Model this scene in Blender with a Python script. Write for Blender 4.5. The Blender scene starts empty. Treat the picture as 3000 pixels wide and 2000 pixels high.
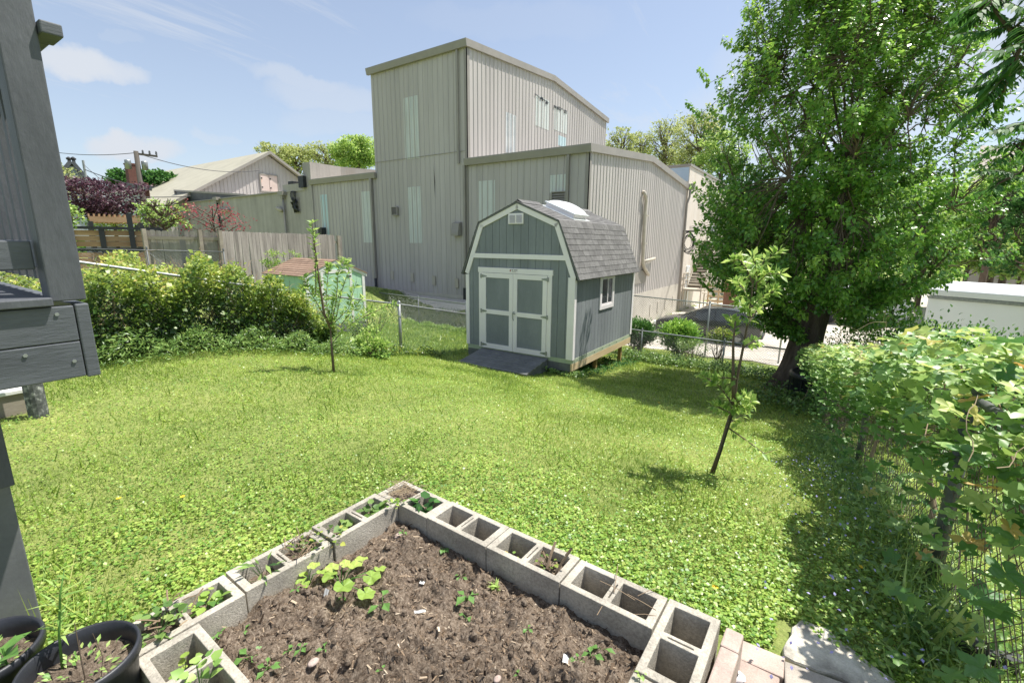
import bpy, math, random
import numpy as np
from mathutils import Vector, Matrix, noise
random.seed(7); RS = np.random.RandomState(11)
C = bpy.context.scene.collection
sc = bpy.context.scene
# ------------------------------------------------------------------ camera (origin of the scene = eye point; ground under it at z=-1.6)
FPX, PITCH, ROLL, YAW = 1352.0, 0.21104, 0.009127, 0.59794
def _axes():
    f = Vector((-math.sin(YAW)*math.cos(PITCH), math.cos(YAW)*math.cos(PITCH), -math.sin(PITCH)))
    r = Vector((math.cos(YAW), math.sin(YAW), 0)); u = r.cross(f)
    c, s = math.cos(ROLL), math.sin(ROLL)
    return c*r + s*u, c*u - s*r, f
AX, AU, AF = _axes()
cam = bpy.data.cameras.new('camera'); co = bpy.data.objects.new('camera', cam); C.objects.link(co)
co.matrix_world = Matrix(((AX.x, AU.x, -AF.x, 0), (AX.y, AU.y, -AF.y, 0), (AX.z, AU.z, -AF.z, 0), (0, 0, 0, 1)))
cam.sensor_width = 36; cam.lens = FPX/3000*36; cam.clip_end = 3000; cam.clip_start = 0.05
sc.camera = co
def pt(px, py, x=None, y=None, z=None, d=None):
    """survey helper: the point seen at photo pixel (px,py) on a given plane or at a given horizontal distance"""
    v = AF + AX*((px-1500)/FPX) + AU*((1000-py)/FPX)
    if x is not None: return v*(x/v.x)
    if y is not None: return v*(y/v.y)
    if z is not None: return v*(z/v.z)
    return v*(d/math.hypot(v.x, v.y))
# ------------------------------------------------------------------ light
SUN_EL, SUN_AZ = math.radians(64.9), math.radians(54)      # azimuth counted from +X towards +Y
sd = bpy.data.lights.new('sun', 'SUN'); so = bpy.data.objects.new('sun', sd); C.objects.link(so)
sdir = Vector((math.cos(SUN_EL)*math.cos(SUN_AZ), math.cos(SUN_EL)*math.sin(SUN_AZ), math.sin(SUN_EL)))
so.rotation_euler = sdir.to_track_quat('Z', 'Y').to_euler(); so.location = sdir*50
sd.energy = 5.0; sd.angle = math.radians(0.53); sd.color = (1, .955, .88)
w = bpy.data.worlds.new('World'); sc.world = w; w.use_nodes = True
nt = w.node_tree; nt.nodes.clear(); L = nt.links
def N(t, **k):
    n = nt.nodes.new(t)
    for a, b in k.items(): setattr(n, a, b)
    return n
def mathn(op, a, b=None, c=None):
    n = N('ShaderNodeMath', operation=op)
    for i, v in enumerate((a, b, c)):
        if v is None: continue
        if isinstance(v, (int, float)): n.inputs[i].default_value = v
        else: L.new(v, n.inputs[i])
    return n.outputs[0]
out = N('ShaderNodeOutputWorld'); bg = N('ShaderNodeBackground'); L.new(bg.outputs[0], out.inputs[0])
sky = N('ShaderNodeTexSky', sky_type='NISHITA'); sky.sun_disc = False
sky.sun_elevation = SUN_EL; sky.sun_rotation = math.atan2(sdir.x, sdir.y)
sky.air_density = 1.0; sky.dust_density = 1.2; sky.ozone_density = 1.0; sky.altitude = 150
bg.inputs[1].default_value = 0.115
tc = N('ShaderNodeTexCoord'); dirv = tc.outputs['Generated']
# high thin cirrus: stretched noise on the direction projected to a plane overhead
sep = N('ShaderNodeSeparateXYZ'); L.new(dirv, sep.inputs[0])
zz = mathn('MAXIMUM', sep.outputs[2], 0.03)
zq = mathn('ADD', zz, 0.12)
cx = mathn('DIVIDE', sep.outputs[0], zq); cy = mathn('DIVIDE', sep.outputs[1], zq)
cmb = N('ShaderNodeCombineXYZ'); L.new(cx, cmb.inputs[0]); L.new(cy, cmb.inputs[1])
mp = N('ShaderNodeMapping'); mp.inputs['Rotation'].default_value = (0, 0, math.radians(-38)); mp.inputs['Scale'].default_value = (2.1, .38, 1)
L.new(cmb.outputs[0], mp.inputs[0])
nz = N('ShaderNodeTexNoise'); nz.inputs['Scale'].default_value = 1.3; nz.inputs['Detail'].default_value = 9; nz.inputs['Roughness'].default_value = .68; nz.inputs['Distortion'].default_value = .5
L.new(mp.outputs[0], nz.inputs['Vector'])
cir = N('ShaderNodeMapRange', interpolation_type='SMOOTHSTEP'); cir.inputs[1].default_value = .38; cir.inputs[2].default_value = .72; cir.inputs[4].default_value = .72
L.new(nz.outputs[0], cir.inputs[0])
hz = N('ShaderNodeMapRange', interpolation_type='SMOOTHSTEP'); hz.inputs[1].default_value = .55; hz.inputs[2].default_value = -.05; hz.inputs[3].default_value = .26; hz.inputs[4].default_value = .42
L.new(sep.outputs[2], hz.inputs[0])
veil = mathn('MULTIPLY', cir.outputs[0], 1.0)
cov = mathn('MAXIMUM', veil, hz.outputs[0])
# small fair-weather puffs where the photograph has them (directions in the world, each with a size)
nz2 = N('ShaderNodeTexNoise'); nz2.inputs['Scale'].default_value = 9; nz2.inputs['Detail'].default_value = 8; nz2.inputs['Roughness'].default_value = .6
L.new(dirv, nz2.inputs['Vector'])
nzc = N('ShaderNodeVectorMath', operation='SUBTRACT'); L.new(nz2.outputs['Color'], nzc.inputs[0]); nzc.inputs[1].default_value = (.5, .5, .5)
nzs = N('ShaderNodeVectorMath', operation='SCALE'); L.new(nzc.outputs[0], nzs.inputs[0]); nzs.inputs['Scale'].default_value = .085
dv = N('ShaderNodeVectorMath', operation='ADD'); L.new(dirv, dv.inputs[0]); L.new(nzs.outputs[0], dv.inputs[1])
pf = None
for (px, py, rx, rz, st) in [(225, 180, .085, .026, .95), (300, 195, .06, .022, .85), (362, 432, .05, .026, 1), (415, 440, .06, .028, .95), (355, 105, .03, .012, .4), (600, 395, .035, .012, .55), (650, 400, .05, .012, .5), (880, 240, .11, .022, .62), (960, 290, .14, .035, .6), (1000, 370, .16, .04, .5), (1150, 90, .3, .03, .3), (1500, 60, .3, .05, .35), (640, 285, .03, .01, .3), (420, 500, .11, .022, .4), (2400, 330, .3, .12, .7), (2700, 120, .35, .16, .75), (1800, 430, .3, .05, .4)]:
    v = pt(px, py, d=1).normalized()
    rt = Vector((v.y, -v.x, 0)).normalized(); up = rt.cross(v)
    d1 = N('ShaderNodeVectorMath', operation='SUBTRACT'); L.new(dv.outputs[0], d1.inputs[0]); d1.inputs[1].default_value = v
    a = N('ShaderNodeVectorMath', operation='DOT_PRODUCT'); L.new(d1.outputs[0], a.inputs[0]); a.inputs[1].default_value = rt/rx
    b = N('ShaderNodeVectorMath', operation='DOT_PRODUCT'); L.new(d1.outputs[0], b.inputs[0]); b.inputs[1].default_value = up/rz
    c_ = N('ShaderNodeVectorMath', operation='DOT_PRODUCT'); L.new(d1.outputs[0], c_.inputs[0]); c_.inputs[1].default_value = v/.6
    s = mathn('ADD', mathn('MULTIPLY', a.outputs['Value'], a.outputs['Value']), mathn('MULTIPLY', b.outputs['Value'], b.outputs['Value']))
    s = mathn('ADD', s, mathn('MULTIPLY', c_.outputs['Value'], c_.outputs['Value']))
    m = N('ShaderNodeMapRange', interpolation_type='SMOOTHSTEP'); m.inputs[1].default_value = 1.25; m.inputs[2].default_value = .15; m.inputs[4].default_value = st
    L.new(s, m.inputs[0]); pf = m.outputs[0] if pf is None else mathn('MAXIMUM', pf, m.outputs[0])
cov2 = mathn('MAXIMUM', cov, pf)
mx = N('ShaderNodeMix', data_type='RGBA'); L.new(cov2, mx.inputs[0]); L.new(sky.outputs[0], mx.inputs[6]); mx.inputs[7].default_value = (4.1, 4.35, 4.75, 1)
L.new(mx.outputs[2], bg.inputs[0])
sc.view_settings.view_transform = 'Standard'; sc.view_settings.look = 'None'; sc.view_settings.gamma = 1; sc.view_settings.exposure = 0.64
sc.view_settings.use_curve_mapping = False
sc.cycles.max_bounces = 8; sc.cycles.transparent_max_bounces = 8
try: sc.cycles.use_denoising = True
except Exception: pass

# ================================================================== helpers
def lin(c):
    if isinstance(c, str): c = tuple(int(c[i:i+2], 16)/255 for i in (0, 2, 4))
    return tuple(x/12.92 if x <= .04045 else ((x+.055)/1.055)**2.4 for x in c)
def tag(o, label=None, cat=None, group=None, kind=None):
    if label: o['label'] = label
    if cat: o['category'] = cat
    if group: o['group'] = group
    if kind: o['kind'] = kind
    return o
def empty(name, loc=(0, 0, 0), rz=0, **k):
    o = bpy.data.objects.new(name, None); C.objects.link(o); o.location = loc; o.rotation_euler = (0, 0, rz); o.empty_display_size = .1
    return tag(o, **k)
def link(name, me, parent=None, loc=None, rot=None, **k):
    o = bpy.data.objects.new(name, me); C.objects.link(o)
    if parent is not None: o.parent = parent
    if loc is not None: o.location = loc
    if rot is not None: o.rotation_euler = rot
    return tag(o, **k)
class MB:
    """collects simple solids into one mesh"""
    def __init__(s): s.v = []; s.f = []
    def add(s, vs, fs):
        n = len(s.v); s.v += [tuple(v) for v in vs]; s.f += [tuple(i+n for i in f) for f in fs]; return s
    def box(s, a, b, M=None):
        x0, y0, z0 = a; x1, y1, z1 = b
        vs = [Vector(p) for p in ((x0,y0,z0),(x1,y0,z0),(x1,y1,z0),(x0,y1,z0),(x0,y0,z1),(x1,y0,z1),(x1,y1,z1),(x0,y1,z1))]
        if M is not None: vs = [M @ v for v in vs]
        return s.add(vs, [(0,3,2,1),(4,5,6,7),(0,1,5,4),(1,2,6,5),(2,3,7,6),(3,0,4,7)])
    def beam(s, p, q, w, h, up=(0, 0, 1)):
        """box from p to q, w across, h along up"""
        p, q = Vector(p), Vector(q); d = (q-p); Ln = d.length; d.normalize(); r = d.cross(Vector(up)).normalized(); u = r.cross(d)
        M = Matrix(((d.x, r.x, u.x, p.x), (d.y, r.y, u.y, p.y), (d.z, r.z, u.z, p.z), (0, 0, 0, 1)))
        return s.box((0, -w/2, -h/2), (Ln, w/2, h/2), M)
    def prism(s, poly, d):
        """planar polygon (list of points) swept by vector d"""
        n = len(poly); P = [Vector(p) for p in poly]; d = Vector(d)
        return s.add(P+[p+d for p in P], [tuple(range(n))[::-1], tuple(range(n, 2*n))]+[(i, (i+1) % n, n+(i+1) % n, n+i) for i in range(n)])
    def tube(s, pts, rad, n=6, cap=True):
        pts = [Vector(p) for p in pts]; base = len(s.v)
        if isinstance(rad, (int, float)): rad = [rad]*len(pts)
        ref = Vector((.31, .17, .93)); fs = []; vs = []
        for i, p in enumerate(pts):
            t = (pts[min(i+1, len(pts)-1)]-pts[max(i-1, 0)])
            t = t.normalized() if t.length > 1e-9 else Vector((0, 0, 1))
            a = t.cross(ref)
            if a.length < .05: a = t.cross(Vector((1, 0, 0)))
            a.normalize(); b = t.cross(a)
            for k in range(n):
                an = 2*math.pi*k/n; vs.append(p+(a*math.cos(an)+b*math.sin(an))*rad[i])
        for i in range(len(pts)-1):
            for k in range(n): fs.append((i*n+k, i*n+(k+1) % n, (i+1)*n+(k+1) % n, (i+1)*n+k))
        if cap: fs += [tuple(range(n))[::-1], tuple(range((len(pts)-1)*n, len(pts)*n))]
        return s.add(vs, fs)
    def lathe(s, prof, c=(0, 0, 0), n=24, close=False):
        c = Vector(c); vs = []; fs = []; m = len(prof)
        for (r, z) in prof:
            for k in range(n): a = 2*math.pi*k/n; vs.append(c+Vector((r*math.cos(a), r*math.sin(a), z)))
        for i in range(m-1):
            for k in range(n): fs.append((i*n+k, i*n+(k+1) % n, (i+1)*n+(k+1) % n, (i+1)*n+k))
        if close: fs += [tuple(range(n))[::-1], tuple(range((m-1)*n, m*n))]
        return s.add(vs, fs)
    def mesh(s, name, m=None, smooth=False):
        me = bpy.data.meshes.new(name); me.from_pydata(s.v, [], s.f); me.update()
        if m: me.materials.append(m)
        if smooth: me.polygons.foreach_set('use_smooth', [True]*len(me.polygons))
        return me
    def build(s, name, m=None, parent=None, smooth=False, bevel=0, **k):
        o = link(name, s.mesh(name, m, smooth), parent, **k)
        if bevel: bev(o, bevel)
        return o
def bev(o, w, seg=2):
    b = o.modifiers.new('bevel', 'BEVEL'); b.width = w; b.segments = seg; b.limit_method = 'ANGLE'; b.angle_limit = math.radians(35)
def npmesh(name, V, F, m=None, tint=None, smooth=False, parent=None, **k):
    """fast mesh from numpy arrays; F is (n,3) or (n,4)"""
    me = bpy.data.meshes.new(name); nv, nf, c = len(V), len(F), F.shape[1]
    me.vertices.add(nv); me.vertices.foreach_set('co', np.ascontiguousarray(V, dtype=np.float32).ravel())
    me.loops.add(nf*c); me.loops.foreach_set('vertex_index', np.ascontiguousarray(F, dtype=np.int32).ravel())
    me.polygons.add(nf); me.polygons.foreach_set('loop_start', np.arange(0, nf*c, c, dtype=np.int32))
    try: me.polygons.foreach_set('loop_total', np.full(nf, c, dtype=np.int32))
    except Exception: pass
    if smooth: me.polygons.foreach_set('use_smooth', np.ones(nf, dtype=bool))
    if tint is not None:
        at = me.attributes.new('tint', 'FLOAT', 'POINT'); at.data.foreach_set('value', np.ascontiguousarray(tint, dtype=np.float32))
    me.update(calc_edges=True)
    if m: me.materials.append(m)
    return link(name, me, parent, **k)
# leaf templates: x across, y along, z out of the blade
def tpl(v, f): return np.array(v, float), np.array(f, int)
T_HEART = tpl([(0,0,0),(-.42,.16,.08),(-.4,.55,.06),(0,1,-.1),(.4,.55,.06),(.42,.16,.08),(0,.5,-.03)], [(0,6,1),(1,6,2),(2,6,3),(3,6,4),(4,6,5),(5,6,0)])
T_OVAL = tpl([(0,0,0),(-.24,.45,.07),(0,1,-.12),(.24,.45,.07),(0,.5,-.02)], [(0,4,1),(1,4,2),(2,4,3),(3,4,0)])
T_LANCE = tpl([(0,0,0),(-.12,.4,.03),(0,1,-.15),(.12,.4,.03)], [(0,3,1),(1,3,2)])
T_BLADE = tpl([(-.035,0,0),(.035,0,0),(0,1,.25)], [(0,1,2)])
T_QUAD = tpl([(0,0,0),(-.38,.45,.1),(0,1,0),(.38,.45,.1)], [(0,3,1),(1,3,2)])
def unit(a): return a/np.maximum(np.linalg.norm(a, axis=-1, keepdims=True), 1e-9)
def leafgeo(P, D, Nn, S, T, tint=None):
    """n leaves: root P, growing along D, face normal about Nn, length S"""
    n = len(P); Tv, Tf = T; D = unit(D); X = unit(np.cross(D, Nn)); Z = np.cross(X, D)
    S = np.broadcast_to(np.asarray(S, float), (n,))
    V = P[:, None, :]+S[:, None, None]*(Tv[None, :, 0:1]*X[:, None]+Tv[None, :, 1:2]*D[:, None]+Tv[None, :, 2:3]*Z[:, None])
    F = Tf[None]+(np.arange(n)*len(Tv))[:, None, None]
    if tint is None: tint = RS.rand(n)
    return V.reshape(-1, 3), F.reshape(-1, Tf.shape[1]), np.repeat(tint, len(Tv))
def joinG(L_):
    V = []; F = []; t = []; o = 0
    for v, f, tt in L_: V.append(v); F.append(f+o); t.append(tt); o += len(v)
    return np.concatenate(V), np.concatenate(F), np.concatenate(t)
def rnd(n, lo=-1, hi=1): return RS.uniform(lo, hi, (n, 3))
# ------------------------------------------------------------------ materials
MATS = {}
def newmat(name):
    m = bpy.data.materials.new(name); m.use_nodes = True; t = m.node_tree; t.nodes.clear()
    o = t.nodes.new('ShaderNodeOutputMaterial'); p = t.nodes.new('ShaderNodeBsdfPrincipled'); t.links.new(p.outputs[0], o.inputs[0])
    MATS[name] = m; return m, t, p, o
def ramp(t, fac, cols, pos=None):
    r = t.nodes.new('ShaderNodeValToRGB'); e = r.color_ramp.elements
    pos = pos or [i/(len(cols)-1) for i in range(len(cols))]
    e[0].position = pos[0]; e[0].color = (*cols[0], 1); e[1].position = pos[-1]; e[1].color = (*cols[-1], 1)
    for c, q in list(zip(cols, pos))[1:-1]: x = e.new(q); x.color = (*c, 1)
    t.links.new(fac, r.inputs[0]); return r.outputs[0]
def tnoise(t, scale, detail=4, rough=.55, vec=None, stretch=(1, 1, 1), coord='Object', rot=(0, 0, 0), dist=0):
    tc = t.nodes.new('ShaderNodeTexCoord'); mp = t.nodes.new('ShaderNodeMapping'); mp.inputs['Scale'].default_value = stretch; mp.inputs['Rotation'].default_value = rot
    if coord == 'World':
        g = t.nodes.new('ShaderNodeNewGeometry'); t.links.new(g.outputs['Position'], mp.inputs[0])
    else: t.links.new(tc.outputs[coord], mp.inputs[0])
    n = t.nodes.new('ShaderNodeTexNoise'); n.inputs['Scale'].default_value = scale; n.inputs['Detail'].default_value = detail; n.inputs['Roughness'].default_value = rough; n.inputs['Distortion'].default_value = dist
    t.links.new(mp.outputs[0], n.inputs['Vector']); return n.outputs[0]
def tmath(t, op, a, b):
    n = t.nodes.new('ShaderNodeMath'); n.operation = op
    for i, v in enumerate((a, b)):
        if isinstance(v, (int, float)): n.inputs[i].default_value = v
        else: t.links.new(v, n.inputs[i])
    return n.outputs[0]
def tmix(t, f, a, b, blend='MIX'):
    n = t.nodes.new('ShaderNodeMix'); n.data_type = 'RGBA'; n.blend_type = blend
    for s, v in ((0, f), (6, a), (7, b)):
        if isinstance(v, (int, float)): n.inputs[s].default_value = v
        elif isinstance(v, tuple): n.inputs[s].default_value = (*v, 1)
        else: t.links.new(v, n.inputs[s])
    return n.outputs[2]
def tbump(t, p, h, strength=.3, dist=.01):
    b = t.nodes.new('ShaderNodeBump'); b.inputs['Strength'].default_value = strength; b.inputs['Distance'].default_value = dist
    t.links.new(h, b.inputs['Height']); t.links.new(b.outputs[0], p.inputs['Normal'])
def stock(name, cols, scale=3, rough=.7, stretch=(1, 1, 1), detail=5, bump=0, bdist=.01, bscale=None, objvar=0, pos=None, metal=0, coord='World', spec=.5, fine=0, bstretch=None, streak=0):
    """noise between colours, optional per-object value change, optional bump and fine speckle"""
    m, t, p, o = newmat(name); cols = [lin(c) if isinstance(c, str) else c for c in cols]
    if len(cols) == 1: cols = [tuple(x*.93 for x in cols[0]), tuple(min(1, x*1.06) for x in cols[0])]
    n = tnoise(t, scale, detail, .6, stretch=stretch, coord=coord)
    col = ramp(t, n, cols, pos or ([.3, .7] if len(cols) == 2 else [.28, .5, .72] if len(cols) == 3 else None))
    if fine:
        n2 = tnoise(t, scale*18, 3, .7, stretch=stretch, coord=coord)
        col = tmix(t, fine, col, ramp(t, n2, [(.35,)*3, (.65,)*3], [.3, .7]), 'OVERLAY')
    if streak:
        n3 = tnoise(t, 2.6, 5, .65, stretch=(1, 1, .05), coord=coord); col = tmix(t, streak, col, ramp(t, n3, [(.3,)*3, (.5,)*3, (.62,)*3], [.3, .5, .7]), 'OVERLAY')
    if objvar:
        oi = t.nodes.new('ShaderNodeObjectInfo'); h = t.nodes.new('ShaderNodeHueSaturation'); v = tmath(t, 'MULTIPLY_ADD', oi.outputs['Random'], objvar*2)
        v.node.inputs[2].default_value = 1-objvar; t.links.new(v, h.inputs['Value']); t.links.new(col, h.inputs['Color']); col = h.outputs[0]
    t.links.new(col, p.inputs['Base Color']); p.inputs['Roughness'].default_value = rough; p.inputs['Metallic'].default_value = metal
    p.inputs['Specular IOR Level'].default_value = spec
    if bump: tbump(t, p, tnoise(t, bscale or scale*6, 6, .65, stretch=bstretch or stretch, coord=coord), bump, bdist)
    return m
def leafmat(name, cols, trans=.4, rough=.42, spec=.5, pos=None, veins=False):
    m, t, p, o = newmat(name); cols = [lin(c) if isinstance(c, str) else c for c in cols]; cols = [tuple(sum(c)*.333*.06+x*.94 for x in c) for c in cols]
    a = t.nodes.new('ShaderNodeAttribute'); a.attribute_name = 'tint'; fac = a.outputs['Fac']
    if veins:
        oi = t.nodes.new('ShaderNodeObjectInfo'); fac = oi.outputs['Random']
    col = ramp(t, fac, cols, pos)
    if veins:
        n = tnoise(t, 9, 3, .6, coord='Object'); col = tmix(t, .35, col, ramp(t, n, [(.3,)*3, (.7,)*3]), 'OVERLAY')
        wv = t.nodes.new('ShaderNodeTexWave'); wv.inputs['Scale'].default_value = 2.2; wv.inputs['Distortion'].default_value = 1.2; wv.bands_direction = 'DIAGONAL'
        tc = t.nodes.new('ShaderNodeTexCoord'); t.links.new(tc.outputs['Object'], wv.inputs[0]); tbump(t, p, wv.outputs[0], .12, .02)
    t.links.new(col, p.inputs['Base Color']); p.inputs['Roughness'].default_value = rough; p.inputs['Specular IOR Level'].default_value = spec
    tr = t.nodes.new('ShaderNodeBsdfTranslucent'); h = t.nodes.new('ShaderNodeHueSaturation'); h.inputs['Hue'].default_value = .485; h.inputs['Saturation'].default_value = 1.0; h.inputs['Value'].default_value = 1.5
    t.links.new(col, h.inputs['Color']); t.links.new(h.outputs[0], tr.inputs[0])
    mx = t.nodes.new('ShaderNodeMixShader'); mx.inputs[0].default_value = trans
    t.links.new(p.outputs[0], mx.inputs[1]); t.links.new(tr.outputs[0], mx.inputs[2]); t.links.new(mx.outputs[0], o.inputs[0])
    return m
# ------------------------------------------------------------------ terrain
PY = [-12, 2.2, 3.2, 4.0, 5.0, 7.0, 8.2, 9.2, 10.6, 12.8, 13.8, 17, 20, 40, 90, 900]
PZ = [-1.6, -1.6, -1.70, -1.85, -2.10, -2.60, -2.88, -3.01, -3.22, -3.42, -3.55, -3.95, -4.25, -4.5, -5, -20]
QY = [-12, 8, 13, 16.8, 40, 900]; QZ = [-1.42, -1.5, -1.85, -2.6, -2.8, -8]
def sst(a, b, x): t = np.clip((x-a)/(b-a), 0, 1); return t*t*(3-2*t)
def TZ(x, y):
    x = np.asarray(x, float); y = np.asarray(y, float)
    yy = [y-.25, y, y+.25]
    p = sum(np.interp(v, PY, PZ) for v in yy)/3; q = np.interp(y, QY, QZ)
    p = p+.06*(1-sst(-8, -4.6, x))*sst(5, 8, y)            # a little higher on the left
    z = p+(q-p)*sst(-14.6, -17.4, x)
    bank = sst(14.2, 16.4, y)*sst(-8.1, -9.8, x)*(1-sst(40, 60, y))
    z = z+(np.maximum(-2.66, z)-z)*bank
    z = z+.012*np.sin(x*2.3+1)*np.cos(y*1.9)+.008*np.sin(x*5.1+y*3.7)*sst(1.8, 3, y)
    return z
def tz(x, y): return float(TZ(x, y))
# ================================================================== materials used by built things
M = {}
M['lawn'] = None
def mk_lawn():
    m, t, p, o = newmat('lawn_earth')
    n1 = tnoise(t, .9, 5, .6, coord='World'); n2 = tnoise(t, 14, 5, .7, coord='World'); n3 = tnoise(t, 90, 3, .7, coord='World')
    a = ramp(t, n1, [lin('5f7038'), lin('7e8c48'), lin('9c9f5c')], [.3, .52, .72])
    b = ramp(t, n2, [lin('55623a'), lin('8c965c'), lin('b3af7c')], [.3, .52, .75])
    c = tmix(t, .5, a, b); c = tmix(t, .35, c, ramp(t, n3, [(.25,)*3, (.75,)*3], [.35, .65]), 'OVERLAY')
    t.links.new(c, p.inputs['Base Color']); p.inputs['Roughness'].default_value = .9; p.inputs['Specular IOR Level'].default_value = .1
    tbump(t, p, n3, .6, .02); return m
M['lawn'] = mk_lawn()
M['gravel'] = stock('gravel', ['8b8782', 'b4aea6', 'd2ccc2'], 30, .9, bump=.6, bscale=45, bdist=.02, fine=.5)
M['asphalt'] = stock('pale_paving', ['948d82', 'b9b2a6', 'cdc7bb'], .9, .9, fine=.45, detail=9, bump=.2, bscale=60)
M['siding'] = stock('painted_metal_siding', ['aea8a3', 'b8b2ad', 'c0bab5'], .35, .55, stretch=(1, 1, .25), streak=.32, fine=.06, bump=.03, bscale=3)
M['siding_trim'] = stock('tan_metal_trim', ['908b83', '9d978f'], 1.5, .5)
M['panel_white'] = stock('translucent_fibreglass_panel', ['c3c8c2', 'cfd3cd', 'c2c3bb'], 1.6, .4, stretch=(1, 1, .3), fine=.15)
M['panel_grey'] = stock('grey_white_panel', ['a9aeb4', 'c9cccb', 'e2e2de'], 1.2, .4, fine=.3)
M['panel_blue'] = stock('pale_blue_panel', ['b5cdd2', 'c0d5d8'], 1.0, .4)
M['concrete'] = stock('painted_concrete', ['b3ada2', 'c2bcb0', 'cac4b9'], 1.2, .85, fine=.2, bump=.2, bscale=30)
M['blockwall'] = stock('painted_block_wall', ['a09b96', 'aaa59f', 'b2ada7'], .6, .8, streak=.5, fine=.12, bump=.1, bscale=12)
M['stucco'] = stock('cream_stucco', ['cfc5b8', 'd8cec2', 'ddd5ca'], .7, .85, streak=.4, fine=.08, bump=.08, bscale=20)
M['dark'] = stock('dark_opening', ['15171a', '1d1f22'], 2, .5)
M['darkmetal'] = stock('dark_metal', ['2c2e30', '3a3c3e'], 4, .5, metal=.3)
M['galv'] = stock('galvanised_steel', ['7f8384', '979b9b', 'a8abaa'], 14, .45, metal=.6, fine=.3)
M['pipe'] = stock('painted_pipe', ['b0a898', 'bfb7a8'], 3, .5)
M['shedwall'] = stock('shed_grey_paint', ['757a7e', '81868a', '8c9194'], 1.6, .72, stretch=(1, 1, .3), streak=.25, fine=.18, bump=.18, bscale=26, bstretch=(1, 1, .12), bdist=.004)
M['shedtrim'] = stock('white_trim_paint', ['ebe4e5', 'f1ebec'], 2.0, .5, fine=.05)
M['shingle'] = stock('grey_asphalt_shingle', ['5b5a59', '6a6968', '787775'], 9, .92, objvar=.2, fine=.5, bump=.5, bscale=110, bdist=.004)
M['shingle_brown'] = stock('brown_asphalt_shingle', ['75604f', '876f5e', '957f6c'], 6, .92, objvar=.14, fine=.4)
M['skylight'] = stock('skylight_acrylic', ['e9edee', 'f1f4f4'], 3, .2)
M['treated'] = stock('treated_lumber', ['b79e78', 'cbb48e', 'd6c5a4'], 2.2, .75, stretch=(1, .25, 1), fine=.25, bump=.15, bscale=24)
M['treated_dk'] = stock('post_lumber', ['8a6f44', 'a1844f'], 3, .8, stretch=(1, 1, .2), fine=.2)
M['sill_green'] = stock('treated_sill_lumber', ['9da98f', 'b1bba2'], 3, .75, fine=.2)
M['darkpaint'] = stock('dark_grey_paint', ['5c5e5f', '696b6c', '76787a'], 4, .6, fine=.2, bump=.12, bscale=20, objvar=.05)
M['deckpaint'] = stock('weathered_grey_deck_paint', ['42454a', '4e5156', '5a5d62'], 5, .6, stretch=(1, 1, .3), fine=.35, bump=.5, bscale=55, bdist=.004, detail=8)
M['deckpaint_h'] = stock('weathered_grey_deck_paint_board', ['464a4f', '54585d', '606469'], 4, .6, stretch=(.25, .25, 1.6), fine=.4, bump=.5, bscale=60, bdist=.004, detail=8, bstretch=(.3, .3, 1.5))
M['oldwood'] = stock('weathered_fence_wood', ['6b6660', '8f8982', 'aba59c'], 5, .9, stretch=(1, 1, .12), fine=.45, bump=.4, bscale=30, bstretch=(1, 1, .07), objvar=.16)
M['oldwood_h'] = stock('weathered_fence_rail', ['857c6f', 'a1988a'], 5, .9, stretch=(.2, .2, 1), fine=.4)
M['cedar'] = stock('cedar_slat', ['96765a', 'ac8a6a', 'bb9a7a'], 5, .7, stretch=(.2, .2, 1.5), fine=.25, objvar=.14)
M['black'] = stock('black_paint', ['1d2024', '282b30'], 4, .5)
M['mint'] = stock('mint_green_siding', ['9cc4a6', 'a5ccae', 'add3b6'], 1.5, .75, fine=.08, bump=.08, bscale=20)
M['whitewood'] = stock('weathered_white_trim', ['cfcfca', 'dededa', 'e6e6e2'], 3, .7, fine=.2)
M['roofmetal'] = stock('tan_metal_roof', ['a29d8a', 'aca793', 'b3ae9a'], .8, .6, fine=.06)
M['whitewall'] = stock('white_brick_wall', ['c4ccd2', 'd3dadd'], 2, .8)
M['greywall'] = stock('pale_grey_clapboard', ['b2b8be', 'c0c5c9'], 2, .8)
M['glass'] = None
def mk_glass():
    m, t, p, o = newmat('window_glass'); p.inputs['Base Color'].default_value = (.03, .035, .04, 1); p.inputs['Roughness'].default_value = .05; p.inputs['Specular IOR Level'].default_value = .8; return m
M['glass'] = mk_glass()
M['carpaint'] = stock('black_car_paint', ['13161a', '191c21'], 1, .22, metal=.2)
M['carpaint'].node_tree.nodes['Principled BSDF'].inputs['Coat Weight'].default_value = .6
M['whitepaint'] = stock('white_gelcoat', ['dfe3e4', 'e9ecec'], 1, .35)
M['rubber'] = stock('black_rubber', ['17181a', '202124'], 8, .6)
M['plastic'] = stock('black_plastic', ['232529', '2d2f34'], 6, .42, bump=.1, bscale=40)
M['pot'] = stock('black_nursery_pot_plastic', ['26282d', '32343a'], 9, .45, bump=.15, bscale=60)
M['brickred'] = stock('red_brick', ['5a3a32', '6a463b'], 9, .9)
M['block'] = stock('cinder_block', ['8b867c', 'aba598', 'bfb9ac'], 5, .95, fine=.8, bump=1, bscale=150, bdist=.004, objvar=.07, detail=8)
M['blockcore'] = M['block']
M['paver'] = stock('pink_concrete_paver', ['9c8b82', 'ad9b90', 'b8a89e'], 9, .9, fine=.5, bump=.5, bscale=140, bdist=.003, objvar=.08)
M['paver_grey'] = stock('grey_concrete_slab', ['958d83', 'a59d92', 'b2aaa0'], 8, .92, fine=.5, bump=.5, bscale=120, bdist=.003)
M['oldslab'] = stock('weathered_concrete', ['8f8a80', 'c2bcae', 'dfd9cb'], 7, .95, fine=.5, bump=.8, bscale=40, bdist=.01, pos=[.3, .5, .66])
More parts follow.
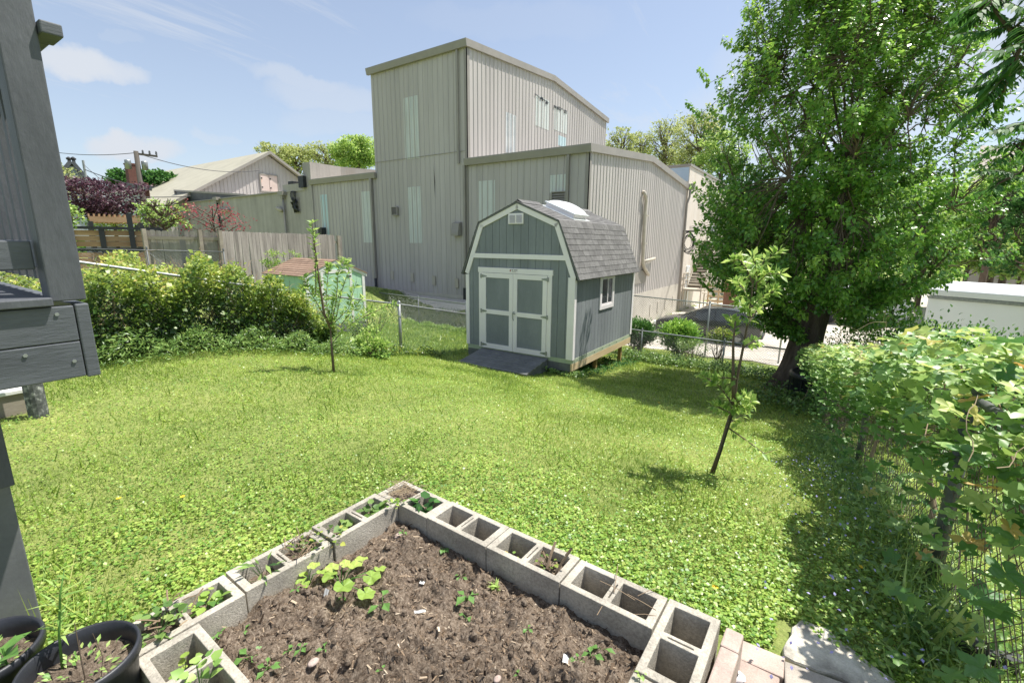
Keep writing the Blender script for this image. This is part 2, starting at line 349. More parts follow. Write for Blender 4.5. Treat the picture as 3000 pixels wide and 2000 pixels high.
M['bark'] = stock('tree_bark', ['3d342c', '5c5046', '74685c'], 9, .95, stretch=(1, 1, .2), fine=.4, bump=.8, bscale=16, bstretch=(1, 1, .2), bdist=.03)
M['twig'] = stock('grey_brown_twig', ['57493c', '6f6152'], 8, .9)
M['vinestem'] = stock('pale_vine_stem', ['8a7660', 'a08c72'], 8, .85)
M['polewood'] = stock('utility_pole_wood', ['4a4540', '5f5951'], 4, .9, stretch=(1, 1, .1))
M['paper'] = stock('paper_scrap', ['c6c6c0', 'e3e3df', '9a9a98'], 60, .7)
M['earth'] = None
def mk_soil():
    m, t, p, o = newmat('mulched_soil')
    n1 = tnoise(t, 9, 6, .7, coord='World'); n2 = tnoise(t, 60, 6, .75, coord='World'); n3 = tnoise(t, 240, 3, .7, coord='World')
    c = ramp(t, n1, [lin('463c33'), lin('655849'), lin('827361')], [.3, .5, .7])
    c = tmix(t, .65, c, ramp(t, n2, [lin('3a322b'), lin('74675b'), lin('ada08f')], [.34, .5, .7]))
    c = tmix(t, .3, c, ramp(t, n3, [(.2,)*3, (.8,)*3], [.35, .65]), 'OVERLAY')
    n4 = tnoise(t, 2.5, 5, .6, coord='World'); c = tmix(t, .5, c, ramp(t, n4, [(.28,)*3, (.5,)*3, (.66,)*3], [.35, .5, .65]), 'OVERLAY')
    t.links.new(c, p.inputs['Base Color']); p.inputs['Roughness'].default_value = .95; p.inputs['Specular IOR Level'].default_value = .15
    tbump(t, p, n2, .9, .012); return m
M['earth'] = mk_soil()
M['rustwire'] = stock('rusty_wire', ['5b5048', '7a6b5e', '8c8378'], 20, .7, metal=.3)
M['darkgalv'] = stock('dull_grey_pipe', ['55595a', '6b6e6e'], 14, .6, metal=.4, fine=.4)
M['pinkdoor'] = stock('faded_pink_door', ['c9b5ab', 'd2bfb6', 'd9a078'], .9, .7, stretch=(1, 1, 1.4), pos=[.35, .58, .78])
M['clerestory'] = stock('dark_membrane', ['4a4d50', '5d6164'], 2, .5)
M['greydark'] = stock('dark_grey_trim', ['4a4d52', '585b60'], 3, .6)
M['dullglass'] = stock('dull_glass', ['6a747c', '8a949a'], 1, .2)
M['wire'] = stock('dark_wire', ['3a3c40'], 1, .7)
M['shadeblue'] = stock('shaded_wall_blue', ['a9bccd', 'b9cad8'], .8, .6)  # bluish shade of the cream building's front face, put into the colour
M['stairdark'] = stock('brown_riser', ['5f574c', '6e665a'], 2, .8)
M['rustcol'] = stock('rust_brown_steel', ['73523f', '845f49'], 3, .7)
M['taillight'] = stock('red_lens', ['7a1616'], 2, .2)
M['roofwhite'] = stock('white_roof_membrane', ['d6dadb', 'e4e7e7'], .6, .5)
M['barkstain'] = stock('lichened_round_post', ['3c3f40', '5c5f5e', 'a8aaa6'], 22, .8, pos=[.35, .52, .66], fine=.4)
# ================================================================== ground
def axis(a, b, fine0, fine1, st, growth=1.25):
    v = list(np.arange(fine0, fine1, st)); s = st; x = fine0
    while x > a: s *= growth; x -= s; v.insert(0, x)
    s = st; x = v[-1]
    while x < b: s *= growth; x += s; v.append(x)
    return np.array(v)
gx = axis(-900, 900, -19, 6, .22); gy = axis(-60, 1200, -1, 20, .22)
X_, Y_ = np.meshgrid(gx, gy); Z_ = TZ(X_, Y_)
# the soil sits lower inside the garden bed
V = np.stack([X_, Y_, Z_], -1).reshape(-1, 3); nx, ny = len(gx), len(gy)
i = np.arange((ny-1)*(nx-1)); r, c = i//(nx-1), i % (nx-1); a = r*nx+c
npmesh('ground', V, np.stack([a, a+1, a+nx+1, a+nx], 1), M['lawn'], smooth=True, kind='structure')
def sheet(name, m, x0, x1, y0, y1, st, off, fx=None, wob=0, **k):
    xs = np.arange(x0, x1+st*.5, st); ys = np.arange(y0, y1+st*.5, st); X, Y = np.meshgrid(xs, ys)
    if wob:
        for e in ('x0', 'x1', 'y0', 'y1'): pass
        X = X+np.where((X <= x0+1e-6) | (X >= x1-1e-6), wob*np.sin(Y*3.1)+wob*.5*np.sin(Y*7.7), 0); Y = Y+np.where((Y <= y0+1e-6) | (Y >= y1-1e-6), wob*np.sin(X*2.3)+wob*.6*np.sin(X*6.1), 0)
    Z = TZ(X, Y)+off; V = np.stack([X, Y, Z], -1).reshape(-1, 3); n, q = len(xs), len(ys); i = np.arange((q-1)*(n-1)); r, c = i//(n-1), i % (n-1); a = r*n+c
    return npmesh(name, V, np.stack([a, a+1, a+n+1, a+n], 1), m, smooth=True, **k)
sheet('gravel_strip', M['gravel'], -24, -8.05, 15.5, 16.78, .2, .012, wob=.12, kind='structure')
sheet('parking_lot', M['asphalt'], -7.9, 22, 17.6, 62, .5, .02, wob=.25, kind='structure')
# ================================================================== corrugated panels
RIB = .3048
def rib_profile(w):
    # x along the wall, y proud of it
    a = w*.5
    return [(0, 0), (a-.034, 0), (a-.014, .026), (a+.014, .026), (a+.034, 0), (w, 0)]
_rc = {}
def panel_mesh(w, z0, zt0, zt1, m):
    """one ribbed strip, local x along wall, -y outwards, z from z0 to a top that runs zt0..zt1"""
    key = (round(w, 3), round(z0, 3), round(zt0, 3), round(zt1, 3), m.name)
    if key in _rc: return _rc[key]
    b = MB(); pr = rib_profile(w); vs = []; 
    for (x, y) in pr: vs += [(x, -y, z0), (x, -y, zt0+(zt1-zt0)*x/w)]
    fs = [(2*i, 2*i+2, 2*i+3, 2*i+1) for i in range(len(pr)-1)]
    b.add(vs, fs); _rc[key] = b.mesh('wall_panel', m); return _rc[key]
def ribbed_wall(parent, p0, p1, z0, topf, m, skip=()):
    """strips along p0->p1 (local 2d points), outward is to the right-hand side walking p0->p1"""
    p0, p1 = Vector(p0), Vector(p1); d = p1-p0; Ln = d.length; d.normalize(); n = max(1, round(Ln/RIB)); w_ = Ln/n; rz = math.atan2(d.y, d.x)
    for i in range(n):
        me = panel_mesh(w_, z0, topf(i/n), topf((i+1)/n), m)
        link('wall_panel', me, parent, loc=(*(p0+d*w_*i), 0), rot=(0, 0, rz))
def gabletop(ze, zr): return lambda s: ze+(zr-ze)*(1-abs(2*s-1))
# ================================================================== warehouse
S = 1.2
YF = 14.008*S; XC = -11.606*S; WL = 5.152*S; DT = 12.4*S; ZT = 6.905*S; ZRG = 7.403*S; ZS = 3.311*S; X2 = -6.672*S; ZL = 2.957*S; D2 = 11.71*S; ZR2 = 3.457*S; ZB = -2.071*S; WL2 = 4.662*S; ZLW = 2.85*S
FB = -4.9  # bottom of foundations
def frontpatch(parent, name, quad, m, proud=.032, ribs=3):
    """a patch of lighter panel set in the front wall; quad = (px,py) of top-left, bottom-right"""
    a = pt(*quad[0], y=YF); b_ = pt(*quad[1], y=YF); x0, x1 = a.x, b_.x; z1, z0 = a.z, b_.z
    b = MB(); w_ = (x1-x0)/ribs
    for i in range(ribs):
        pr = rib_profile(w_); vs = []
        for (x, y) in pr: vs += [(x0+i*w_+x, YF-y-.006, z0), (x0+i*w_+x, YF-y-.006, z1)]
        b.add(vs, [(2*k, 2*k+2, 2*k+3, 2*k+1) for k in range(len(pr)-1)])
    return b.build(name, m, parent)
def sidepatch(parent, name, quad, X, m, ribs=3):
    a = pt(*quad[0], x=X); b_ = pt(*quad[1], x=X); y0, y1 = a.y, b_.y; z1, z0 = a.z, b_.z
    b = MB(); w_ = (y1-y0)/ribs
    for i in range(ribs):
        vs = []
        for (x, y) in rib_profile(w_): vs += [(X+y+.006, y0+i*w_+x, z0), (X+y+.006, y0+i*w_+x, z1)]
        b.add(vs, [(2*k, 2*k+2, 2*k+3, 2*k+1) for k in range(5)])
    return b.build(name, m, parent)
def at0(parent): return parent
def gable_roof(parent, x0, x1, y0, y1, ze, zr, m, over=.12, th=.1):
    ym = (y0+y1)/2
    b = MB()
    b.prism([(x0-over, y0-over, ze), (x0-over, ym, zr+.01), (x0-over, y1+over, ze), (x0-over, y1+over, ze+th), (x0-over, ym, zr+th), (x0-over, y0-over, ze+th)], (x1-x0+2*over, 0, 0))
    return b.build('roof', m, parent)
# tall section
tall = empty('warehouse_tower', label='tall beige ribbed metal warehouse tower rising above the grey shed', cat='warehouse')
ribbed_wall(tall, (XC-WL, YF, 0)[:2], (XC, YF, 0)[:2], ZB, lambda s: ZT, M['siding'])
ribbed_wall(tall, (XC, YF), (XC, YF+DT), ZL-.2, gabletop(ZT, ZRG), M['siding'])
b = MB(); b.prism([(XC-WL+.01, YF+.03, FB), (XC-.02, YF+.03, FB), (XC-.02, YF+DT, FB), (XC-WL+.01, YF+DT, FB)], (0, 0, ZT-FB-.02)); b.build('wall_core', M['siding'], tall)
b = MB(); b.box((XC-WL-.0, YF-.015, FB), (XC, YF+.02, ZB-.004)); b.build('foundation', M['concrete'], tall)
b = MB(); b.prism([(XC-WL, YF+.05, ZT-.05), (XC-.03, YF+.05, ZT-.05), (XC-.03, YF+DT/2, ZRG-.05), (XC-WL, YF+DT/2, ZRG-.05)], (0, 0, .04)); b.build('roof_front_slope', M['siding_trim'], tall)
gable_roof(tall, XC-WL, XC, YF, YF+DT, ZT-.02, ZRG-.02, M['siding_trim'], .10, .05)
def gutter(parent, x0, x1, y, z, name='gutter'):
    b = MB(); h, d_ = .27, .17
    b.prism([(x0, y-.002, z), (x0, y-d_, z+.02), (x0, y-d_, z-.03), (x0, y-d_+.05, z-h), (x0, y-.002, z-h)], (x1-x0, 0, 0)); return b.build(name, M['siding_trim'], parent)
gutter(tall, XC-WL-.14, XC+.14, YF-.03, ZT+.04)
def rake(parent, X, y0, ym, y1, ze, zr, over=.12):
    for (ya, za, yb, zb_) in ((y0-.16, ze-.02, ym, zr), (ym, zr, y1+.16, ze-.02)):
        b = MB(); b.prism([(X+.004, ya, za-.2), (X+.004, yb, zb_-.2), (X+.004, yb, zb_+.09), (X+.004, ya, za+.09)], (over, 0, 0)); b.build('rake_trim', M['siding_trim'], parent)
rake(tall, XC+.0, YF, YF+DT/2, YF+DT, ZT, ZRG)
b = MB(); b.box((XC-.09, YF-.034, ZB), (XC+.034, YF-.002, ZT-.22)); b.box((XC+.002, YF-.034, ZL-.1), (XC+.034, YF+.16, ZT-.22)); b.build('corner_trim', M['siding_trim'], tall)
def downspout(parent, x, y, z0, z1, w_=.11, m=None, off=.1, name='downspout'):
    b = MB(); b.box((x-w_/2, y-off-w_*.7, z0), (x+w_/2, y-off+.0, z1)); return b.build(name, m or M['siding_trim'], parent)
downspout(tall, XC-.48, YF+.07, ZL-.1, ZT-.24)
downspout(tall, XC-.12, YF+.03, ZB-.3, ZL-.2)
b = MB(); b.box((XC-.17, YF-.22, -2.75), (XC+.02, YF-.06, -2.1)); b.build('drain_boot', M['black'], tall)
b = MB(); b.box((XC-WL, YF-.036, ZS-.02), (XC, YF-.0, ZS-.008)); b.build('seam_flashing', M['siding_trim'], tall)
frontpatch(tall, 'light_panel', ((1181, 289), (1229, 463)), M['panel_white'])
frontpatch(tall, 'light_panel', ((1192, 549), (1240, 712)), M['panel_white'])
for q in (((1482, 328), (1512, 455)),): sidepatch(tall, 'light_panel', q, XC, M['panel_grey'])
sidepatch(tall, 'light_panel', ((1568, 276), (1607, 383)), XC, M['panel_white']); sidepatch(tall, 'light_panel', ((1624, 310), (1660, 395)), XC, M['panel_white'])
sidepatch(tall, 'light_panel', ((1636, 396), (1657, 433)), XC, M['panel_blue'])
for (pa, pb_, n_) in (((1570, 275), (1608, 300), 12), ((1625, 308), (1660, 325), 9)):   # torn dark edges above two panels
    a_, c_ = pt(*pa, x=XC+.05), pt(*pb_, x=XC+.05); b = MB()
    for k in range(n_):
        f = k/(n_-1); p = a_.lerp(c_, f); h_ = random.uniform(.04, .2); b.box((XC+.034, p.y-.06, p.z-h_), (XC+.037, p.y+random.uniform(0, .1), p.z+random.uniform(-.03, .04)))
    b.build('torn_panel_edge', M['dark'], tall)
def vent(parent, pa, pb_, depth=.12, hood=False):
    a_, c_ = pt(*pa, y=YF), pt(*pb_, y=YF); b = MB(); x0, x1, z1, z0 = a_.x, c_.x, a_.z, c_.z; y = YF-.03; f_ = .035
    for bb in (((x0, z0), (x1, z0+f_)), ((x0, z1-f_), (x1, z1)), ((x0, z0+f_), (x0+f_, z1-f_)), ((x1-f_, z0+f_), (x1, z1-f_))): b.box((bb[0][0], y-depth, bb[0][1]), (bb[1][0], y, bb[1][1]))
    v = b.build('wall_vent', M['siding_trim'], parent)
    n = 6
    for k in range(n):
        z = z0+f_+(z1-z0-2*f_)*(k+.5)/n; h_ = (z1-z0)/n*.42
        s_ = MB(); s_.prism([(x0+f_, y-depth+.01, z-h_), (x0+f_, y-.03, z+h_), (x0+f_, y-.03, z+h_-.012), (x0+f_, y-depth+.01, z-h_-.012)], (x1-x0-2*f_, 0, 0)); s_.build('louvre', M['siding_trim'], v)
    d = MB(); d.box((x0+f_, y-.02, z0+f_), (x1-f_, y-.004, z1-f_)); d.build('backing', M['dark'], v)
    return v
vent(tall, (1152, 607), (1170, 631))
hd = pt(1333, 651, y=YF); hb = pt(1354, 691, y=YF)
b = MB(); b.prism([(hd.x, YF-.03, hd.z), (hd.x, YF-.22, hd.z-.05), (hd.x, YF-.3, hb.z+.12), (hd.x, YF-.3, hb.z), (hd.x, YF-.03, hb.z)], (hb.x-hd.x, 0, 0)); b.build('vent_hood', M['siding_trim'], tall)
for (px, py) in ((1151, 806), (1210, 812), (1273, 821), (1340, 829)):   # small closed vents low on the wall
    c_ = pt(px, py, y=YF); b = MB(); b.box((c_.x-.1, YF-.07, c_.z-.22), (c_.x+.1, YF-.03, c_.z+.22)); b.build('foundation_vent', M['pipe'], tall)
b = MB()
a_ = pt(1271, 481, y=YF-.04); b.add([(a_.x-.02, YF-.04, a_.z), (a_.x+.03, YF-.075, a_.z-.75), (a_.x+.05, YF-.045, a_.z-.8), (a_.x+.0, YF-.036, a_.z-1.5)], [(0, 1, 2), (1, 3, 2)]); b.build('dented_seam', M['darkmetal'], tall)
# low right wing
low = empty('warehouse_wing', label='low beige ribbed metal warehouse wing with gabled end behind the grey shed', cat='warehouse')
ribbed_wall(low, (XC+.04, YF), (X2, YF), ZB, lambda s: ZL, M['siding'])
ribbed_wall(low, (X2, YF), (X2, YF+D2), ZB, gabletop(ZL, ZR2), M['siding'])
b = MB(); b.prism([(XC+.05, YF+.03, FB), (X2-.02, YF+.03, FB), (X2-.02, YF+D2, FB), (XC+.05, YF+D2, FB)], (0, 0, ZL-FB-.02)); b.build('wall_core', M['siding'], low)
b = MB(); b.box((XC+.05, YF-.015, FB), (X2+.02, YF+.02, ZB-.004)); b.box((X2-.01, YF+.021, FB), (X2+.02, YF+D2, ZB-.004)); b.build('foundation', M['concrete'], low)
gable_roof(low, XC+.14, X2, YF, YF+D2, ZL-.02, ZR2-.02, M['siding_trim'], .10, .05)
gutter(low, XC-.08, X2+.14, YF-.03, ZL+.04)
rake(low, X2, YF, YF+D2/2, YF+D2, ZL, ZR2)
b = MB(); b.box((X2-.09, YF-.034, ZB), (X2+.034, YF-.002, ZL-.22)); b.box((X2+.002, YF-.034, ZB), (X2+.034, YF+.16, ZL-.22)); b.build('corner_trim', M['siding_trim'], low)
downspout(low, X2-.85, YF+.05, ZB-.3, ZL-.24)
frontpatch(low, 'light_panel', ((1403, 531), (1450, 655)), M['panel_white'])
frontpatch(low, 'light_panel', ((1609, 514), (1666, 562)), M['panel_white'])
vent(low, (1620, 563), (1661, 611))
b = MB(); b.prism([(X2+.01, YF+D2+.0, ZL-.3), (X2+.01, YF+D2+.35, ZL-.0), (X2+.01, YF+D2, ZL+.1)], (.45, 0, 0)); b.build('scupper', M['siding_trim'], low)
b = MB(); b.tube([(X2+.2, YF+D2+.08, ZL-.2), (X2+.2, YF+D2+.05, ZL-.7), (X2+.1, YF+D2-.03, ZL-1.1), (X2+.1, YF+D2-.05, -4.2)], .07); b.build('downspout', M['siding_trim'], low, smooth=True)
# white pipes on the side wall
def side(px, py, off=.14): return pt(px, py, x=X2+off)
b = MB(); pth = [side(1884, 563, .0), side(1887, 563), side(1891, 575), side(1893, 590), side(1889, 630), side(1883, 770), side(1888, 785), side(1900, 805)]
b.tube(pth, .085, 10); b.build('vent_pipe', M['pipe'], low, smooth=True)
b = MB(); b.tube([side(1886, 766), side(1918, 757)], .075, 10); b.build('vent_pipe', M['pipe'], low, smooth=True)
for q in ((1888, 632), (1883, 713)):
    c_ = side(*q, .06); b = MB(); b.box((X2+.03, c_.y-.14, c_.z-.03), (X2+.24, c_.y+.14, c_.z+.03)); b.build('pipe_strap', M['pipe'], low)
b = MB(); a_ = side(1856, 795, .04); c_ = side(1893, 826, .04); b.box((X2+.03, a_.y, c_.z), (X2+.045, c_.y, a_.z)); b.build('patched_panel', M['siding_trim'], low)
for k in range(5):
    c_ = side(1905+k*22, 905-k*9, .02); b = MB(); b.box((X2+.02, c_.y-.12, c_.z-.35), (X2+.05, c_.y+.12, c_.z+.25)); b.build('foundation_vent', M['concrete'], low)
# left wing
lw = empty('left_warehouse_wing', label='low beige ribbed metal wing left of the tower, its roof rising to a brick parapet', cat='warehouse')
XL0 = XC-WL-WL2
ribbed_wall(lw, (XL0, YF), (XC-WL-.02, YF), ZB, lambda s: ZLW, M['siding'])
b = MB(); b.prism([(XL0+.01, YF+.03, FB), (XC-WL-.03, YF+.03, FB), (XC-WL-.03, YF+10, FB), (XL0+.01, YF+10, FB)], (0, 0, ZLW-FB-.02)); b.build('wall_core', M['siding'], lw)
b = MB(); b.box((XL0, YF-.015, FB), (XC-WL-.02, YF+.02, ZB-.004)); b.build('foundation', M['concrete'], lw)
gutter(lw, XL0-.1, XC-WL+.1, YF-.03, ZLW+.04)
b = MB(); b.prism([(XL0, YF-.02, ZLW+.02), (XC-WL-.03, YF-.02, ZLW+.02), (XC-WL-.03, YF+10, ZLW+.55), (XL0, YF+10, ZLW+.55)], (0, 0, .05)); b.build('roof', M['siding_trim'], lw)
b = MB(); b.box((XC-WL-.35, YF-.16, ZB+.5), (XC-WL-.22, YF-.04, ZLW-.2)); b.build('downspout', M['siding_trim'], lw)
b = MB(); b.tube([(XC-WL-.28, YF-.12, ZB+.52), (XC-WL-.24, YF-.14, ZB+.1), (XC-WL-.12, YF-.16, -2.6)], .075, 8); b.build('drain_hose', M['black'], lw, smooth=True)
frontpatch(lw, 'light_panel', ((938, 571), (966, 690)), M['panel_blue'], ribs=1)
frontpatch(lw, 'light_panel', ((1058, 562), (1098, 711)), M['panel_white'])
b = MB(); c_ = pt(952, 672, y=YF); b.box((c_.x-.2, YF-.32, c_.z-.4), (c_.x+.15, YF-.03, c_.z+.1)); b.build('meter_box', M['darkmetal'], lw)
c_ = pt(1097, 802, y=YF); b = MB(); b.box((c_.x-.1, YF-.07, c_.z-.22), (c_.x+.1, YF-.03, c_.z+.22)); b.build('foundation_vent', M['pipe'], lw)
# parapet wall rising behind the left wing roof
a0, a1, a2 = pt(897, 481, y=YF+.3), pt(918, 485, y=YF+.3), pt(1080, 504, y=YF+9)
b = MB(); b.prism([(XL0-.75, YF-.08, FB), (XL0-.0, YF-.08, FB), (XL0-.0, YF+10, FB), (XL0-.75, YF+10, FB)], (0, 0, a0.z-FB)); b.build('party_wall', M['blockwall'], lw)
b = MB(); b.prism([(XL0-.01, YF+2.0, ZLW+.1), (XC-WL-.03, YF+9.5, ZLW+.5), (XC-WL-.03, YF+9.5, ZLW+.75), (XL0-.01, YF+2.0, a0.z)], (.0, .25, 0)); b.build('parapet', M['stucco'], lw)
b = MB(); b.box((XL0-.95, YF-.3, a0.z-1.4), (XL0-.45, YF-.1, a0.z-.75)); b.build('scupper', M['darkmetal'], lw)
# ================================================================== grey gambrel shed
SO = Vector((-7.671, 9.181, -2.608)); SYAW = .0138
SW, SD, SE_, SB, SR_, XB = 3.05, 3.876, 1.88, 3.054, 3.491, .442
shed = empty('storage_shed', SO, SYAW, label='grey gambrel-roofed storage shed with white trim and double doors raised on posts', cat='shed')
def sh(name, mb, m, parent=None, bevel=0, **k): return mb.build(name, m, parent or shed, bevel=bevel, **k)
def gtop(x):   # outline height of the gable wall at x
    x = min(x, SW-x)
    return SE_+(SB-SE_)*x/XB if x < XB else SB+(SR_-SB)*(x-XB)/(SW/2-XB)
b = MB(); b.prism([(.02, .03, 0), (SW-.02, .03, 0), (SW-.02, .03, SE_-.06), (SW-XB, .03, SB-.06), (SW/2, .03, SR_-.06), (XB, .03, SB-.06), (.02, .03, SE_-.06)], (0, SD-.06, 0)); sh('wall_core', b, M['shedwall'])
# vertical siding boards (8 inch) on front and right side
G = .2033; n = 15
for i in range(n):
    x0, x1 = i*G+.004, (i+1)*G-.004
    xs = [x0]+[q for q in (XB, SW/2, SW-XB) if x0 < q < x1]+[x1]
    poly = [(x0, .0, 0), (x1, .0, 0)]+[(q, 0, gtop(q)-.07) for q in xs[::-1]]
    b = MB(); b.prism([(p[0], .0, p[2]) for p in poly], (0, .028, 0)); sh('siding_board', b, M['shedwall'])
n = 19; g2 = SD/n
for i in range(n):
    b = MB(); b.box((SW-.028, i*g2+.004, 0), (SW, (i+1)*g2-.004, SE_+.03)); sh('siding_board', b, M['shedwall'])
# trims
def trimboard(pts, w, parent=None, y0=-.022, y1=-.001, name='trim_board'):
    (xa, za), (xb_, zb_) = pts; b = MB(); d = Vector((xb_-xa, 0, zb_-za)).normalized(); nn = Vector((-d.z, 0, d.x))
    return b
b = MB(); b.box((-.015, -.024, -.0), (.085, -.001, SE_-.07)); sh('corner_trim', b, M['shedtrim'])
b = MB(); b.box((SW-.15, -.024, -.01), (SW+.024, -.001, SE_-.02)); sh('corner_trim', b, M['shedtrim'])
b = MB(); b.box((SW+.001, 0.0, -.01), (SW+.024, .075, SE_-.08)); sh('corner_trim', b, M['shedtrim'])
b = MB(); b.box((SW+.001, SD-.1, -.01), (SW+.024, SD+.02, SE_-.04)); sh('corner_trim', b, M['shedtrim'])
def slopebar(xa, za, xb_, zb_, w, name='fascia'):
    d = Vector((xb_-xa, 0, zb_-za)).normalized(); dn = Vector((d.z, 0, -d.x)); dn = dn if dn.z < 0 else -dn
    a = Vector((xa, -.03, za)); c = Vector((xb_, -.03, zb_)); bb = MB(); bb.prism([a, c, c+dn*w, a+dn*w], (0, .028, 0)); return sh(name, bb, M['shedtrim'])
slopebar(-.035, SE_-.02, XB-.01, SB+.0, .12); slopebar(XB-.01, SB, SW/2, SR_-.0, .12); slopebar(SW/2, SR_, SW-XB+.01, SB, .12); slopebar(SW-XB+.01, SB, SW+.035, SE_-.02, .12)
b = MB(); b.box((.17, -.026, 2.23), (SW-.17, -.001, 2.34)); sh('band_trim', b, M['shedtrim'])
# gable vent
vb = MB(); vb.box((1.29, -.035, 3.03), (1.70, -.0, 3.27)); v = sh('gable_vent', vb, M['shedtrim'])
for c0 in (1.325, 1.515):
    for k in range(8):
        z = 3.055+k*.025; b = MB(); b.prism([(c0, -.037, z), (c0, -.047, z-.006), (c0, -.037, z+.006)], (.155, 0, 0)); b.build('louvre', M['shedtrim'], v)
        if k < 7:
            b = MB(); b.box((c0, -.0375, z+.009), (c0+.155, -.0352, z+.017)); b.build('slot', M['darkpaint'], v)
# roof deck slabs
def roofslab(xa, za, xb_, zb_, name='roof_deck', th=.035):
    d = Vector((xb_-xa, 0, zb_-za)).normalized(); up = Vector((-d.z, 0, d.x)); up = up if up.z > 0 else -up
    a = Vector((xa, -.045, za)); c = Vector((xb_, -.045, zb_)); bb = MB(); bb.prism([a, c, c+up*th, a+up*th], (0, SD+.075, 0)); return sh(name, bb, M['darkpaint'])
EO = .10
roofslab(-EO, SE_-.08, XB-.005, SB, ); roofslab(XB-.005, SB, SW/2, SR_); roofslab(SW/2, SR_, SW-XB+.005, SB); roofslab(SW-XB+.005, SB, SW+EO, SE_-.08)
# shingles, tab by tab, on the two right-hand slopes; sheets of courses on the hidden left
def shingle_slope(P0, P1, courses, visible=True):
    """P0 = low point (x,z), P1 = high point"""
    d = Vector((P1[0]-P0[0], 0, P1[1]-P0[1])); Ln = d.length; d.normalize(); up = Vector((-d.z, 0, d.x)); up = up if up.z > 0 else -up
    ex = Ln/courses; y0, y1 = -.055, SD+.035
    meshes = {}
    for c in range(courses):
        off = [0, .15, .07, .22][c % 4]*1.0; y = y0-off; 
        while y < y1-.01:
            wd = .3048*(1 if random.random() < .6 else random.choice((.8, 1.2))); a, e = max(y, y0), min(y+wd-.005, y1)
            if e-a > .02:
                key = round(e-a, 2)
                if key not in meshes:
                    b = MB(); b.box((0, 0, 0), (ex*1.25, key, .007)); 
                    b.v = [(p[0], p[1], p[2]+(.010 if p[0] < .001 else .001)) for p in b.v]; meshes[key] = b.mesh('shingle', M['shingle'])
                base = Vector((P0[0], 0, P0[1]))+d*(c*ex)+up*.035
                o = link('shingle', meshes[key], shed)
                R_ = Matrix((( d.x, 0, up.x, base.x), (0, 1, 0, a), (d.z, 0, up.z, base.z), (0, 0, 0, 1)))
                o.matrix_local = R_
            y += wd
shingle_slope((SW+EO, SE_-.08), (SW-XB+.005, SB), 10)
shingle_slope((SW-XB+.005, SB), (SW/2, SR_), 9)
for (P0, P1, nc) in (((-EO, SE_-.08), (XB-.005, SB), 10), ((XB-.005, SB), (SW/2, SR_), 9)):
    b = MB(); d = Vector((P1[0]-P0[0], 0, P1[1]-P0[1])); ex = d.length/nc; d.normalize(); up = Vector((-d.z, 0, d.x)); up = up if up.z > 0 else -up
    for c in range(nc):
        base = Vector((P0[0], -.055, P0[1]))+d*(c*ex)+up*.036; b.prism([base, base+d*ex*1.2, base+d*ex*1.2+up*.004, base+up*.014], (0, SD+.09, 0))
    b.build('shingle_courses', M['shingle'], shed, kind='stuff')
for (ya, yb) in ((.0, .95), (2.35, SD+.03)):
    b = MB(); b.prism([(SW/2-.13, ya, SR_-.0), (SW/2, ya, SR_+.075), (SW/2+.13, ya, SR_-.0), (SW/2+.13, ya, SR_+.015), (SW/2, ya, SR_+.095), (SW/2-.13, ya, SR_+.015)], (0, yb-ya, 0)); sh('ridge_vent', b, M['shingle'])
# roof window
d = Vector((SW/2-(SW-XB), 0, SR_-SB)).normalized(); up = Vector((-d.z, 0, d.x)); up = up if up.z > 0 else -up
base = Vector((SW-XB, 1.02, SB))+d*.2+up*.05
sk = empty('skylight', (0, 0, 0)); sk.parent = shed; sk.matrix_local = Matrix(((d.x, 0, up.x, base.x), (0, 1, 0, base.y), (d.z, 0, up.z, base.z), (0, 0, 0, 1)))
b = MB(); b.box((0, 0, 0), (.82, .72, .1)); b.build('curb', M['shedtrim'], sk); b = MB(); b.box((-.04, -.04, .1), (.86, .76, .13)); b.box((-.09, -.09, .0), (.91, .81, .012)); b.build('frame', M['skylight'], sk, bevel=.006)
vs = []; fs = []; n = 10
for i in range(n+1):
    for j in range(n+1):
        u, v_ = i/n, j/n; vs.append((-.02+.86*u, -.02+.76*v_, .128+.13*(1-(2*u-1)**2)**.6*(1-(2*v_-1)**4)**.7 if 0 < i < n and 0 < j < n else .128))
for i in range(n):
    for j in range(n): a = i*(n+1)+j; fs.append((a, a+n+1, a+n+2, a+1))
b = MB(); b.add(vs, fs); b.build('dome', M['skylight'], sk, smooth=True)
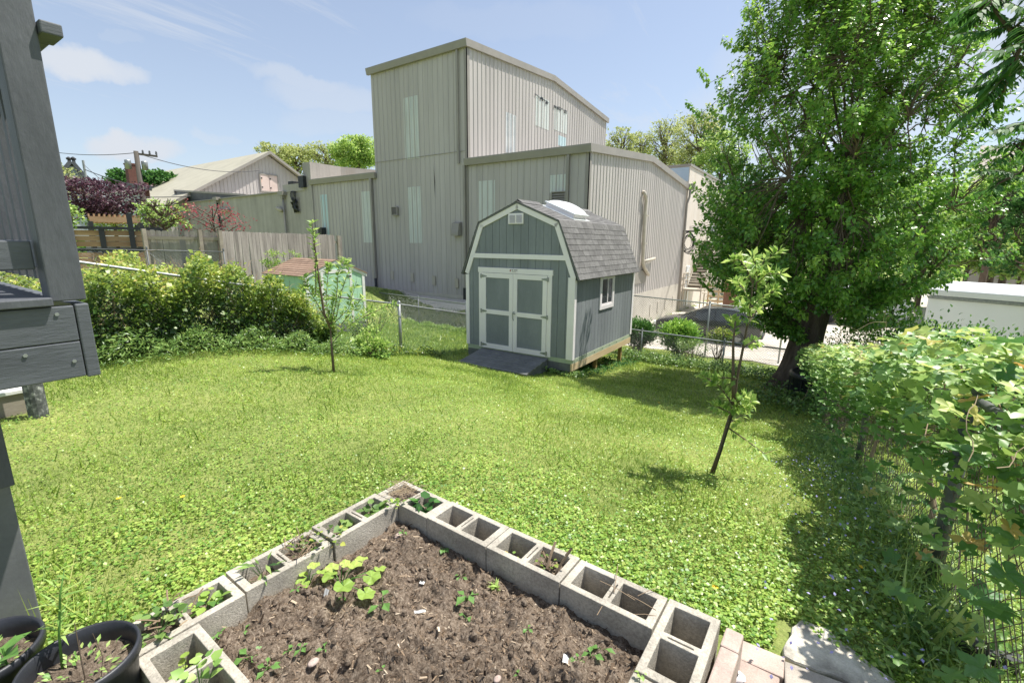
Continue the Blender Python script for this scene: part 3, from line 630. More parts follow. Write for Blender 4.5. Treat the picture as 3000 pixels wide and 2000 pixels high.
# doors
DX0, DX1, DZ0, DZ1 = .50, 2.40, -.02, 1.88
tk = .11
for nm, bb in (('door_casing', ((DX0-.09, -.03, DZ0), (DX0+.02, -.001, DZ1+.0))), ('door_casing', ((DX1-.02, -.03, DZ0), (DX1+.09, -.001, DZ1+.0))), ('door_casing', ((DX0-.11, -.034, DZ1+.002), (DX1+.11, -.001, DZ1+.125)))):
    b = MB(); b.box(*bb); sh(nm, b, M['shedtrim'])
mid = (DX0+DX1)/2
for (x0, x1, hs) in ((DX0+.025, mid-.004, 1), (mid+.004, DX1-.025, -1)):
    dr = MB(); dr.box((x0+.004, -.026, DZ0+.01), (x1-.004, -.001, DZ1-.008)); dd = sh('door', dr, M['shedwall'])
    for bb in (((x0, DZ0), (x0+tk, DZ1-.006)), ((x1-tk, DZ0), (x1, DZ1-.006))):
        b = MB(); b.box((bb[0][0], -.046, bb[0][1]), (bb[1][0], -.0262, bb[1][1])); b.build('stile', M['shedtrim'], dd)
    for (za, zb_) in ((DZ0, DZ0+.12), (.86, .97), (DZ1-.12, DZ1-.006)):
        b = MB(); b.box((x0+tk+.001, -.045, za), (x1-tk-.001, -.0264, zb_)); b.build('rail', M['shedtrim'], dd)
    for zc in (.06, .92, 1.79):
        hx = x0 if hs > 0 else x1; b = MB(); b.prism([(hx, -.052, zc-.035), (hx+hs*.14, -.052, zc-.012), (hx+hs*.14, -.052, zc+.012), (hx, -.052, zc+.035)], (0, .005, 0)); b.box((hx-.02-hs*.03, -.056, zc-.05), (hx+.012-hs*.03, -.047, zc+.05)); b.build('hinge', M['galv'], dd)
b = MB(); b.tube([(mid+.05, -.05, .98), (mid+.02, -.085, .96), (mid+.02, -.085, .82), (mid+.03, -.06, .76)], .011, 6); b.tube([(mid+.02, -.05, .93), (mid+.07, -.06, .93)], .018, 6); sh('door_handle', b, M['galv'])
pl = MB(); pl.box((mid-.11, -.04, DZ1+.035), (mid+.11, -.0345, DZ1+.115)); plo = sh('name_plate', pl, M['shedtrim'])
def textobj(s, size, m, parent, loc, rot, name='lettering'):
    c = bpy.data.curves.new(name, 'FONT'); c.body = s; c.size = size; c.align_x = 'CENTER'; c.align_y = 'CENTER'; c.extrude = .0008; c.materials.append(m)
    o = bpy.data.objects.new(name, c); C.objects.link(o); bpy.context.view_layer.update(); me = bpy.data.meshes.new_from_object(o.evaluated_get(bpy.context.evaluated_depsgraph_get())); bpy.data.objects.remove(o)
    return link(name, me, parent, loc=loc, rot=rot)
textobj('TUFF SHED', .042, M['black'], plo, (mid+.015, -.0415, DZ1+.087), (math.pi/2, 0, 0))
textobj('tuffshed.com', .022, M['black'], plo, (mid+.015, -.0415, DZ1+.053), (math.pi/2, 0, 0))
b = MB(); b.prism([(mid-.10, -.0405, DZ1+.05), (mid-.075, -.0405, DZ1+.05), (mid-.075, -.0405, DZ1+.085), (mid-.0875, -.0405, DZ1+.1), (mid-.10, -.0405, DZ1+.085)], (0, -.001, 0)); b.build('emblem', stock('red_mark', ['a4372f'], 2), plo)
# window on the right side
wy0, wy1, wz0, wz1 = 1.42, 2.34, .98, 1.86
wn = empty('window'); wn.parent = shed
for bb in (((wy0, wz0), (wy1, wz0+.1)), ((wy0, wz1-.1), (wy1, wz1)), ((wy0, wz0+.1), (wy0+.1, wz1-.1)), ((wy1-.1, wz0+.1), (wy1, wz1-.1))):
    b = MB(); b.box((SW+.001, bb[0][0], bb[0][1]), (SW+.026, bb[1][0], bb[1][1])); b.build('casing', M['shedtrim'], wn)
f = MB(); iy0, iy1, iz0, iz1 = wy0+.1, wy1-.1, wz0+.1, wz1-.1
for bb in (((iy0, iz0), (iy1, iz0+.04)), ((iy0, iz1-.03), (iy1, iz1)), ((iy0, iz0+.04), (iy0+.03, iz1-.03)), ((iy1-.03, iz0+.04), (iy1, iz1-.03)), (((iy0+iy1)/2+.02, iz0+.04), ((iy0+iy1)/2+.06, iz1-.03))): f.box((SW+.0005, bb[0][0], bb[0][1]), (SW+.018, bb[1][0], bb[1][1]))
f.build('sash', M['shedtrim'], wn)
b = MB(); b.box((SW+.001, iy0+.031, iz0+.041), (SW+.006, (iy0+iy1)/2+.019, iz1-.031)); b.build('pane', M['glass'], wn)
b = MB(); b.box((SW+.001, (iy0+iy1)/2+.061, iz0+.041), (SW+.004, iy1-.031, iz1-.031)); b.build('pane', M['glass'], wn)
# floor frame
b = MB(); b.box((0.02, -.005, -.105), (SW-.0, .03, -.003)); sh('sill', b, M['sill_green'])
b = MB(); b.box((SW-.03, .032, -.105), (SW+.008, SD-.01, -.003)); sh('sill', b, M['sill_green'])
b = MB(); b.box((0.03, -.012, -.29), (SW-.03, .028, -.108)); sh('skirt_board', b, M['darkpaint'])
b = MB(); b.box((SW-.028, -.015, -.27), (SW+.012, SD+.0, -.108)); sh('rim_beam', b, M['treated'])
for (x, y) in ((SW-.09, .07), (SW-.09, 1.55), (SW-.09, SD-.55), (.1, .12), (.1, 1.9), (.1, SD-.4), (1.5, .12), (1.5, 3.2)):
    wx, wy = SO.x+x, SO.y+y; zb_ = tz(wx, wy)-SO.z-.1; b = MB(); b.box((x-.045, y-.045, zb_), (x+.045, y+.045, -.272 if x > 2.9 or y > .2 else -.292)); sh('post', b, M['treated_dk'])
b = MB(); b.box((.03, .035, -.26), (SW-.035, SD-.02, -.003)); sh('floor_frame', b, M['treated_dk'])
for k in range(8):
    b = MB(); b.tube([(SW+.012, .25+k*.5, -.055), (SW+.016, .25+k*.5, -.055)], .013, 8); sh('bolt', b, M['darkmetal'])
# ramp, boards running across
ramp_o = empty('shed_ramp', SO, SYAW, label='dark grey boarded ramp leading up to the grey shed doors', cat='ramp')
RX0, RX1, RL = .50, 2.45, .98
zt, zb2 = -.05, -.215
for k in range(9):
    f0, f1 = k/9, (k+1)/9-.012; b = MB()
    za, zb_ = zt+(zb2-zt)*f0, zt+(zb2-zt)*f1
    b.prism([(RX0, -.03-RL*f0, za), (RX0, -.03-RL*f1, zb_), (RX0, -.03-RL*f1, zb_-.028), (RX0, -.03-RL*f0, za-.028)], (RX1-RX0+random.uniform(-.01, .01), 0, 0)); b.build('ramp_board', M['darkpaint'], ramp_o)
for x in (RX0+.02, RX1-.06):
    b = MB(); b.prism([(x, -.035, zt-.031), (x, -.03-RL, zb2-.031), (x, -.03-RL, zb2-.1), (x, -.035, zt-.33)], (.04, 0, 0)); b.build('stringer', M['darkpaint'], ramp_o)
# ================================================================== mint green shed (gable towards +X)
gs = empty('mint_green_shed', label='small mint green shed with white trim and brown shingle roof beyond the fence', cat='shed')
GX, GY0, GY1, GZ, GE, GR, GL = -13.0, 8.02, 10.15, -2.66, -1.0, -.60, 2.25
gy = (GY0+GY1)/2
b = MB(); b.prism([(GX-.02, GY0+.02, GZ-.3), (GX-.02, GY1-.02, GZ-.3), (GX-.02, GY1-.02, GE-.03), (GX-.02, gy, GR-.03), (GX-.02, GY0+.02, GE-.03)], (-GL+.04, 0, 0)); b.build('wall_core', M['mint'], gs)
n = 7; g_ = (GY1-GY0)/n
for i in range(n):
    y0, y1 = GY0+i*g_+.004, GY0+(i+1)*g_-.004; h = lambda y: GE+(GR-GE)*(1-abs(y-gy)/(gy-GY0))-.04
    ys = [y0]+([gy] if y0 < gy < y1 else [])+[y1]
    b = MB(); b.prism([(GX-.02, y0, GZ), (GX-.02, y1, GZ)]+[(GX-.02, q, h(q)) for q in ys[::-1]], (.025, 0, 0)); b.build('siding_board', M['mint'], gs)
n = 8
for i in range(n):
    x0 = GX-GL+i*GL/n+.004; b = MB(); b.box((x0, GY0-.005, GZ), (x0+GL/n-.008, GY0+.02, GE-.02)); b.build('siding_board', M['mint'], gs)
for (y0, y1) in ((GY0-.01, GY0+.09), (GY1-.09, GY1+.01)):
    b = MB(); b.box((GX+.006, y0, GZ-.02), (GX+.026, y1, GE-.04)); b.build('corner_trim', M['whitewood'], gs)
b = MB(); b.box((GX-.09, GY0-.026, GZ-.02), (GX+.006, GY0-.006, GE-.05)); b.build('corner_trim', M['whitewood'], gs)
b = MB(); b.box((GX-GL-.01, GY0-.026, GZ-.02), (GX-GL+.08, GY0-.006, GE-.05)); b.build('corner_trim', M['whitewood'], gs)
for (ya, yb, za, zb_) in ((GY0-.1, gy, GE-.07, GR), (GY1+.1, gy, GE-.07, GR)):
    b = MB(); b.prism([(GX+.008, ya, za-.09), (GX+.008, yb, zb_-.1), (GX+.008, yb, zb_), (GX+.008, ya, za)], (.03, 0, 0)); b.build('rake_trim', M['whitewood'], gs)
    up = Vector((0, -(zb_-za)*(1 if yb > ya else -1), abs(yb-ya))).normalized(); nc = 9; d = Vector((0, yb-ya, zb_-za)); ex = d.length/nc; d.normalize()
    if ya < yb:
        for c in range(nc):
            base = Vector((GX-GL-.06, ya, za))+d*ex*c+up*.012; b = MB(); b.prism([base, base+d*ex*1.15, base+d*ex*1.15+up*.008, base+up*.02], (GL+.12, 0, 0)); b.build('shingle_course', M['shingle_brown'], gs)
    else:
        b = MB(); base = Vector((GX-GL-.06, ya, za)); b.prism([base, Vector((base.x, yb, zb_)), Vector((base.x, yb, zb_))+up*.03, base+up*.03], (GL+.12, 0, 0)); b.build('roof_slope', M['shingle_brown'], gs)
d0, d1 = gy-.48, gy+.48
for bb in (((d0-.09, GZ), (d0, GE+.0)), ((d1, GZ), (d1+.09, GE+.0)), ((d0-.09, GE+.001), (d1+.09, GE+.11))):
    b = MB(); b.box((GX+.006, bb[0][0], bb[0][1]), (GX+.03, bb[1][0], bb[1][1])); b.build('door_casing', M['whitewood'], gs)
dm = MB(); dm.box((GX+.006, d0+.005, GZ+.05), (GX+.02, d1-.005, GE-.01)); dd = dm.build('door', M['mint'], gs)
for k in range(1, 4):
    y = d0+(d1-d0)*k/4; b = MB(); b.box((GX+.0201, y-.006, GZ+.1), (GX+.0215, y+.006, GE-.1)); b.build('groove_batten', M['mint'], dd)
for z in (GE-.12, (GE+GZ)/2, GZ+.2):
    b = MB(); b.box((GX+.03, d1-.1, z-.02), (GX+.036, d1+.06, z+.02)); b.build('hinge', M['darkmetal'], dd)
b = MB(); b.box((GX-GL, GY0, GZ-.35), (GX+.0, GY1, GZ-.001)); b.build('skid_base', M['darkpaint'], gs)
# ================================================================== deck at the left edge
XD, YE = -2.05, .472
deck = empty('timber_deck', (XD, YE, -1.6), label='grey painted timber deck corner with post and railing at the left edge', cat='deck')
def dk(name, mb, m='deckpaint', bevel=.004):
    mb.v = [(p[0]-XD, p[1]-YE, p[2]+1.6) for p in mb.v]; return mb.build(name, M[m], deck, bevel=bevel)
for (za, zb_) in ((-.457, -.3355), (-.3335, -.216)):
    b = MB(); b.box((XD-.038, -1.6, za), (XD, .434, zb_)); dk('rim_board', b, 'deckpaint_h')
b = MB(); b.box((-5.2, .4365, -.462), (XD+.002, YE, -.212)); dk('rim_joist', b, 'deckpaint_h')
for k in range(9):
    y1 = .385-k*.144; b = MB(); b.box((-5.2, y1-.138, -.212), (XD+.018, y1, -.185)); dk('deck_board', b)
b = MB(); b.box((XD-.092, .382, -.2), (XD-.002, .471, .85)); dk('railing_post', b)
b = MB(); b.box((XD-.085, -1.6, -.098), (XD-.048, .372, -.008)); dk('bottom_rail', b, 'deckpaint_h')
b = MB(); b.box((XD-.085, -1.6, .56), (XD-.048, .372, .65)); dk('top_rail', b, 'deckpaint_h')
b = MB(); b.box((XD-.6, .36, .60), (XD-.093, .515, .636)); b.box((XD-.093, .473, .60), (XD+.02, .525, .636)); dk('cap_board', b, 'deckpaint_h')
b = MB(); b.box((-5.2, .40, -.098), (XD-.095, .437, -.008)); dk('bottom_rail', b, 'deckpaint_h')
b = MB(); b.box((-5.2, .40, .50), (XD-.095, .437, .59)); dk('top_rail', b, 'deckpaint_h')
for k in range(24):
    x = XD-.2-k*.125; b = MB(); b.box((x-.02, .438, -.15), (x+.02, .47, .6)); dk('baluster', b, bevel=0)
b = MB(); b.box((-2.34, .12, -.86), (-2.30, .244, -.46)); dk('post_bracket', b)
b = MB(); b.box((-2.56, .105, -1.75), (-2.42, .243, -.862)); dk('support_post', b, 'darkpaint')
b = MB(); b.box((-2.56, .105, -.86), (-2.345, .24, -.46)); dk('support_post', b, 'darkpaint')
for (y, z) in ((.39, -.24), (.30, -.36), (.41, -.40)):
    b = MB(); b.tube([(XD+.0005, y, z), (XD+.004, y, z)], .006, 6); dk('nail_head', b, 'galv', 0)
q = pt(110, 1196, z=-1.52); b = MB(); b.tube([(q.x, q.y, -1.8), (q.x, q.y, -.46)], .07, 14); dk('round_post', b, 'barkstain', 0)
st = empty('wooden_step', (-6.3, .75, -1.6), label='pale weathered low wooden step platform beneath the deck', cat='step')
for k in range(5):
    b = MB(); x = .28-k*.24; b.box((x-.225, -1.5, .20), (x, .2, .235)); b.build('step_board', M['whitewood'], st, bevel=.004)
b = MB(); b.box((.2, -1.5, -.1), (.26, .18, .199)); b.box((-1.0, .12, -.1), (.199, .18, .199)); b.build('step_frame', M['oldwood_h'], st)
# ================================================================== raised bed of concrete blocks
BA = Vector((-1.961, 1.734)); BY = -.0238; BT = -1.398
bed = empty('raised_garden_bed', (BA.x, BA.y, BT-.2), BY, label='raised garden bed walled with hollow grey concrete blocks in the foreground', cat='garden bed')
def blockmesh(split=True):
    # footprint cells: shell, two cores, webs; x 0..BL, y 0..BW (y runs towards -Y when placed)
    BL, BW, BH = .392, .192, .19
    xs = [0, .034, .178, .193, .199, .214, .358, BL]; ys = [0, .03, .05, BW-.05, BW-.03, BW]
    holes = {(1, j) for j in (1, 2, 3)} | {(5, j) for j in (1, 2, 3)}
    if split: holes |= {(3, 2)}
    holes |= set()
    vid = {}; vs = []; fs = []
    def V_(i, j, k):
        key = (i, j, k)
        if key not in vid: vid[key] = len(vs); vs.append((xs[i], ys[j], BH*k))
        return vid[key]
    solid = lambda i, j: 0 <= i < 7 and 0 <= j < 5 and (i, j) not in holes
    for i in range(7):
        for j in range(5):
            if not solid(i, j): continue
            fs.append((V_(i, j, 1), V_(i+1, j, 1), V_(i+1, j+1, 1), V_(i, j+1, 1))); fs.append((V_(i, j, 0), V_(i, j+1, 0), V_(i+1, j+1, 0), V_(i+1, j, 0)))
            for (di, dj, e) in ((-1, 0, ((0, 0), (0, 1))), (1, 0, ((1, 1), (1, 0))), (0, -1, ((1, 0), (0, 0))), (0, 1, ((0, 1), (1, 1)))):
                if not solid(i+di, j+dj):
                    (a0, b0), (a1, b1) = e; fs.append((V_(i+a0, j+b0, 1), V_(i+a1, j+b1, 1), V_(i+a1, j+b1, 0), V_(i+a0, j+b0, 0)))
    b = MB(); b.add(vs, fs); return b.mesh('concrete_block', M['block'])
bm0 = blockmesh()
def put_block(u, v, rot, dz=0, tw=0, lab=None):
    """(u,v) = corner in bed coords (u along the right arm, v towards the camera)"""
    o = link('concrete_block', bm0, bed, loc=(u, -v, .01+dz), rot=(random.uniform(-.008, .008), random.uniform(-.008, .008), rot+tw)); bev(o, .007, 3)
    if lab: o['label'] = lab
    return o
for k in range(4): put_block(k*.397, .194, 0, random.uniform(-.004, .004), random.uniform(-.006, .006))
put_block(1.592, .002, -math.pi/2, 0, .01); put_block(1.594, .40, -math.pi/2, -.004, -.01); put_block(1.595, .798, -math.pi/2, -.004, .0)
put_block(-.012, .198, -math.pi/2, .0, .01); put_block(-.012, .597, -math.pi/2, -.012, -.012); put_block(-.004, .998, -math.pi/2, -.006, .0)
put_block(.205, 1.365, 0, .0, 0); put_block(.605, 1.367, 0, 0, 0); put_block(1.003, 1.367, 0, 0, 0)
def bedp(u, v, z=0): 
    c, s = math.cos(BY), math.sin(BY); return Vector((BA.x+c*u-s*(-v), BA.y+s*u+c*(-v), z))
# soil: broken clods in real relief
us = np.arange(.165, 1.62, .0095); vs_ = np.arange(.165, 1.22, .0095); U, Vv = np.meshgrid(us, vs_)
def fnoise(x, y, z=0): return noise.noise(Vector((x, y, z)))
H = np.zeros_like(U)
for a in range(U.shape[0]):
    for b_ in range(U.shape[1]):
        x, y = U[a, b_], Vv[a, b_]
        h = .022*fnoise(x*4, y*4)+.022*fnoise(x*11, y*11, 3)
        wx, wy = x+.02*fnoise(x*17, y*17, 21), y+.02*fnoise(x*17, y*17, 31); c_ = fnoise(wx*20, wy*20, 7); h += .03*abs(c_)**.9*(1 if c_ > 0 else -.5)*(1+1.2*fnoise(x*3, y*3, 50)); h += .012*fnoise(wx*46, wy*46, 9)+.007*fnoise(wx*85, wy*85, 12)
        H[a, b_] = h
wall_d = np.minimum.reduce([U-.19, Vv-.19, 1.59-U, 1.18-Vv])
SZ = -1.500+H-.02*np.exp(-np.maximum(wall_d, 0)*18)
for (u0, v0, r_, hh) in ((.34, .25, .1, .035), (1.43, .46, .07, .05), (.75, .42, .05, .02), (.2, .9, .09, .03), (1.1, .33, .08, .02)):
    SZ += hh*np.exp(-((U-u0)**2+(Vv-v0)**2)/(r_*r_))
for (u0, v0, r_, hh) in ((1.40, .56, .06, .06), (1.0, .25, .05, .03), (.7, 1.0, .06, .05), (.62, .28, .05, .03)):
    SZ -= hh*np.exp(-((U-u0)**2+(Vv-v0)**2)/(r_*r_))
cb, sb = math.cos(BY), math.sin(BY)
PX_ = BA.x+cb*U+sb*Vv; PY_ = BA.y+sb*U-cb*Vv
q, n = U.shape; i = np.arange((q-1)*(n-1)); r, c = i//(n-1), i % (n-1); a = r*n+c
npmesh('garden_soil', np.stack([PX_, PY_, SZ], -1).reshape(-1, 3), np.stack([a, a+n, a+n+1, a+1], 1), M['earth'], smooth=True, kind='structure')
def soilz(u, v):
    a_ = int(np.clip(round((v-.165)/.0095), 0, SZ.shape[0]-1)); b_ = int(np.clip(round((u-.165)/.0095), 0, SZ.shape[1]-1)); return float(SZ[a_, b_])
# soil fill down inside the hollow cores
fill = MB()
for (u0, u1, v0, v1, z) in [(.2, 1.9, 0, .2, -1.535), (1.59, 1.79, .2, .98, -1.55), (0, .2, .2, 1.42, -1.5), (.2, 1.5, 1.17, 1.37, -1.52), (0, .2, 0, .2, -1.43)]:
    a, b_ = bedp(u0+.01, v0+.01), bedp(min(u1, 1.79)-.01, v1-.01)
for k in range(4): 
    for h0 in (.034, .214):
        z = {0: (-1.42, -1.46)}.get(k, (-1.52, -1.52, -1.50, -1.55))[0 if h0 < .1 else 1] if k == 0 else (-1.53 if not (k == 2 and h0 > .1) else -1.44)
        p = [bedp(k*.397+h0+dx, .197-dy, z) for (dx, dy) in ((-.004, .025), (.15, .025), (.15, .167), (-.004, .167))]; fill.add(p+[v_+Vector((0, 0, -.1)) for v_ in p], [(0, 1, 2, 3)])
for (u_, v_, zs) in ((1.592, .002, (-1.57, -1.57)), (1.594, .40, (-1.56, -1.56)), (-.012, .198, (-1.47, -1.47)), (-.012, .597, (-1.45, -1.48)), (-.004, .998, (-1.47, -1.44))):
    for h0, z in zip((.034, .214), zs):
        p = [bedp(u_+.025+dy, v_+h0+dx, z) for (dx, dy) in ((-.004, 0), (-.004, .144), (.15, .144), (.15, 0))]; fill.add(p, [(0, 1, 2, 3)])
for u_ in (.205, .607, 1.0):
    for h0 in (.034, .214):
        p = [bedp(u_+h0+dx, 1.368-dy, -1.53) for (dx, dy) in ((-.004, .025), (.15, .025), (.15, .167), (-.004, .167))]; fill.add(p, [(0, 1, 2, 3)])
fill.build('block_core_soil', M['earth'], kind='stuff')
# ================================================================== brick edging, pavers, old slab (pieces of the patio)
patio = empty('patio', (0, 1.5, -1.6), kind='structure')
def piece(name, cx, cy, w_, d_, h, rz, m, zt, bv=.006):
    b = MB(); b.box((-w_/2, -d_/2, -h), (w_/2, d_/2, 0)); o = b.build(name, M[m], patio, bevel=bv); o.location = (cx, cy-1.5, zt+1.6); o.rotation_euler = (random.uniform(-.015, .015), random.uniform(-.015, .015), rz); return o
for k in range(4):
    c0 = bedp(1.835, .055+.197*k+(0 if k == 0 else -.05)); piece('brick', c0.x+.0, c0.y, .062, .1 if k == 0 else .192, .2, BY-.02, 'paver', -1.41, .007)
pvs = [((2160, 1863), (2243, 1903), (2225, 1955), (2145, 1915)), ((2140, 1925), (2222, 1965), (2205, 2030), (2112, 2010))]
piece('paver', -.035, 1.80, .16, .105, .06, .02, 'paver', -1.575); piece('paver', -.04, 1.69, .15, .11, .06, .0, 'paver', -1.575); piece('paver', .0, 1.575, .15, .11, .06, .02, 'paver', -1.575); piece('paver', -.17, 1.575, .0, .11, .06, .02, 'paver', -1.575)if False else None
piece('concrete_slab', .235, 1.70, .36, .30, .06, .10, 'paver_grey', -1.570)
# old weathered slab edge behind, irregular outline
def irregular(name, pts, z0, z1, m, parent=None, sub=.04, **k):
    P = []
    for a, c in zip(pts, pts[1:]+pts[:1]):
        a, c = Vector(a), Vector(c); nn_ = max(1, int((c-a).length/sub))
        for j in range(nn_):
            p = a.lerp(c, j/nn_); P.append((p.x+random.uniform(-.012, .012), p.y+random.uniform(-.012, .012)))
    b = MB(); b.prism([(p[0], p[1], z0) for p in P], (0, 0, z1-z0)); return b.build(name, M[m], parent, **k)
irregular('old_concrete', [(.03, 1.86), (.08, 2.13), (.18, 2.12), (.36, 2.0), (.6, 1.88), (.85, 1.6), (.85, 1.2), (.46, 1.2), (.44, 1.84), (.2, 1.875)], -1.75, -1.578, 'oldslab', bevel=.01, kind='structure')
# ================================================================== fences
def chainmesh(p0, p1, zb0, zb1, zt0, zt1, pitch=.075, r=.0021, nrm=None, wav=0):
    """diamond wire net between two verticals, as 3-sided wires"""
    p0 = Vector((p0[0], p0[1], 0)); p1 = Vector((p1[0], p1[1], 0)); Ln = (p1-p0).length; d = (p1-p0)/Ln; nn = Vector((-d.y, d.x, 0)); H = max(zt0-zb0, zt1-zb1)
    A = []; B = []
    def P(s, h): f = s/Ln; zb = zb0+(zb1-zb0)*f; ztt = zt0+(zt1-zt0)*f; return p0+d*s+Vector((0, 0, min(zb+h, ztt)))
    n = int((Ln+H)/pitch)+1
    seg = 1 if wav == 0 else 10
    for k in range(n):
        for sg in (1, -1):
            s0 = k*pitch-(H if sg > 0 else 0); # line s = s0 + sg*h
            s0 = k*pitch-H if sg > 0 else k*pitch
            ha, hb = 0, H; sa, sb_ = s0, s0+sg*H
            if sg > 0:
                if sa < 0: ha = -sa; sa = 0
                if sb_ > Ln: hb = H-(sb_-Ln); sb_ = Ln
            else:
                if sa > Ln: ha = sa-Ln; sa = Ln
                if sb_ < 0: hb = H+sb_; sb_ = 0
            if hb-ha < .03: continue
            for j in range(seg):
                f0, f1 = j/seg, (j+1)/seg
                w0 = nn*(.0025*sg); a = P(sa+(sb_-sa)*f0, ha+(hb-ha)*f0)+w0; c = P(sa+(sb_-sa)*f1, ha+(hb-ha)*f1)+w0
                if wav:
                    a = a+nn*wav*noise.noise(a*9)+d*wav*noise.noise(a*7+Vector((5, 0, 0))); c = c+nn*wav*noise.noise(c*9)+d*wav*noise.noise(c*7+Vector((5, 0, 0)))
                A.append(a); B.append(c)
    A = np.array(A); B = np.array(B); D = unit(B-A); s1 = unit(np.cross(D, np.array([.2, .3, .9]))); s2 = np.cross(D, s1); V = []
    for e in (A, B):
        for k in range(3): an = 2*math.pi*k/3; V.append(e+(s1*math.cos(an)+s2*math.sin(an))*r)
    V = np.stack(V, 1).reshape(-1, 3); m = len(A); base = (np.arange(m)*6)[:, None]
    F = np.concatenate([base+np.array([[k, (k+1) % 3, 3+(k+1) % 3, 3+k]]) for k in range(3)])
    return V, F
def chain_fence(name, pts, posts, label, rail_r=.021, h=1.1, pitch=.075, wr=.0021, wav=0, mat='galv', terminal=(), post_r=.022, meshmat='galv', low=0.02):
    """pts: list of (x,y,ztop); posts: list of (x,y,ztop)"""
    root = empty(name, (pts[0][0], pts[0][1], 0), label=label, cat='fence'); off = Vector((pts[0][0], pts[0][1], 0))
    b = MB(); b.tube([Vector(p)-off for p in pts], rail_r, 8); b.build('top_rail', M[mat], root, smooth=True)
    for i, p in enumerate(posts):
        r_ = post_r*1.6 if i in terminal else post_r; b = MB(); q = Vector(p)-off; zg = tz(p[0], p[1])-.1; b.tube([(q.x, q.y, zg), (q.x, q.y, p[2]+.03)], r_, 10)
        b.lathe([(r_*1.15, 0), (r_*1.15, .03), (r_*.8, .055), (.001, .07)], (q.x, q.y, p[2]+.02), 10)
        po = b.build('post', M[mat], root, smooth=True)
        if i in terminal:
            for f in (.25, .5, .78):
                z = zg+(p[2]-zg)*f; b = MB(); b.tube([(q.x, q.y, z-.012), (q.x, q.y, z+.012)], r_*1.25, 10); b.build('clamp_band', M[mat], po)
    Vs = []; Fs = []; o = 0
    for a, c in zip(pts, pts[1:]):
        za, zc = tz(a[0], a[1])+low, tz(c[0], c[1])+low
        V, F = chainmesh(a, c, za, zc, a[2]-.01, c[2]-.01, pitch, wr, wav=wav); Vs.append(V-np.array(off)); Fs.append(F+o); o += len(V)
    npmesh('chain_link_mesh', np.concatenate(Vs), np.concatenate(Fs), M[meshmat], parent=root, kind='stuff')
    return root
def rl(px, py, **k): p = pt(px, py, **k); return (p.x, p.y, p.z)
LF0 = rl(232, 768, x=-7.78); LFm = rl(792, 846, x=-8.02); LF1 = (-8.2, 7.35, -1.43)
chain_fence('left_chain_link_fence', [(-7.7, .3, -.33), LF0, LFm, LF1, (-8.28, 10.1, -2.02), (-8.3, 13.8, -2.5)], [LFm, LF1, (-8.28, 10.3, -2.05), (-8.3, 13.7, -2.49)], 'chain link fence with the vine hedge, running back past the left sapling', terminal=(1,), wr=.0019)
bf = [(-19.5, 13.8, -2.22), (-14.5, 13.8, -2.3), (-11.2, 13.8, -2.36), (-8.3, 13.8, -2.5), (-4.6, 13.8, -2.62), (-2.2, 13.8, -2.66), (.4, 13.8, -2.68)]
chain_fence('back_chain_link_fence', bf, [(-14.2, 13.8, -2.31), (-11.6, 13.8, -2.36), (-4.55, 13.8, -2.62), (-2.2, 13.8, -2.66), (.35, 13.8, -2.68)], 'low chain link fence along the back of the lawn behind the grey shed')
ff = [rl(1850, 865, y=17.1), rl(2080, 889, y=17.6), rl(2200, 903, y=17.9), rl(2300, 912, y=18.1)]
chain_fence('far_chain_link_fence', ff, [ff[1], ff[3]], 'taller chain link fence standing between the car and the back lawn', post_r=.03, pitch=.09, wr=.003)
nf = [rl(180, 728, d=12.6), rl(430, 733, d=12.8), rl(655, 738, d=13)]
chain_fence('neighbour_chain_link_fence', nf, [nf[0], nf[1], nf[2]], 'neighbour chain link fence above the hedge in front of the cedar slats', wr=.0016, rail_r=.014, post_r=.016, mat='darkgalv')
def rx(y): return .80-.063*y
rf = [(rx(y), y, tz(rx(y), y)+h) for y, h in ((.7, 1.0), (2.88, .98), (5.4, .96), (8, .9), (11.0, .9))]
chain_fence('right_chain_link_fence', rf, rf[1:], 'rusty loose chain link fence under the grapevines along the right side', pitch=.06, wr=.0019, wav=.028, meshmat='rustwire', post_r=.03, mat='darkgalv')
# ---- weathered picket fence (main run + return)
def plank_fence(root, p0, p1, ztop0, ztop1, h, w_, m, front=1, rails=(.3, 1.35), gapchance=.0, railside=-1, dog=True):
    p0, p1 = Vector(p0), Vector(p1); Ln = (p1-p0).length; d = (p1-p0)/Ln; n = int(Ln/w_); nn = Vector((d.y, -d.x)); rz = math.atan2(d.y, d.x)
    for i in range(n):
        if random.random() < gapchance: continue
        s = i*w_; f = s/Ln; zt_ = ztop0+(ztop1-ztop0)*f+random.uniform(-.012, .012); hh = h+random.uniform(0, .05); ww = w_-.007; b = MB(); c_ = .03 if dog else 0
        b.prism([(0, 0, -hh), (ww, 0, -hh), (ww, 0, -c_), (ww-c_, 0, 0), (c_, 0, 0), (0, 0, -c_)], (0, .018, 0))
        o = b.build('fence_board', M[m], root); o.location = (p0.x+d.x*s, p0.y+d.y*s, zt_); o.rotation_euler = (random.uniform(-.01, .01), random.uniform(-.02, .02), rz+random.uniform(-.02, .02))
    for r_ in rails:
        b = MB(); a = Vector((p0.x, p0.y, ztop0-r_))+Vector((nn.x, nn.y, 0))*railside*.04; c = Vector((p1.x, p1.y, ztop1-r_))+Vector((nn.x, nn.y, 0))*railside*.04; b.beam(a, c, .04, .09); b.build('fence_rail', M['oldwood_h'], root)
wf = empty('board_fence', (0, 0, 0), label='tall weathered grey board fence behind the mint green shed', cat='fence')
W0, W1, W2 = (-16.2, 7.25), (-17.6, 12.45), (-17.0, 5.45)
plank_fence(wf, W0, W1, .275, .245, 1.8, .142, 'oldwood', railside=-1)
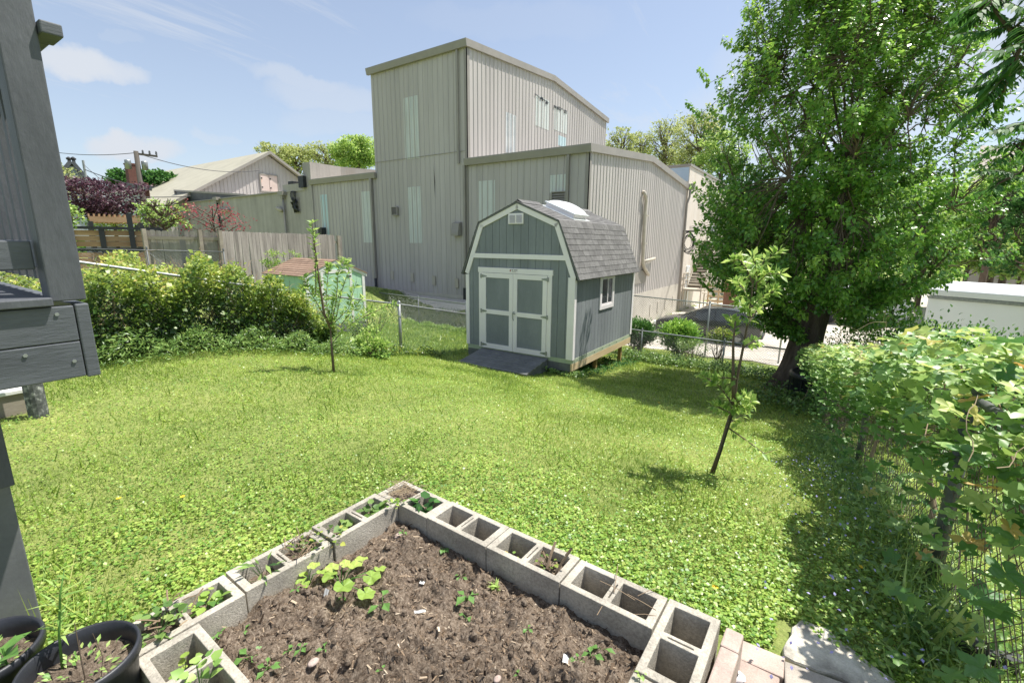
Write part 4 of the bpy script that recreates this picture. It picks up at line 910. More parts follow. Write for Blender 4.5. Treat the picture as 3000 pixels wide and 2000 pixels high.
b = MB(); b.box((W1[0]-.05, W1[1]+.02, -2), (W1[0]+.05, W1[1]+.12, .22)); b.build('post', M['oldwood_h'], wf)
b = MB(); b.box((W1[0]-.03, W1[1]+.12, -1.4), (W1[0]+.02, W1[1]+.24, .2)); b.build('end_board', M['oldwood'], wf)
wf2 = empty('short_board_fence', (0, 0, 0), label='short weathered fence section showing its rails and posts, left of the tall board fence', cat='fence')
plank_fence(wf2, W2, (W0[0]-.02, W0[1]-.08), .27, .25, 1.7, .142, 'oldwood', gapchance=.12, railside=1, rails=(.22, 1.2))
for f in (0.02, .72, .99):
    p = Vector(W2).lerp(Vector(W0), f); b = MB(); b.box((p.x+.02, p.y-.11, -1.7), (p.x+.12, p.y-.01, .3)); b.build('post', M['oldwood_h'], wf2)
# ---- cedar slat fence with black frame
cf = empty('cedar_slat_fence', (0, 0, 0), label='orange cedar horizontal slat fence with black posts left of the board fence', cat='fence')
A_, B_ = pt(200, 662, d=19.2), pt(470, 673, d=19.0)
npost = 4; ps = [A_.lerp(B_, f) for f in (0, .335, .66, 1.0)]
dd_ = (B_-A_); dd_.z = 0; dd_.normalize(); nrm_ = Vector((dd_.y, -dd_.x, 0)); nrm_ = nrm_ if nrm_.dot(-A_) > 0 else -nrm_
zt_ = .32
for i, p in enumerate(ps):
    b = MB(); b.beam((p.x, p.y, -1.7), (p.x, p.y, zt_+(.45 if i in (0, 2) else .0)), .13, .13, up=nrm_); b.build('post', M['black'], cf)
for k in range(11):
    z = zt_-.08-k*.165
    for a, c in zip(ps, ps[1:]):
        b = MB(); off = Vector((nrm_.x, nrm_.y, 0))*.02; b.beam(Vector((a.x, a.y, z-.07))-off, Vector((c.x, c.y, z-.07))-off, .02, .15 if k != 3 else .10); b.build('slat', M['cedar'] if k != 3 else M['black'], cf)
b = MB(); b.beam((A_.x, A_.y, zt_), (B_.x, B_.y, zt_), .14, .08); b.build('top_rail', M['black'], cf)
# pergola behind
pg = empty('pergola', (0, 0, 0), label='small cedar pergola roof on black posts behind the slat fence', cat='pergola')
Pa, Pb = pt(262, 644, d=23), pt(412, 650, d=23); back = Vector((Pa.x, Pa.y, 0)).normalized()*2.0
zt2 = Pa.z-.05
for p in (Pa, Pb, Pa+back, Pb+back):
    b = MB(); b.box((p.x-.07, p.y-.07, -1.5), (p.x+.07, p.y+.07, zt2)); b.build('post', M['black'], pg)
for q in (Vector(), back):
    b = MB(); b.beam(Vector((Pa.x, Pa.y, zt2+.08))+q-(Pb-Pa)*.1*Vector((1, 1, 0)).length/1.4*0, Vector((Pb.x, Pb.y, zt2+.08))+q, .06, .2); b.build('beam', M['cedar'], pg)
for k in range(11):
    a = Pa.lerp(Pb, k/10); b = MB(); b.beam((a.x, a.y, zt2+.2), (a.x+back.x, a.y+back.y, zt2+.2), .05, .14); b.build('rafter', M['cedar'], pg)
# ================================================================== buildings behind, left
# long painted block wall
bw = empty('block_wall_building', (0, 0, 0), label='long plain grey painted block building with downspouts, left of the ribbed warehouse', cat='building')
x_a = pt(520, 594, y=YF).x; q0, q1 = pt(834, 563, y=YF), pt(520, 594, y=YF)
xr = XL0-.76
b = MB(); b.prism([(xr, YF, -4), (xr, YF, q0.z), (q0.x, YF, q0.z), (q1.x, YF, q1.z-.1), (q1.x, YF, -4)], (0, 9, 0)); b.build('wall', M['blockwall'], bw)
b = MB(); b.prism([(xr, YF-.05, q0.z+.42), (q0.x-.1, YF-.05, q0.z+.42), (q0.x-.1, YF-.05, q0.z-.02), (xr, YF-.05, q0.z-.02)], (0, .3, 0)); b.build('parapet', M['blockwall'], bw)
b = MB(); b.beam((q0.x, YF-.02, q0.z+.03), (q1.x, YF-.02, q1.z-.07), .2, .07); b.build('coping', M['siding_trim'], bw)
for (px, pyt, pyb) in ((636, 583, 700), (829, 568, 700)):
    p = pt(px, pyt, y=YF-.1); b = MB(); b.box((p.x-.28, YF-.3, p.z-.1), (p.x+.28, YF-.003, p.z+.12)); b.box((p.x-.12, YF-.25, p.z-.28), (p.x+.12, YF-.003, p.z-.1)); b.build('scupper', M['siding_trim'], bw)
    b = MB(); b.tube([(p.x, YF-.12, p.z-.2), (p.x+.02, YF-.12, -3.5)], .065, 8); b.build('downspout', M['darkmetal'] if px < 700 else M['siding_trim'], bw, smooth=True)
for (pa, pb_) in (((636, 618), (668, 615)), ((812, 610), (826, 617))):
    b = MB(); b.tube([pt(*pa, y=YF-.15), pt(*pb_, y=YF-.2)], .12, 8); b.build('drain_pipe', M['pipe'], bw, smooth=True)
p = pt(867, 600, y=YF-.05); b = MB(); b.box((p.x-.3, YF-.03, p.z-.5), (p.x+.35, YF-.004, p.z+.4)); b.build('patch', M['siding_trim'], bw)
b = MB()
for k in range(5):
    x = p.x-.5+k*.12; b.tube([pt(853+k*3, 560, y=YF-.05), pt(850+k*4, 572+k, y=YF-.2), pt(856+k*2, 588, y=YF-.25), Vector((p.x+random.uniform(-.2, .2), YF-.1, p.z+random.uniform(-.2, .2)))], .025, 5)
b.build('conduit', M['darkmetal'], bw, smooth=True)
b = MB()
for k in range(7): b.tube([(p.x+random.uniform(-.3, .3), YF-.12, p.z+random.uniform(-.1, .4)), (p.x+random.uniform(-.3, .3), YF-.2, p.z+random.uniform(-.3, .2)), (p.x+random.uniform(-.1, .4), YF-.1, p.z-random.uniform(.1, .5))], .05, 5)
b.build('cable_tangle', M['darkmetal'], bw, smooth=True)
def acunit(px0, py0, px1, py1, nm):
    a, c = pt(px0, py0, y=YF+.8), pt(px1, py1, y=YF+.8)
    u = empty('air_conditioner', (a.x, YF+.8, c.z), label=nm, cat='air conditioner')
    w_, h = c.x-a.x, a.z-c.z; b = MB(); b.box((0, 0, 0), (w_, .7, h)); b.build('casing', M['darkmetal'], u, bevel=.01)
    for k in range(7): b = MB(); b.box((.06, -.02, h*(.12+.11*k)), (w_-.06, -.002, h*(.12+.11*k)+.03)); b.build('grille_slat', M['black'], u)
acunit(843, 532, 860, 558, 'left dark air conditioner box standing on the block building parapet'); acunit(884, 530, 897, 555, 'right dark air conditioner box standing on the block building parapet')
# gabled metal-roofed hall behind
gh = empty('gabled_hall', (0, 0, 0), label='gabled hall with tan metal roof and pink double hatch behind the grey wall', cat='building')
XG = -43.0
ap = pt(782.6, 448.6, x=XG); el = pt(561, 563, x=XG); rr = pt(895, 527.5, x=XG)
# symmetric gable: slope from the left rake
sl = (ap.z-el.z)/(ap.y-el.y); yr = ap.y+(ap.z-(el.z-.6))/sl; Lg = 22
ey = el.y-2.0; ez = ap.z-sl*(ap.y-ey); yy1 = ap.y+(ap.y-ey)
b = MB(); b.prism([(XG, ey+.25, -4), (XG, yy1-.25, -4), (XG, yy1-.25, ez+.1), (XG, ap.y, ap.z-.15), (XG, ey+.25, ez+.1)], (-Lg, 0, 0)); b.build('wall', M['blockwall'], gh)
nrib = 42
for i in range(nrib):
    y0 = el.y+.2+(yy1-1.6-el.y-.4)*i/nrib; y1 = el.y+.2+(yy1-1.6-el.y-.4)*(i+1)/nrib; zt0 = ap.z-sl*abs(y0-ap.y)-.18; zt1 = ap.z-sl*abs(y1-ap.y)-.18
    b = MB(); ww = y1-y0; vs = []
    for (x, y) in rib_profile(ww): vs += [(XG+.004+y*1.3, y0+x, el.z-1.4), (XG+.004+y*1.3, y0+x, zt0+(zt1-zt0)*x/ww)]
    b.add(vs, [(2*k, 2*k+2, 2*k+3, 2*k+1) for k in range(5)]); b.build('wall_panel', M['siding'], gh)
for (ya, yb, za, zb_) in ((ey, ap.y, ez, ap.z), (yy1, ap.y, ez, ap.z)):
    b = MB(); b.prism([(XG+.5, ya, za), (XG+.5, yb, zb_), (XG+.5, yb, zb_+.12), (XG+.5, ya, za+.12)], (-Lg-.8, 0, 0)); b.build('roof_slope', M['roofmetal'], gh)
    b = MB(); b.prism([(XG+.505, ya, za-.12), (XG+.505, yb, zb_-.12), (XG+.505, yb, zb_+.13), (XG+.505, ya, za+.13)], (.06, 0, 0)); b.build('rake_trim', M['siding_trim'], gh)
b = MB(); b.beam((XG+.5, ey-.06, ez-.02), (XG-Lg-.3, ey-.06, ez-.02), .16, .2); b.build('gutter', M['siding_trim'], gh)
ha, hb = pt(762, 511, x=XG+.06), pt(815, 563, x=XG+.06)
hm = (ha.y+hb.y)/2
for (y0, y1) in ((ha.y, hm-.02), (hm+.02, hb.y)):
    b = MB(); b.box((XG+.05, y0, hb.z), (XG+.09, y1, ha.z)); o = b.build('hatch_door', M['pinkdoor'], gh)
    for z in (hb.z+.3, ha.z-.3):
        h_ = MB(); h_.box((XG+.091, y0+.02, z-.05), (XG+.11, y0+.14, z+.05)); h_.build('hinge', M['darkmetal'], o)
b = MB()
for bb in (((ha.y-.1, hb.z-.1), (hb.y+.1, hb.z)), ((ha.y-.1, ha.z), (hb.y+.1, ha.z+.1)), ((ha.y-.1, hb.z), (ha.y, ha.z)), ((hb.y, hb.z), (hb.y+.1, ha.z))): b.box((XG+.05, bb[0][0], bb[0][1]), (XG+.12, bb[1][0], bb[1][1]))
b.build('hatch_frame', M['siding_trim'], gh)
# slanted low wall cap with dark glazing in front of the gable
c0, c1, c2 = pt(513, 560, y=YF+.25), pt(725, 574, y=YF+.25), pt(519, 594, y=YF+.25)
b = MB(); y1_ = YF+.2; b.prism([(c0.x, c0.y, c0.z), (c1.x, c1.y, c1.z), (c1.x, c1.y, c1.z-.25), (c2.x, c2.y, c2.z)], (0, .25, 0)); b.build('clerestory', M['clerestory'], gh)
b = MB(); b.beam((c0.x, c0.y, c0.z+.05), (c1.x, c1.y, c1.z+.05), .2, .12); b.beam((c0.x, c0.y, c0.z+.05), (c2.x, c2.y, c2.z-.1), .14, .14, up=(1, 0, 0)); b.build('clerestory_frame', M['siding_trim'], gh)
for px in (399, 460, 515):
    p = pt(px, 625, y=ey+.2); b = MB(); b.tube([(p.x, ey+.1, ez-.05), (p.x, ey+.1, -3)], .07, 6); b.build('downspout', M['siding_trim'], gh)
# ---- far left houses
hs = empty('white_gabled_house', (0, 0, 0), label='pale grey house with steep dormer gable and twin chimneys at far left', cat='house')
def P_(px, py, d): return pt(px, py, d=d)
dH = 52
def poly_house(root, name, pix, d, depth, m):
    P = [P_(px, py, d) for px, py in pix]; v = Vector((P[0].x, P[0].y, 0)).normalized()*depth; b = MB(); b.prism(P, v); return b.build(name, M[m], root)
poly_house(hs, 'wall', [(165, 700), (300, 700), (300, 560), (245, 505), (232, 500), (212, 478), (205, 472), (185, 498), (165, 520)], dH, 8, 'greywall')
for seg in (((212, 474), (250, 518)), ((207, 474), (180, 505)), ((250, 516), (300, 558))):
    a, c = P_(*seg[0], dH-.3), P_(*seg[1], dH-.3); b = MB(); b.beam(a, c, .5, .25); b.build('rake_trim', M['greydark'], hs)
a, c = P_(197, 492, dH-.15), P_(226, 513, dH-.15); 
win = MB(); v = Vector((a.x, a.y, 0)).normalized(); win.beam(P_(199, 502, dH-.15), P_(225, 502, dH-.15), .1, .75); wo = win.build('window', M['whitepaint'], hs)
g = MB(); g.beam(P_(201, 502, dH-.25), P_(211, 502, dH-.25), .06, .6); g.beam(P_(214, 502, dH-.25), P_(224, 502, dH-.25), .06, .6); g.build('pane', M['dullglass'], wo)
for px in (203, 216):
    b = MB(); p = P_(px, 473, dH); b.tube([(p.x, p.y, p.z-.8), (p.x, p.y, p.z+.15)], .11, 6); b.lathe([(.16, 0), (.19, .1), (.05, .22)], (p.x, p.y, p.z+.12), 8); b.build('chimney_cap', M['darkmetal'], hs)
b = MB(); p = P_(243, 470, 50); q = P_(249, 510, 50); 
mast = empty('antenna_mast', (q.x, q.y, q.z), label='thin grey mast rising right of the far white house gable', cat='mast'); bb = MB(); bb.tube([(0, 0, -5), (p.x-q.x, p.y-q.y, p.z-q.z)], .08, 6); bb.build('pole', M['galv'], mast)
wb = empty('white_flat_building', (0, 0, 0), label='white flat-roofed building with dark cornice and red brick chimney, far left', cat='building')
poly_house(wb, 'wall', [(300, 700), (430, 700), (430, 552), (365, 546), (310, 560)], 46, 8, 'whitewall')
a, m_, c = P_(310, 556, 45.7), P_(364, 543, 45.7), P_(445, 552, 45.7); b = MB(); b.beam(a, m_, .4, .35); b.beam(m_, c, .4, .35); b.build('cornice', M['greydark'], wb)
b = MB(); p = P_(391, 540, 47); b.box((p.x-.3, p.y-.3, p.z-1), (p.x+.3, p.y+.3, p.z+1.4)); b.box((p.x-.34, p.y-.34, p.z+1.4), (p.x+.34, p.y+.34, p.z+1.5)); b.build('chimney', M['brickred'], wb)
b = MB(); p = P_(424, 548, 46); b.tube([(p.x, p.y, p.z-.8), (p.x, p.y, p.z+.3)], .25, 8); b.build('chimney_pot', M['brickred'], wb)
# ---- utility pole and wires
up_ = pt(398, 443, d=40); pole = empty('utility_pole', (up_.x, up_.y, -2), label='wooden utility pole with crossarm and two transformers at far left', cat='utility pole')
zt_ = up_.z+2; b = MB(); lo = pt(414, 560, d=40); b.tube([(lo.x-up_.x, lo.y-up_.y, 0), (0, 0, zt_)], [.2, .13], 8); b.build('pole', M['polewood'], pole, smooth=True)
crossd = Vector((-up_.y, up_.x, 0)).normalized()*-1
b = MB(); b.beam(Vector((0, 0, zt_-.15))-crossd*.1, Vector((0, 0, zt_-.2))+crossd*1.1, .1, .12); b.build('crossarm', M['polewood'], pole)
for f in (.35, .7, 1.05): b = MB(); p = crossd*f; b.lathe([(.03, 0), (.07, .05), (.05, .12), (.06, .18), (.02, .24)], (p.x, p.y, zt_-.12), 8); b.build('insulator', M['greydark'], pole)
for f in (-.5, .35):
    p = crossd*f*1.0; b = MB(); b.lathe([(.01, 0), (.17, .02), (.18, .5), (.16, .56), (.01, .6)], (p.x, p.y, zt_-1.15), 12, True); b.build('transformer', M['galv'], pole, smooth=True)
def wire(label, a, c, sag=.6, r=.022, n=14):
    a, c = Vector(a), Vector(c); b = MB(); b.tube([a.lerp(c, i/n)-a-Vector((0, 0, sag*4*(i/n)*(1-i/n))) for i in range(n+1)], r, 4); o = b.build('overhead_wire', M['wire'], None); o.location = a; return tag(o, label, 'wire', 'overhead wires on the left')
topP = Vector((up_.x, up_.y, up_.z-.1))
wire('upper wire running from the utility pole to the left edge behind the deck post', topP, pt(60, 425, d=60), .4)
wire('wire running from the utility pole top right towards the gabled roof', topP, pt(760, 500, d=46), .5)
wire('dark horizontal wire left of the utility pole transformers', topP-Vector((0, 0, 2.1)), pt(249, 497, d=50), .1, .03)
wire('sagging wire from the mast top down to the utility pole foot', pt(245, 482, d=50), topP-Vector((0, 0, 3.6)), .2, .018)
wire('lowest wire passing in front of the white flat building', pt(300, 572, d=44), pt(560, 575, d=44), .1, .03)
# ================================================================== right side: cream building, stair, car, trailer
cb_ = empty('cream_building', (0, 0, 0), label='cream stucco building with a high louvre behind the ribbed wing and tree', cat='building')
XW = X2-.02; YW0 = YF+D2+.5; zc = 4.75
b = MB(); b.box((XW-10, YW0, -5), (XW, YW0+20, zc)); b.build('wall', M['stucco'], cb_)
b = MB(); b.box((XW-10.05, YW0-.06, zc+.002), (XW+.06, YW0+20.05, zc+.14)); b.build('parapet_cap', M['siding_trim'], cb_)
b = MB(); b.box((XW-9, YW0-.05, ZL+.3), (XW-.05, YW0-.004, zc-.05)); b.build('shaded_face_sheet', M['shadeblue'], cb_)  # added blue sheet: shade on the front face painted as colour
for (pa, pb_, nm) in (((2099, 592), (2110, 632), 'louvre_vent'),):
    a, c = pt(*pa, x=XW+.03), pt(*pb_, x=XW+.03); y0, y1 = sorted((a.y, c.y)); lv = MB(); lv.box((XW+.003, a.y, c.z), (XW+.05, a.y+1.6, a.z)); lo_ = lv.build(nm, M['dark'], cb_)
    for k in range(8): z = c.z+(a.z-c.z)*(k+.3)/8; s_ = MB(); s_.box((XW+.051, a.y+.05, z), (XW+.09, a.y+1.55, z+.08)); s_.build('louvre', M['greydark'], lo_)
a, c = pt(2012, 780, x=XW+.03), pt(2018, 850, x=XW+.03); b = MB(); b.box((XW+.003, a.y, c.z-1), (XW+.06, a.y+.95, a.z)); b.build('door', M['whitepaint'], cb_)
a, c = pt(2085, 660, x=XW+.03), pt(2108, 700, x=XW+.03); b = MB(); b.box((XW+.003, a.y, c.z), (XW+.06, a.y+1.6, a.z)); b.build('upper_door', M['greywall'], cb_)
# stair along the wall
stair = empty('outside_staircase', (XW+.1, YW0+1, -4.3), label='beige metal outside staircase climbing along the cream building', cat='staircase')
s0 = pt(2043, 843, x=XW+.75); zl_ = s0.z; y0 = s0.y-(YW0+1); W_ = 1.15
nst = 17; s1 = pt(2090, 705, x=XW+.75); rise = (s1.z-s0.z)/nst; run = (s1.y-s0.y)/nst
for k in range(nst):
    z = zl_+4.3+rise*(k+1); y = y0+run*k; b = MB(); b.box((.02, y, z-.05), (W_, y+max(run, .2)*.95, z)); b.build('tread', M['pipe'], stair)
    b = MB(); b.box((.02, y+.002, z-rise+.0), (W_, y+.02, z-.052)); b.build('riser', M['stairdark'], stair)
for x in (0, W_+.02):
    b = MB(); b.beam((x, y0, zl_+4.25), (x, y0+run*nst, zl_+4.25+rise*nst), .05, .3); b.build('stringer', M['pipe'], stair)
    b = MB(); b.tube([(x, y0-1.2, zl_+5.3), (x, y0, zl_+5.3), (x, y0+run*nst, zl_+5.3+rise*nst)], .03, 5); b.tube([(x, y0-1.2, zl_+4.85), (x, y0, zl_+4.85), (x, y0+run*nst, zl_+4.85+rise*nst)], .022, 5); b.build('handrail', M['pipe'], stair)
b = MB(); b.box((-.05, y0-1.25, zl_+4.18), (W_+.05, y0-.01, zl_+4.3)); b.build('landing', M['pipe'], stair)
for (x, y) in ((0, y0-1.2), (W_, y0-1.2), (W_, y0-.1), (0, y0-.1)):
    b = MB(); b.tube([(x, y, -.1), (x, y, zl_+5.3)], .035, 6); b.build('post', M['pipe'], stair)
b = MB()
for z in (4.62, 4.85, 5.07, 5.3): b.tube([(0, y0-1.2, zl_+z), (W_, y0-1.2, zl_+z)], .025, 5)
b.build('landing_rail', M['pipe'], stair)
for k in range(5):
    z = zl_+4.3-.2*(k+1); b = MB(); b.box((W_+.06+.26*k, y0-1.1, z-.05), (W_+.34+.26*k, y0-.1, z)); b.build('tread', M['pipe'], stair)
for y in (y0-1.15, y0-.05):
    b = MB(); b.tube([(W_+.05, y, zl_+5.3), (W_+1.5, y, zl_+4.25), (W_+1.5, y, .0)], .03, 5); b.tube([(W_+.05, y, zl_+4.85), (W_+1.5, y, zl_+3.8)], .022, 5); b.build('handrail', M['pipe'], stair)
# crates and posts near the stair
pal = empty('wooden_crate', pt(2105, 872, y=31), label='open pale wooden crate frame standing beside the foot of the staircase', cat='crate')
for k in range(5): b = MB(); b.box((-.6, -.4, -.55+k*.3), (.7, -.36, -.42+k*.3)); b.build('slat', M['treated'], pal); b = MB(); b.box((.66, -.4, -.55+k*.3), (.7, .5, -.42+k*.3)); b.build('slat', M['treated'], pal)
for x in (-.6, 0, .64): b = MB(); b.box((x, -.355, -.6), (x+.08, -.3, .95)); b.build('upright', M['treated'], pal)
cp = pt(2140, 880, y=29); col = empty('rust_brown_column', (cp.x, cp.y, -4.3), label='rust brown square column under the cream building canopy right of the staircase', cat='column')
b = MB(); b.box((-.35, -.3, 0), (.35, .3, 3.1)); b.build('shaft', M['rustcol'], col); b = MB(); b.box((-.42, -.36, 3.102), (.42, .36, 3.25)); b.box((-.42, -.36, -.2), (.42, .36, 0)); b.build('plates', M['rustcol'], col)
b = MB(); b.box((.36, -.28, 0), (.55, .28, 3.1)); b.build('white_strip', M['whitepaint'], col)
# cable coil on the corner of the wing
coil = empty('cable_coil', pt(2018, 700, x=X2+.35), label='black coil of cables hanging on the ribbed wing corner near the staircase', cat='cable')
for k in range(9):
    r_ = .42+random.uniform(-.1, .1); cx_, cz_ = random.uniform(-.08, .08), random.uniform(-.1, .1)-.25; b = MB(); b.tube([(cx_+r_*.75*math.cos(t*math.pi/8), random.uniform(-.03, .03), cz_+r_*1.25*math.sin(t*math.pi/8)) for t in range(17)], .018, 4, cap=False); b.build('loop', M['black'], coil, smooth=True)
b = MB(); b.box((-.45, -.1, .42), (.5, .05, .52)); b.build('bracket', M['darkmetal'], coil)
for k in range(4):
    a = pt(2018, 690, x=X2+.35)+Vector((0, 0, .3+.08*k)); c = pt(2330, 560-k*26, y=22); b = MB(); n_ = 10; b.tube([a.lerp(c, i/n_)-a-Vector((0, 0, .5*4*(i/n_)*(1-i/n_))) for i in range(n_+1)], .016, 4); o = b.build('service_wire', M['wire']); o.location = a; tag(o, ('lowest', 'second lowest', 'second highest', 'highest')[k]+' of four black wires running from the cable coil into the tree', 'wire', 'service wires at the wing corner')
# ---- dark car, side on, nose to the left
rw = pt(2162, 1003, z=-4.28)
car = empty('dark_hatchback_car', (rw.x+.0, rw.y, tz(rw.x, rw.y)+.02), math.radians(2), label='dark grey hatchback car parked side-on behind the back fence', cat='car')
def carbody(root, m, glass, Lh=4.5, W_=1.78, H_=1.5, rub='rubber'):
    # stations along x from tail (0.85) to nose (-3.65): (x, z_low, z_belt, z_top, half_w_belt, half_w_top)
    st = [(.92, .45, .78, .80, .70, .66), (.85, .32, .95, .98, .82, .70), (.62, .26, 1.0, 1.18, .87, .66), (.30, .24, 1.0, 1.42, .89, .60), (-.2, .24, .99, 1.49, .89, .60), (-.9, .24, .97, 1.51, .89, .60), (-1.5, .24, .95, 1.46, .89, .58), (-2.05, .24, .93, 1.22, .88, .58), (-2.5, .24, .92, .98, .88, .66), (-3.0, .25, .88, .93, .86, .66), (-3.45, .28, .76, .82, .80, .62), (-3.62, .36, .62, .66, .66, .55)]
    vs = []; fs = []; k = 8
    for (x, zl, zb, zt, wb, wt) in st:
        vs += [(x, -wb*.9, zl), (x, -wb, zl+.18), (x, -wb, zb), (x, -wt, zt), (x, wt, zt), (x, wb, zb), (x, wb, zl+.18), (x, wb*.9, zl)]
    for i in range(len(st)-1):
        for j in range(k): a = i*k+j; c = i*k+(j+1) % k; fs.append((a, c, c+k, a+k))
    fs += [tuple(range(k))[::-1], tuple(range((len(st)-1)*k, len(st)*k))]
    b = MB(); b.add(vs, fs); o = b.build('body', m, root, smooth=True, bevel=.03)
    def belt(x): 
        for s, e in zip(st, st[1:]):
            if e[0] <= x <= s[0]: f = (s[0]-x)/(s[0]-e[0]); return [s[q]+(e[q]-s[q])*f for q in range(6)]
    for sg in (-1, 1):
        for (xa, xb_) in ((.42, -.02), (-.08, -.92), (-.98, -1.75)):
            A_, B_ = belt(xa), belt(xb_); P = []
            for (q, f) in ((A_, .08), (B_, .08), (B_, .88), (A_, .88)):
                wd = q[4]+(q[5]-q[4])*f+.012; P.append((q[0], sg*wd, q[2]+(q[3]-q[2])*f))
            if sg > 0: P = P[::-1]
            b = MB(); b.prism(P, (0, -sg*.01, 0)); b.build('side_window', glass, root)
    A_, B_ = belt(-1.55), belt(-2.4); b = MB(); b.prism([(A_[0], -A_[5]*.92, A_[3]+.0), (A_[0], A_[5]*.92, A_[3]), (B_[0], B_[5]*.98, B_[3]+.02), (B_[0], -B_[5]*.98, B_[3]+.02)], (-.02, 0, .015)); b.build('windscreen', glass, root)
    A_, B_ = belt(.34), belt(.76); b = MB(); b.prism([(A_[0], A_[5]*.9, A_[3]), (A_[0], -A_[5]*.9, A_[3]), (B_[0], -B_[5]*.9, B_[3]+.03), (B_[0], B_[5]*.9, B_[3]+.03)], (.02, 0, .015)); b.build('rear_window', glass, root)
    for (x, sg) in ((0, -1), (-2.65, -1), (0, 1), (-2.65, 1)):
        wh = empty('wheel', (x, sg*.80, .32)); wh.parent = root; b = MB(); b.lathe([(.2, -.11), (.30, -.11), (.33, -.06), (.33, .06), (.30, .11), (.2, .11)], (0, 0, 0), 20); t = b.build('tyre', M['rubber'], wh, smooth=True); t.rotation_euler = (math.pi/2, 0, 0)
        b = MB(); b.lathe([(.001, -.05), (.08, -.06), (.2, -.04), (.205, .0)], (0, 0, 0), 20)
        for s_ in range(5): an = s_*2*math.pi/5; b.beam((.03*math.cos(an), .03*math.sin(an), .06*-1), (.2*math.cos(an), .2*math.sin(an), -.06), .05, .02)
        r_ = b.build('rim', M['galv'], wh); r_.rotation_euler = (-math.pi/2 if sg < 0 else math.pi/2, 0, 0)
    for (bb, nm, mm) in ((((.80, -.80, .72), (.94, -.55, .88)), 'tail_light', 'taillight'), (((.80, .55, .72), (.94, .80, .88)), 'tail_light', 'taillight'), (((-3.60, -.78, .58), (-3.40, -.5, .72)), 'headlight', 'whitepaint'), (((.86, -.7, .34), (.99, .7, .52)), 'bumper', 'black'), (((-1.8, -.98, .98), (-1.62, -.86, 1.1)), 'mirror', 'black')):
        b = MB(); b.box(*bb); b.build(nm, M[mm], root, bevel=.02)
    for sg in (-1, 1): b = MB(); b.tube([(.25, sg*.52, 1.47), (.2, sg*.52, 1.54), (-1.3, sg*.52, 1.55), (-1.4, sg*.52, 1.49)], .016, 6); b.build('roof_rail', M['galv'], root)
    for x in (.2, -.93, -1.0): pass
carbody(car, M['carpaint'], M['glass'])
# ---- second, partly hidden white vehicle behind the trunk
vv = pt(2500, 905, z=-3.6); van = empty('white_van', (vv.x, vv.y, -4.35), math.radians(20), label='white van mostly hidden by the big tree, left of the trailer', cat='van')
b = MB(); b.prism([(-2.3, -.95, .35), (2.3, -.95, .35), (2.3, -.95, 2.0), (-1.0, -.95, 2.1), (-1.7, -.95, 1.3), (-2.3, -.95, 1.1)], (0, 1.9, 0)); b.build('body', M['whitepaint'], van, bevel=.06)
for (x0, x1) in ((-1.0, .1), (.3, 1.9)): b = MB(); b.box((x0, -.965, 1.25), (x1, -.952, 1.8)); b.build('side_window', M['glass'], van)
for x in (-1.5, 1.4):
    b = MB(); b.lathe([(.001, -.1), (.33, -.1), (.35, 0), (.33, .1), (.001, .1)], (0, 0, 0), 16); o = b.build('wheel', M['rubber'], van); o.rotation_euler = (math.pi/2, 0, 0); o.location = (x, -.86, .35)
# ---- trailer with broad white roof
tr = empty('white_trailer', (0, 0, 0), label='large white trailer with bright flat roof at the right edge behind shrubs', cat='trailer')
r0, r1 = pt(2725, 838, z=-1.35), pt(2822, 858, z=-1.35)
r2 = pt(3010, 872, z=-1.35); dirx = (r2-r1); dirx.z = 0; dirx.normalize(); diry = Vector((-dirx.y, dirx.x, 0)); diry = diry if diry.y > 0 else -diry
Lt, Wt = 9.0, 2.5; P0 = r0.copy(); P0.z = 0
prof = [(0, -4.0+.6), (0, -1.62), (.06, -1.42), (.35, -1.3), (Wt/2, -1.22), (Wt-.35, -1.3), (Wt-.06, -1.42), (Wt, -1.62), (Wt, -3.4)]
prof_body = [(0, -3.5), (0, -1.66), (Wt, -1.66), (Wt, -3.5)]
b = MB(); b.prism([P0+diry*a+Vector((0, 0, z)) for a, z in prof_body], dirx*Lt); b.build('body', M['whitepaint'], tr, bevel=.05)
rp = [(-.04, -1.655), (-.04, -1.45), (.12, -1.36), (Wt/2, -1.2), (Wt-.12, -1.36), (Wt+.04, -1.45), (Wt+.04, -1.655)]
b = MB(); b.prism([P0-dirx*.03+diry*a+Vector((0, 0, z)) for a, z in rp], dirx*(Lt+.06)); b.build('roof', M['roofwhite'], tr, bevel=.03)
b = MB(); q = P0+dirx*.02-diry*.05; b.beam(q+Vector((0, 0, -1.72)), q+dirx*Lt+Vector((0, 0, -1.72)), .02, .09); b.build('trim_strip', M['galv'], tr)
for s_ in (6.4,): b = MB(); q = P0+dirx*s_-diry*.012; b.beam(q+Vector((0, 0, -2.3)), q+dirx*.9+Vector((0, 0, -2.3)), .02, .5); b.build('window', M['glass'], tr)
for s_ in (4.2, 5.1):
    b = MB(); b.lathe([(.001, -.1), (.32, -.1), (.34, 0), (.32, .1), (.001, .1)], (0, 0, 0), 14); o = b.build('wheel', M['rubber'], tr); o.rotation_euler = (math.pi/2, 0, math.atan2(dirx.y, dirx.x)); q = P0+dirx*s_+diry*.15; o.location = (q.x, q.y, -3.9)
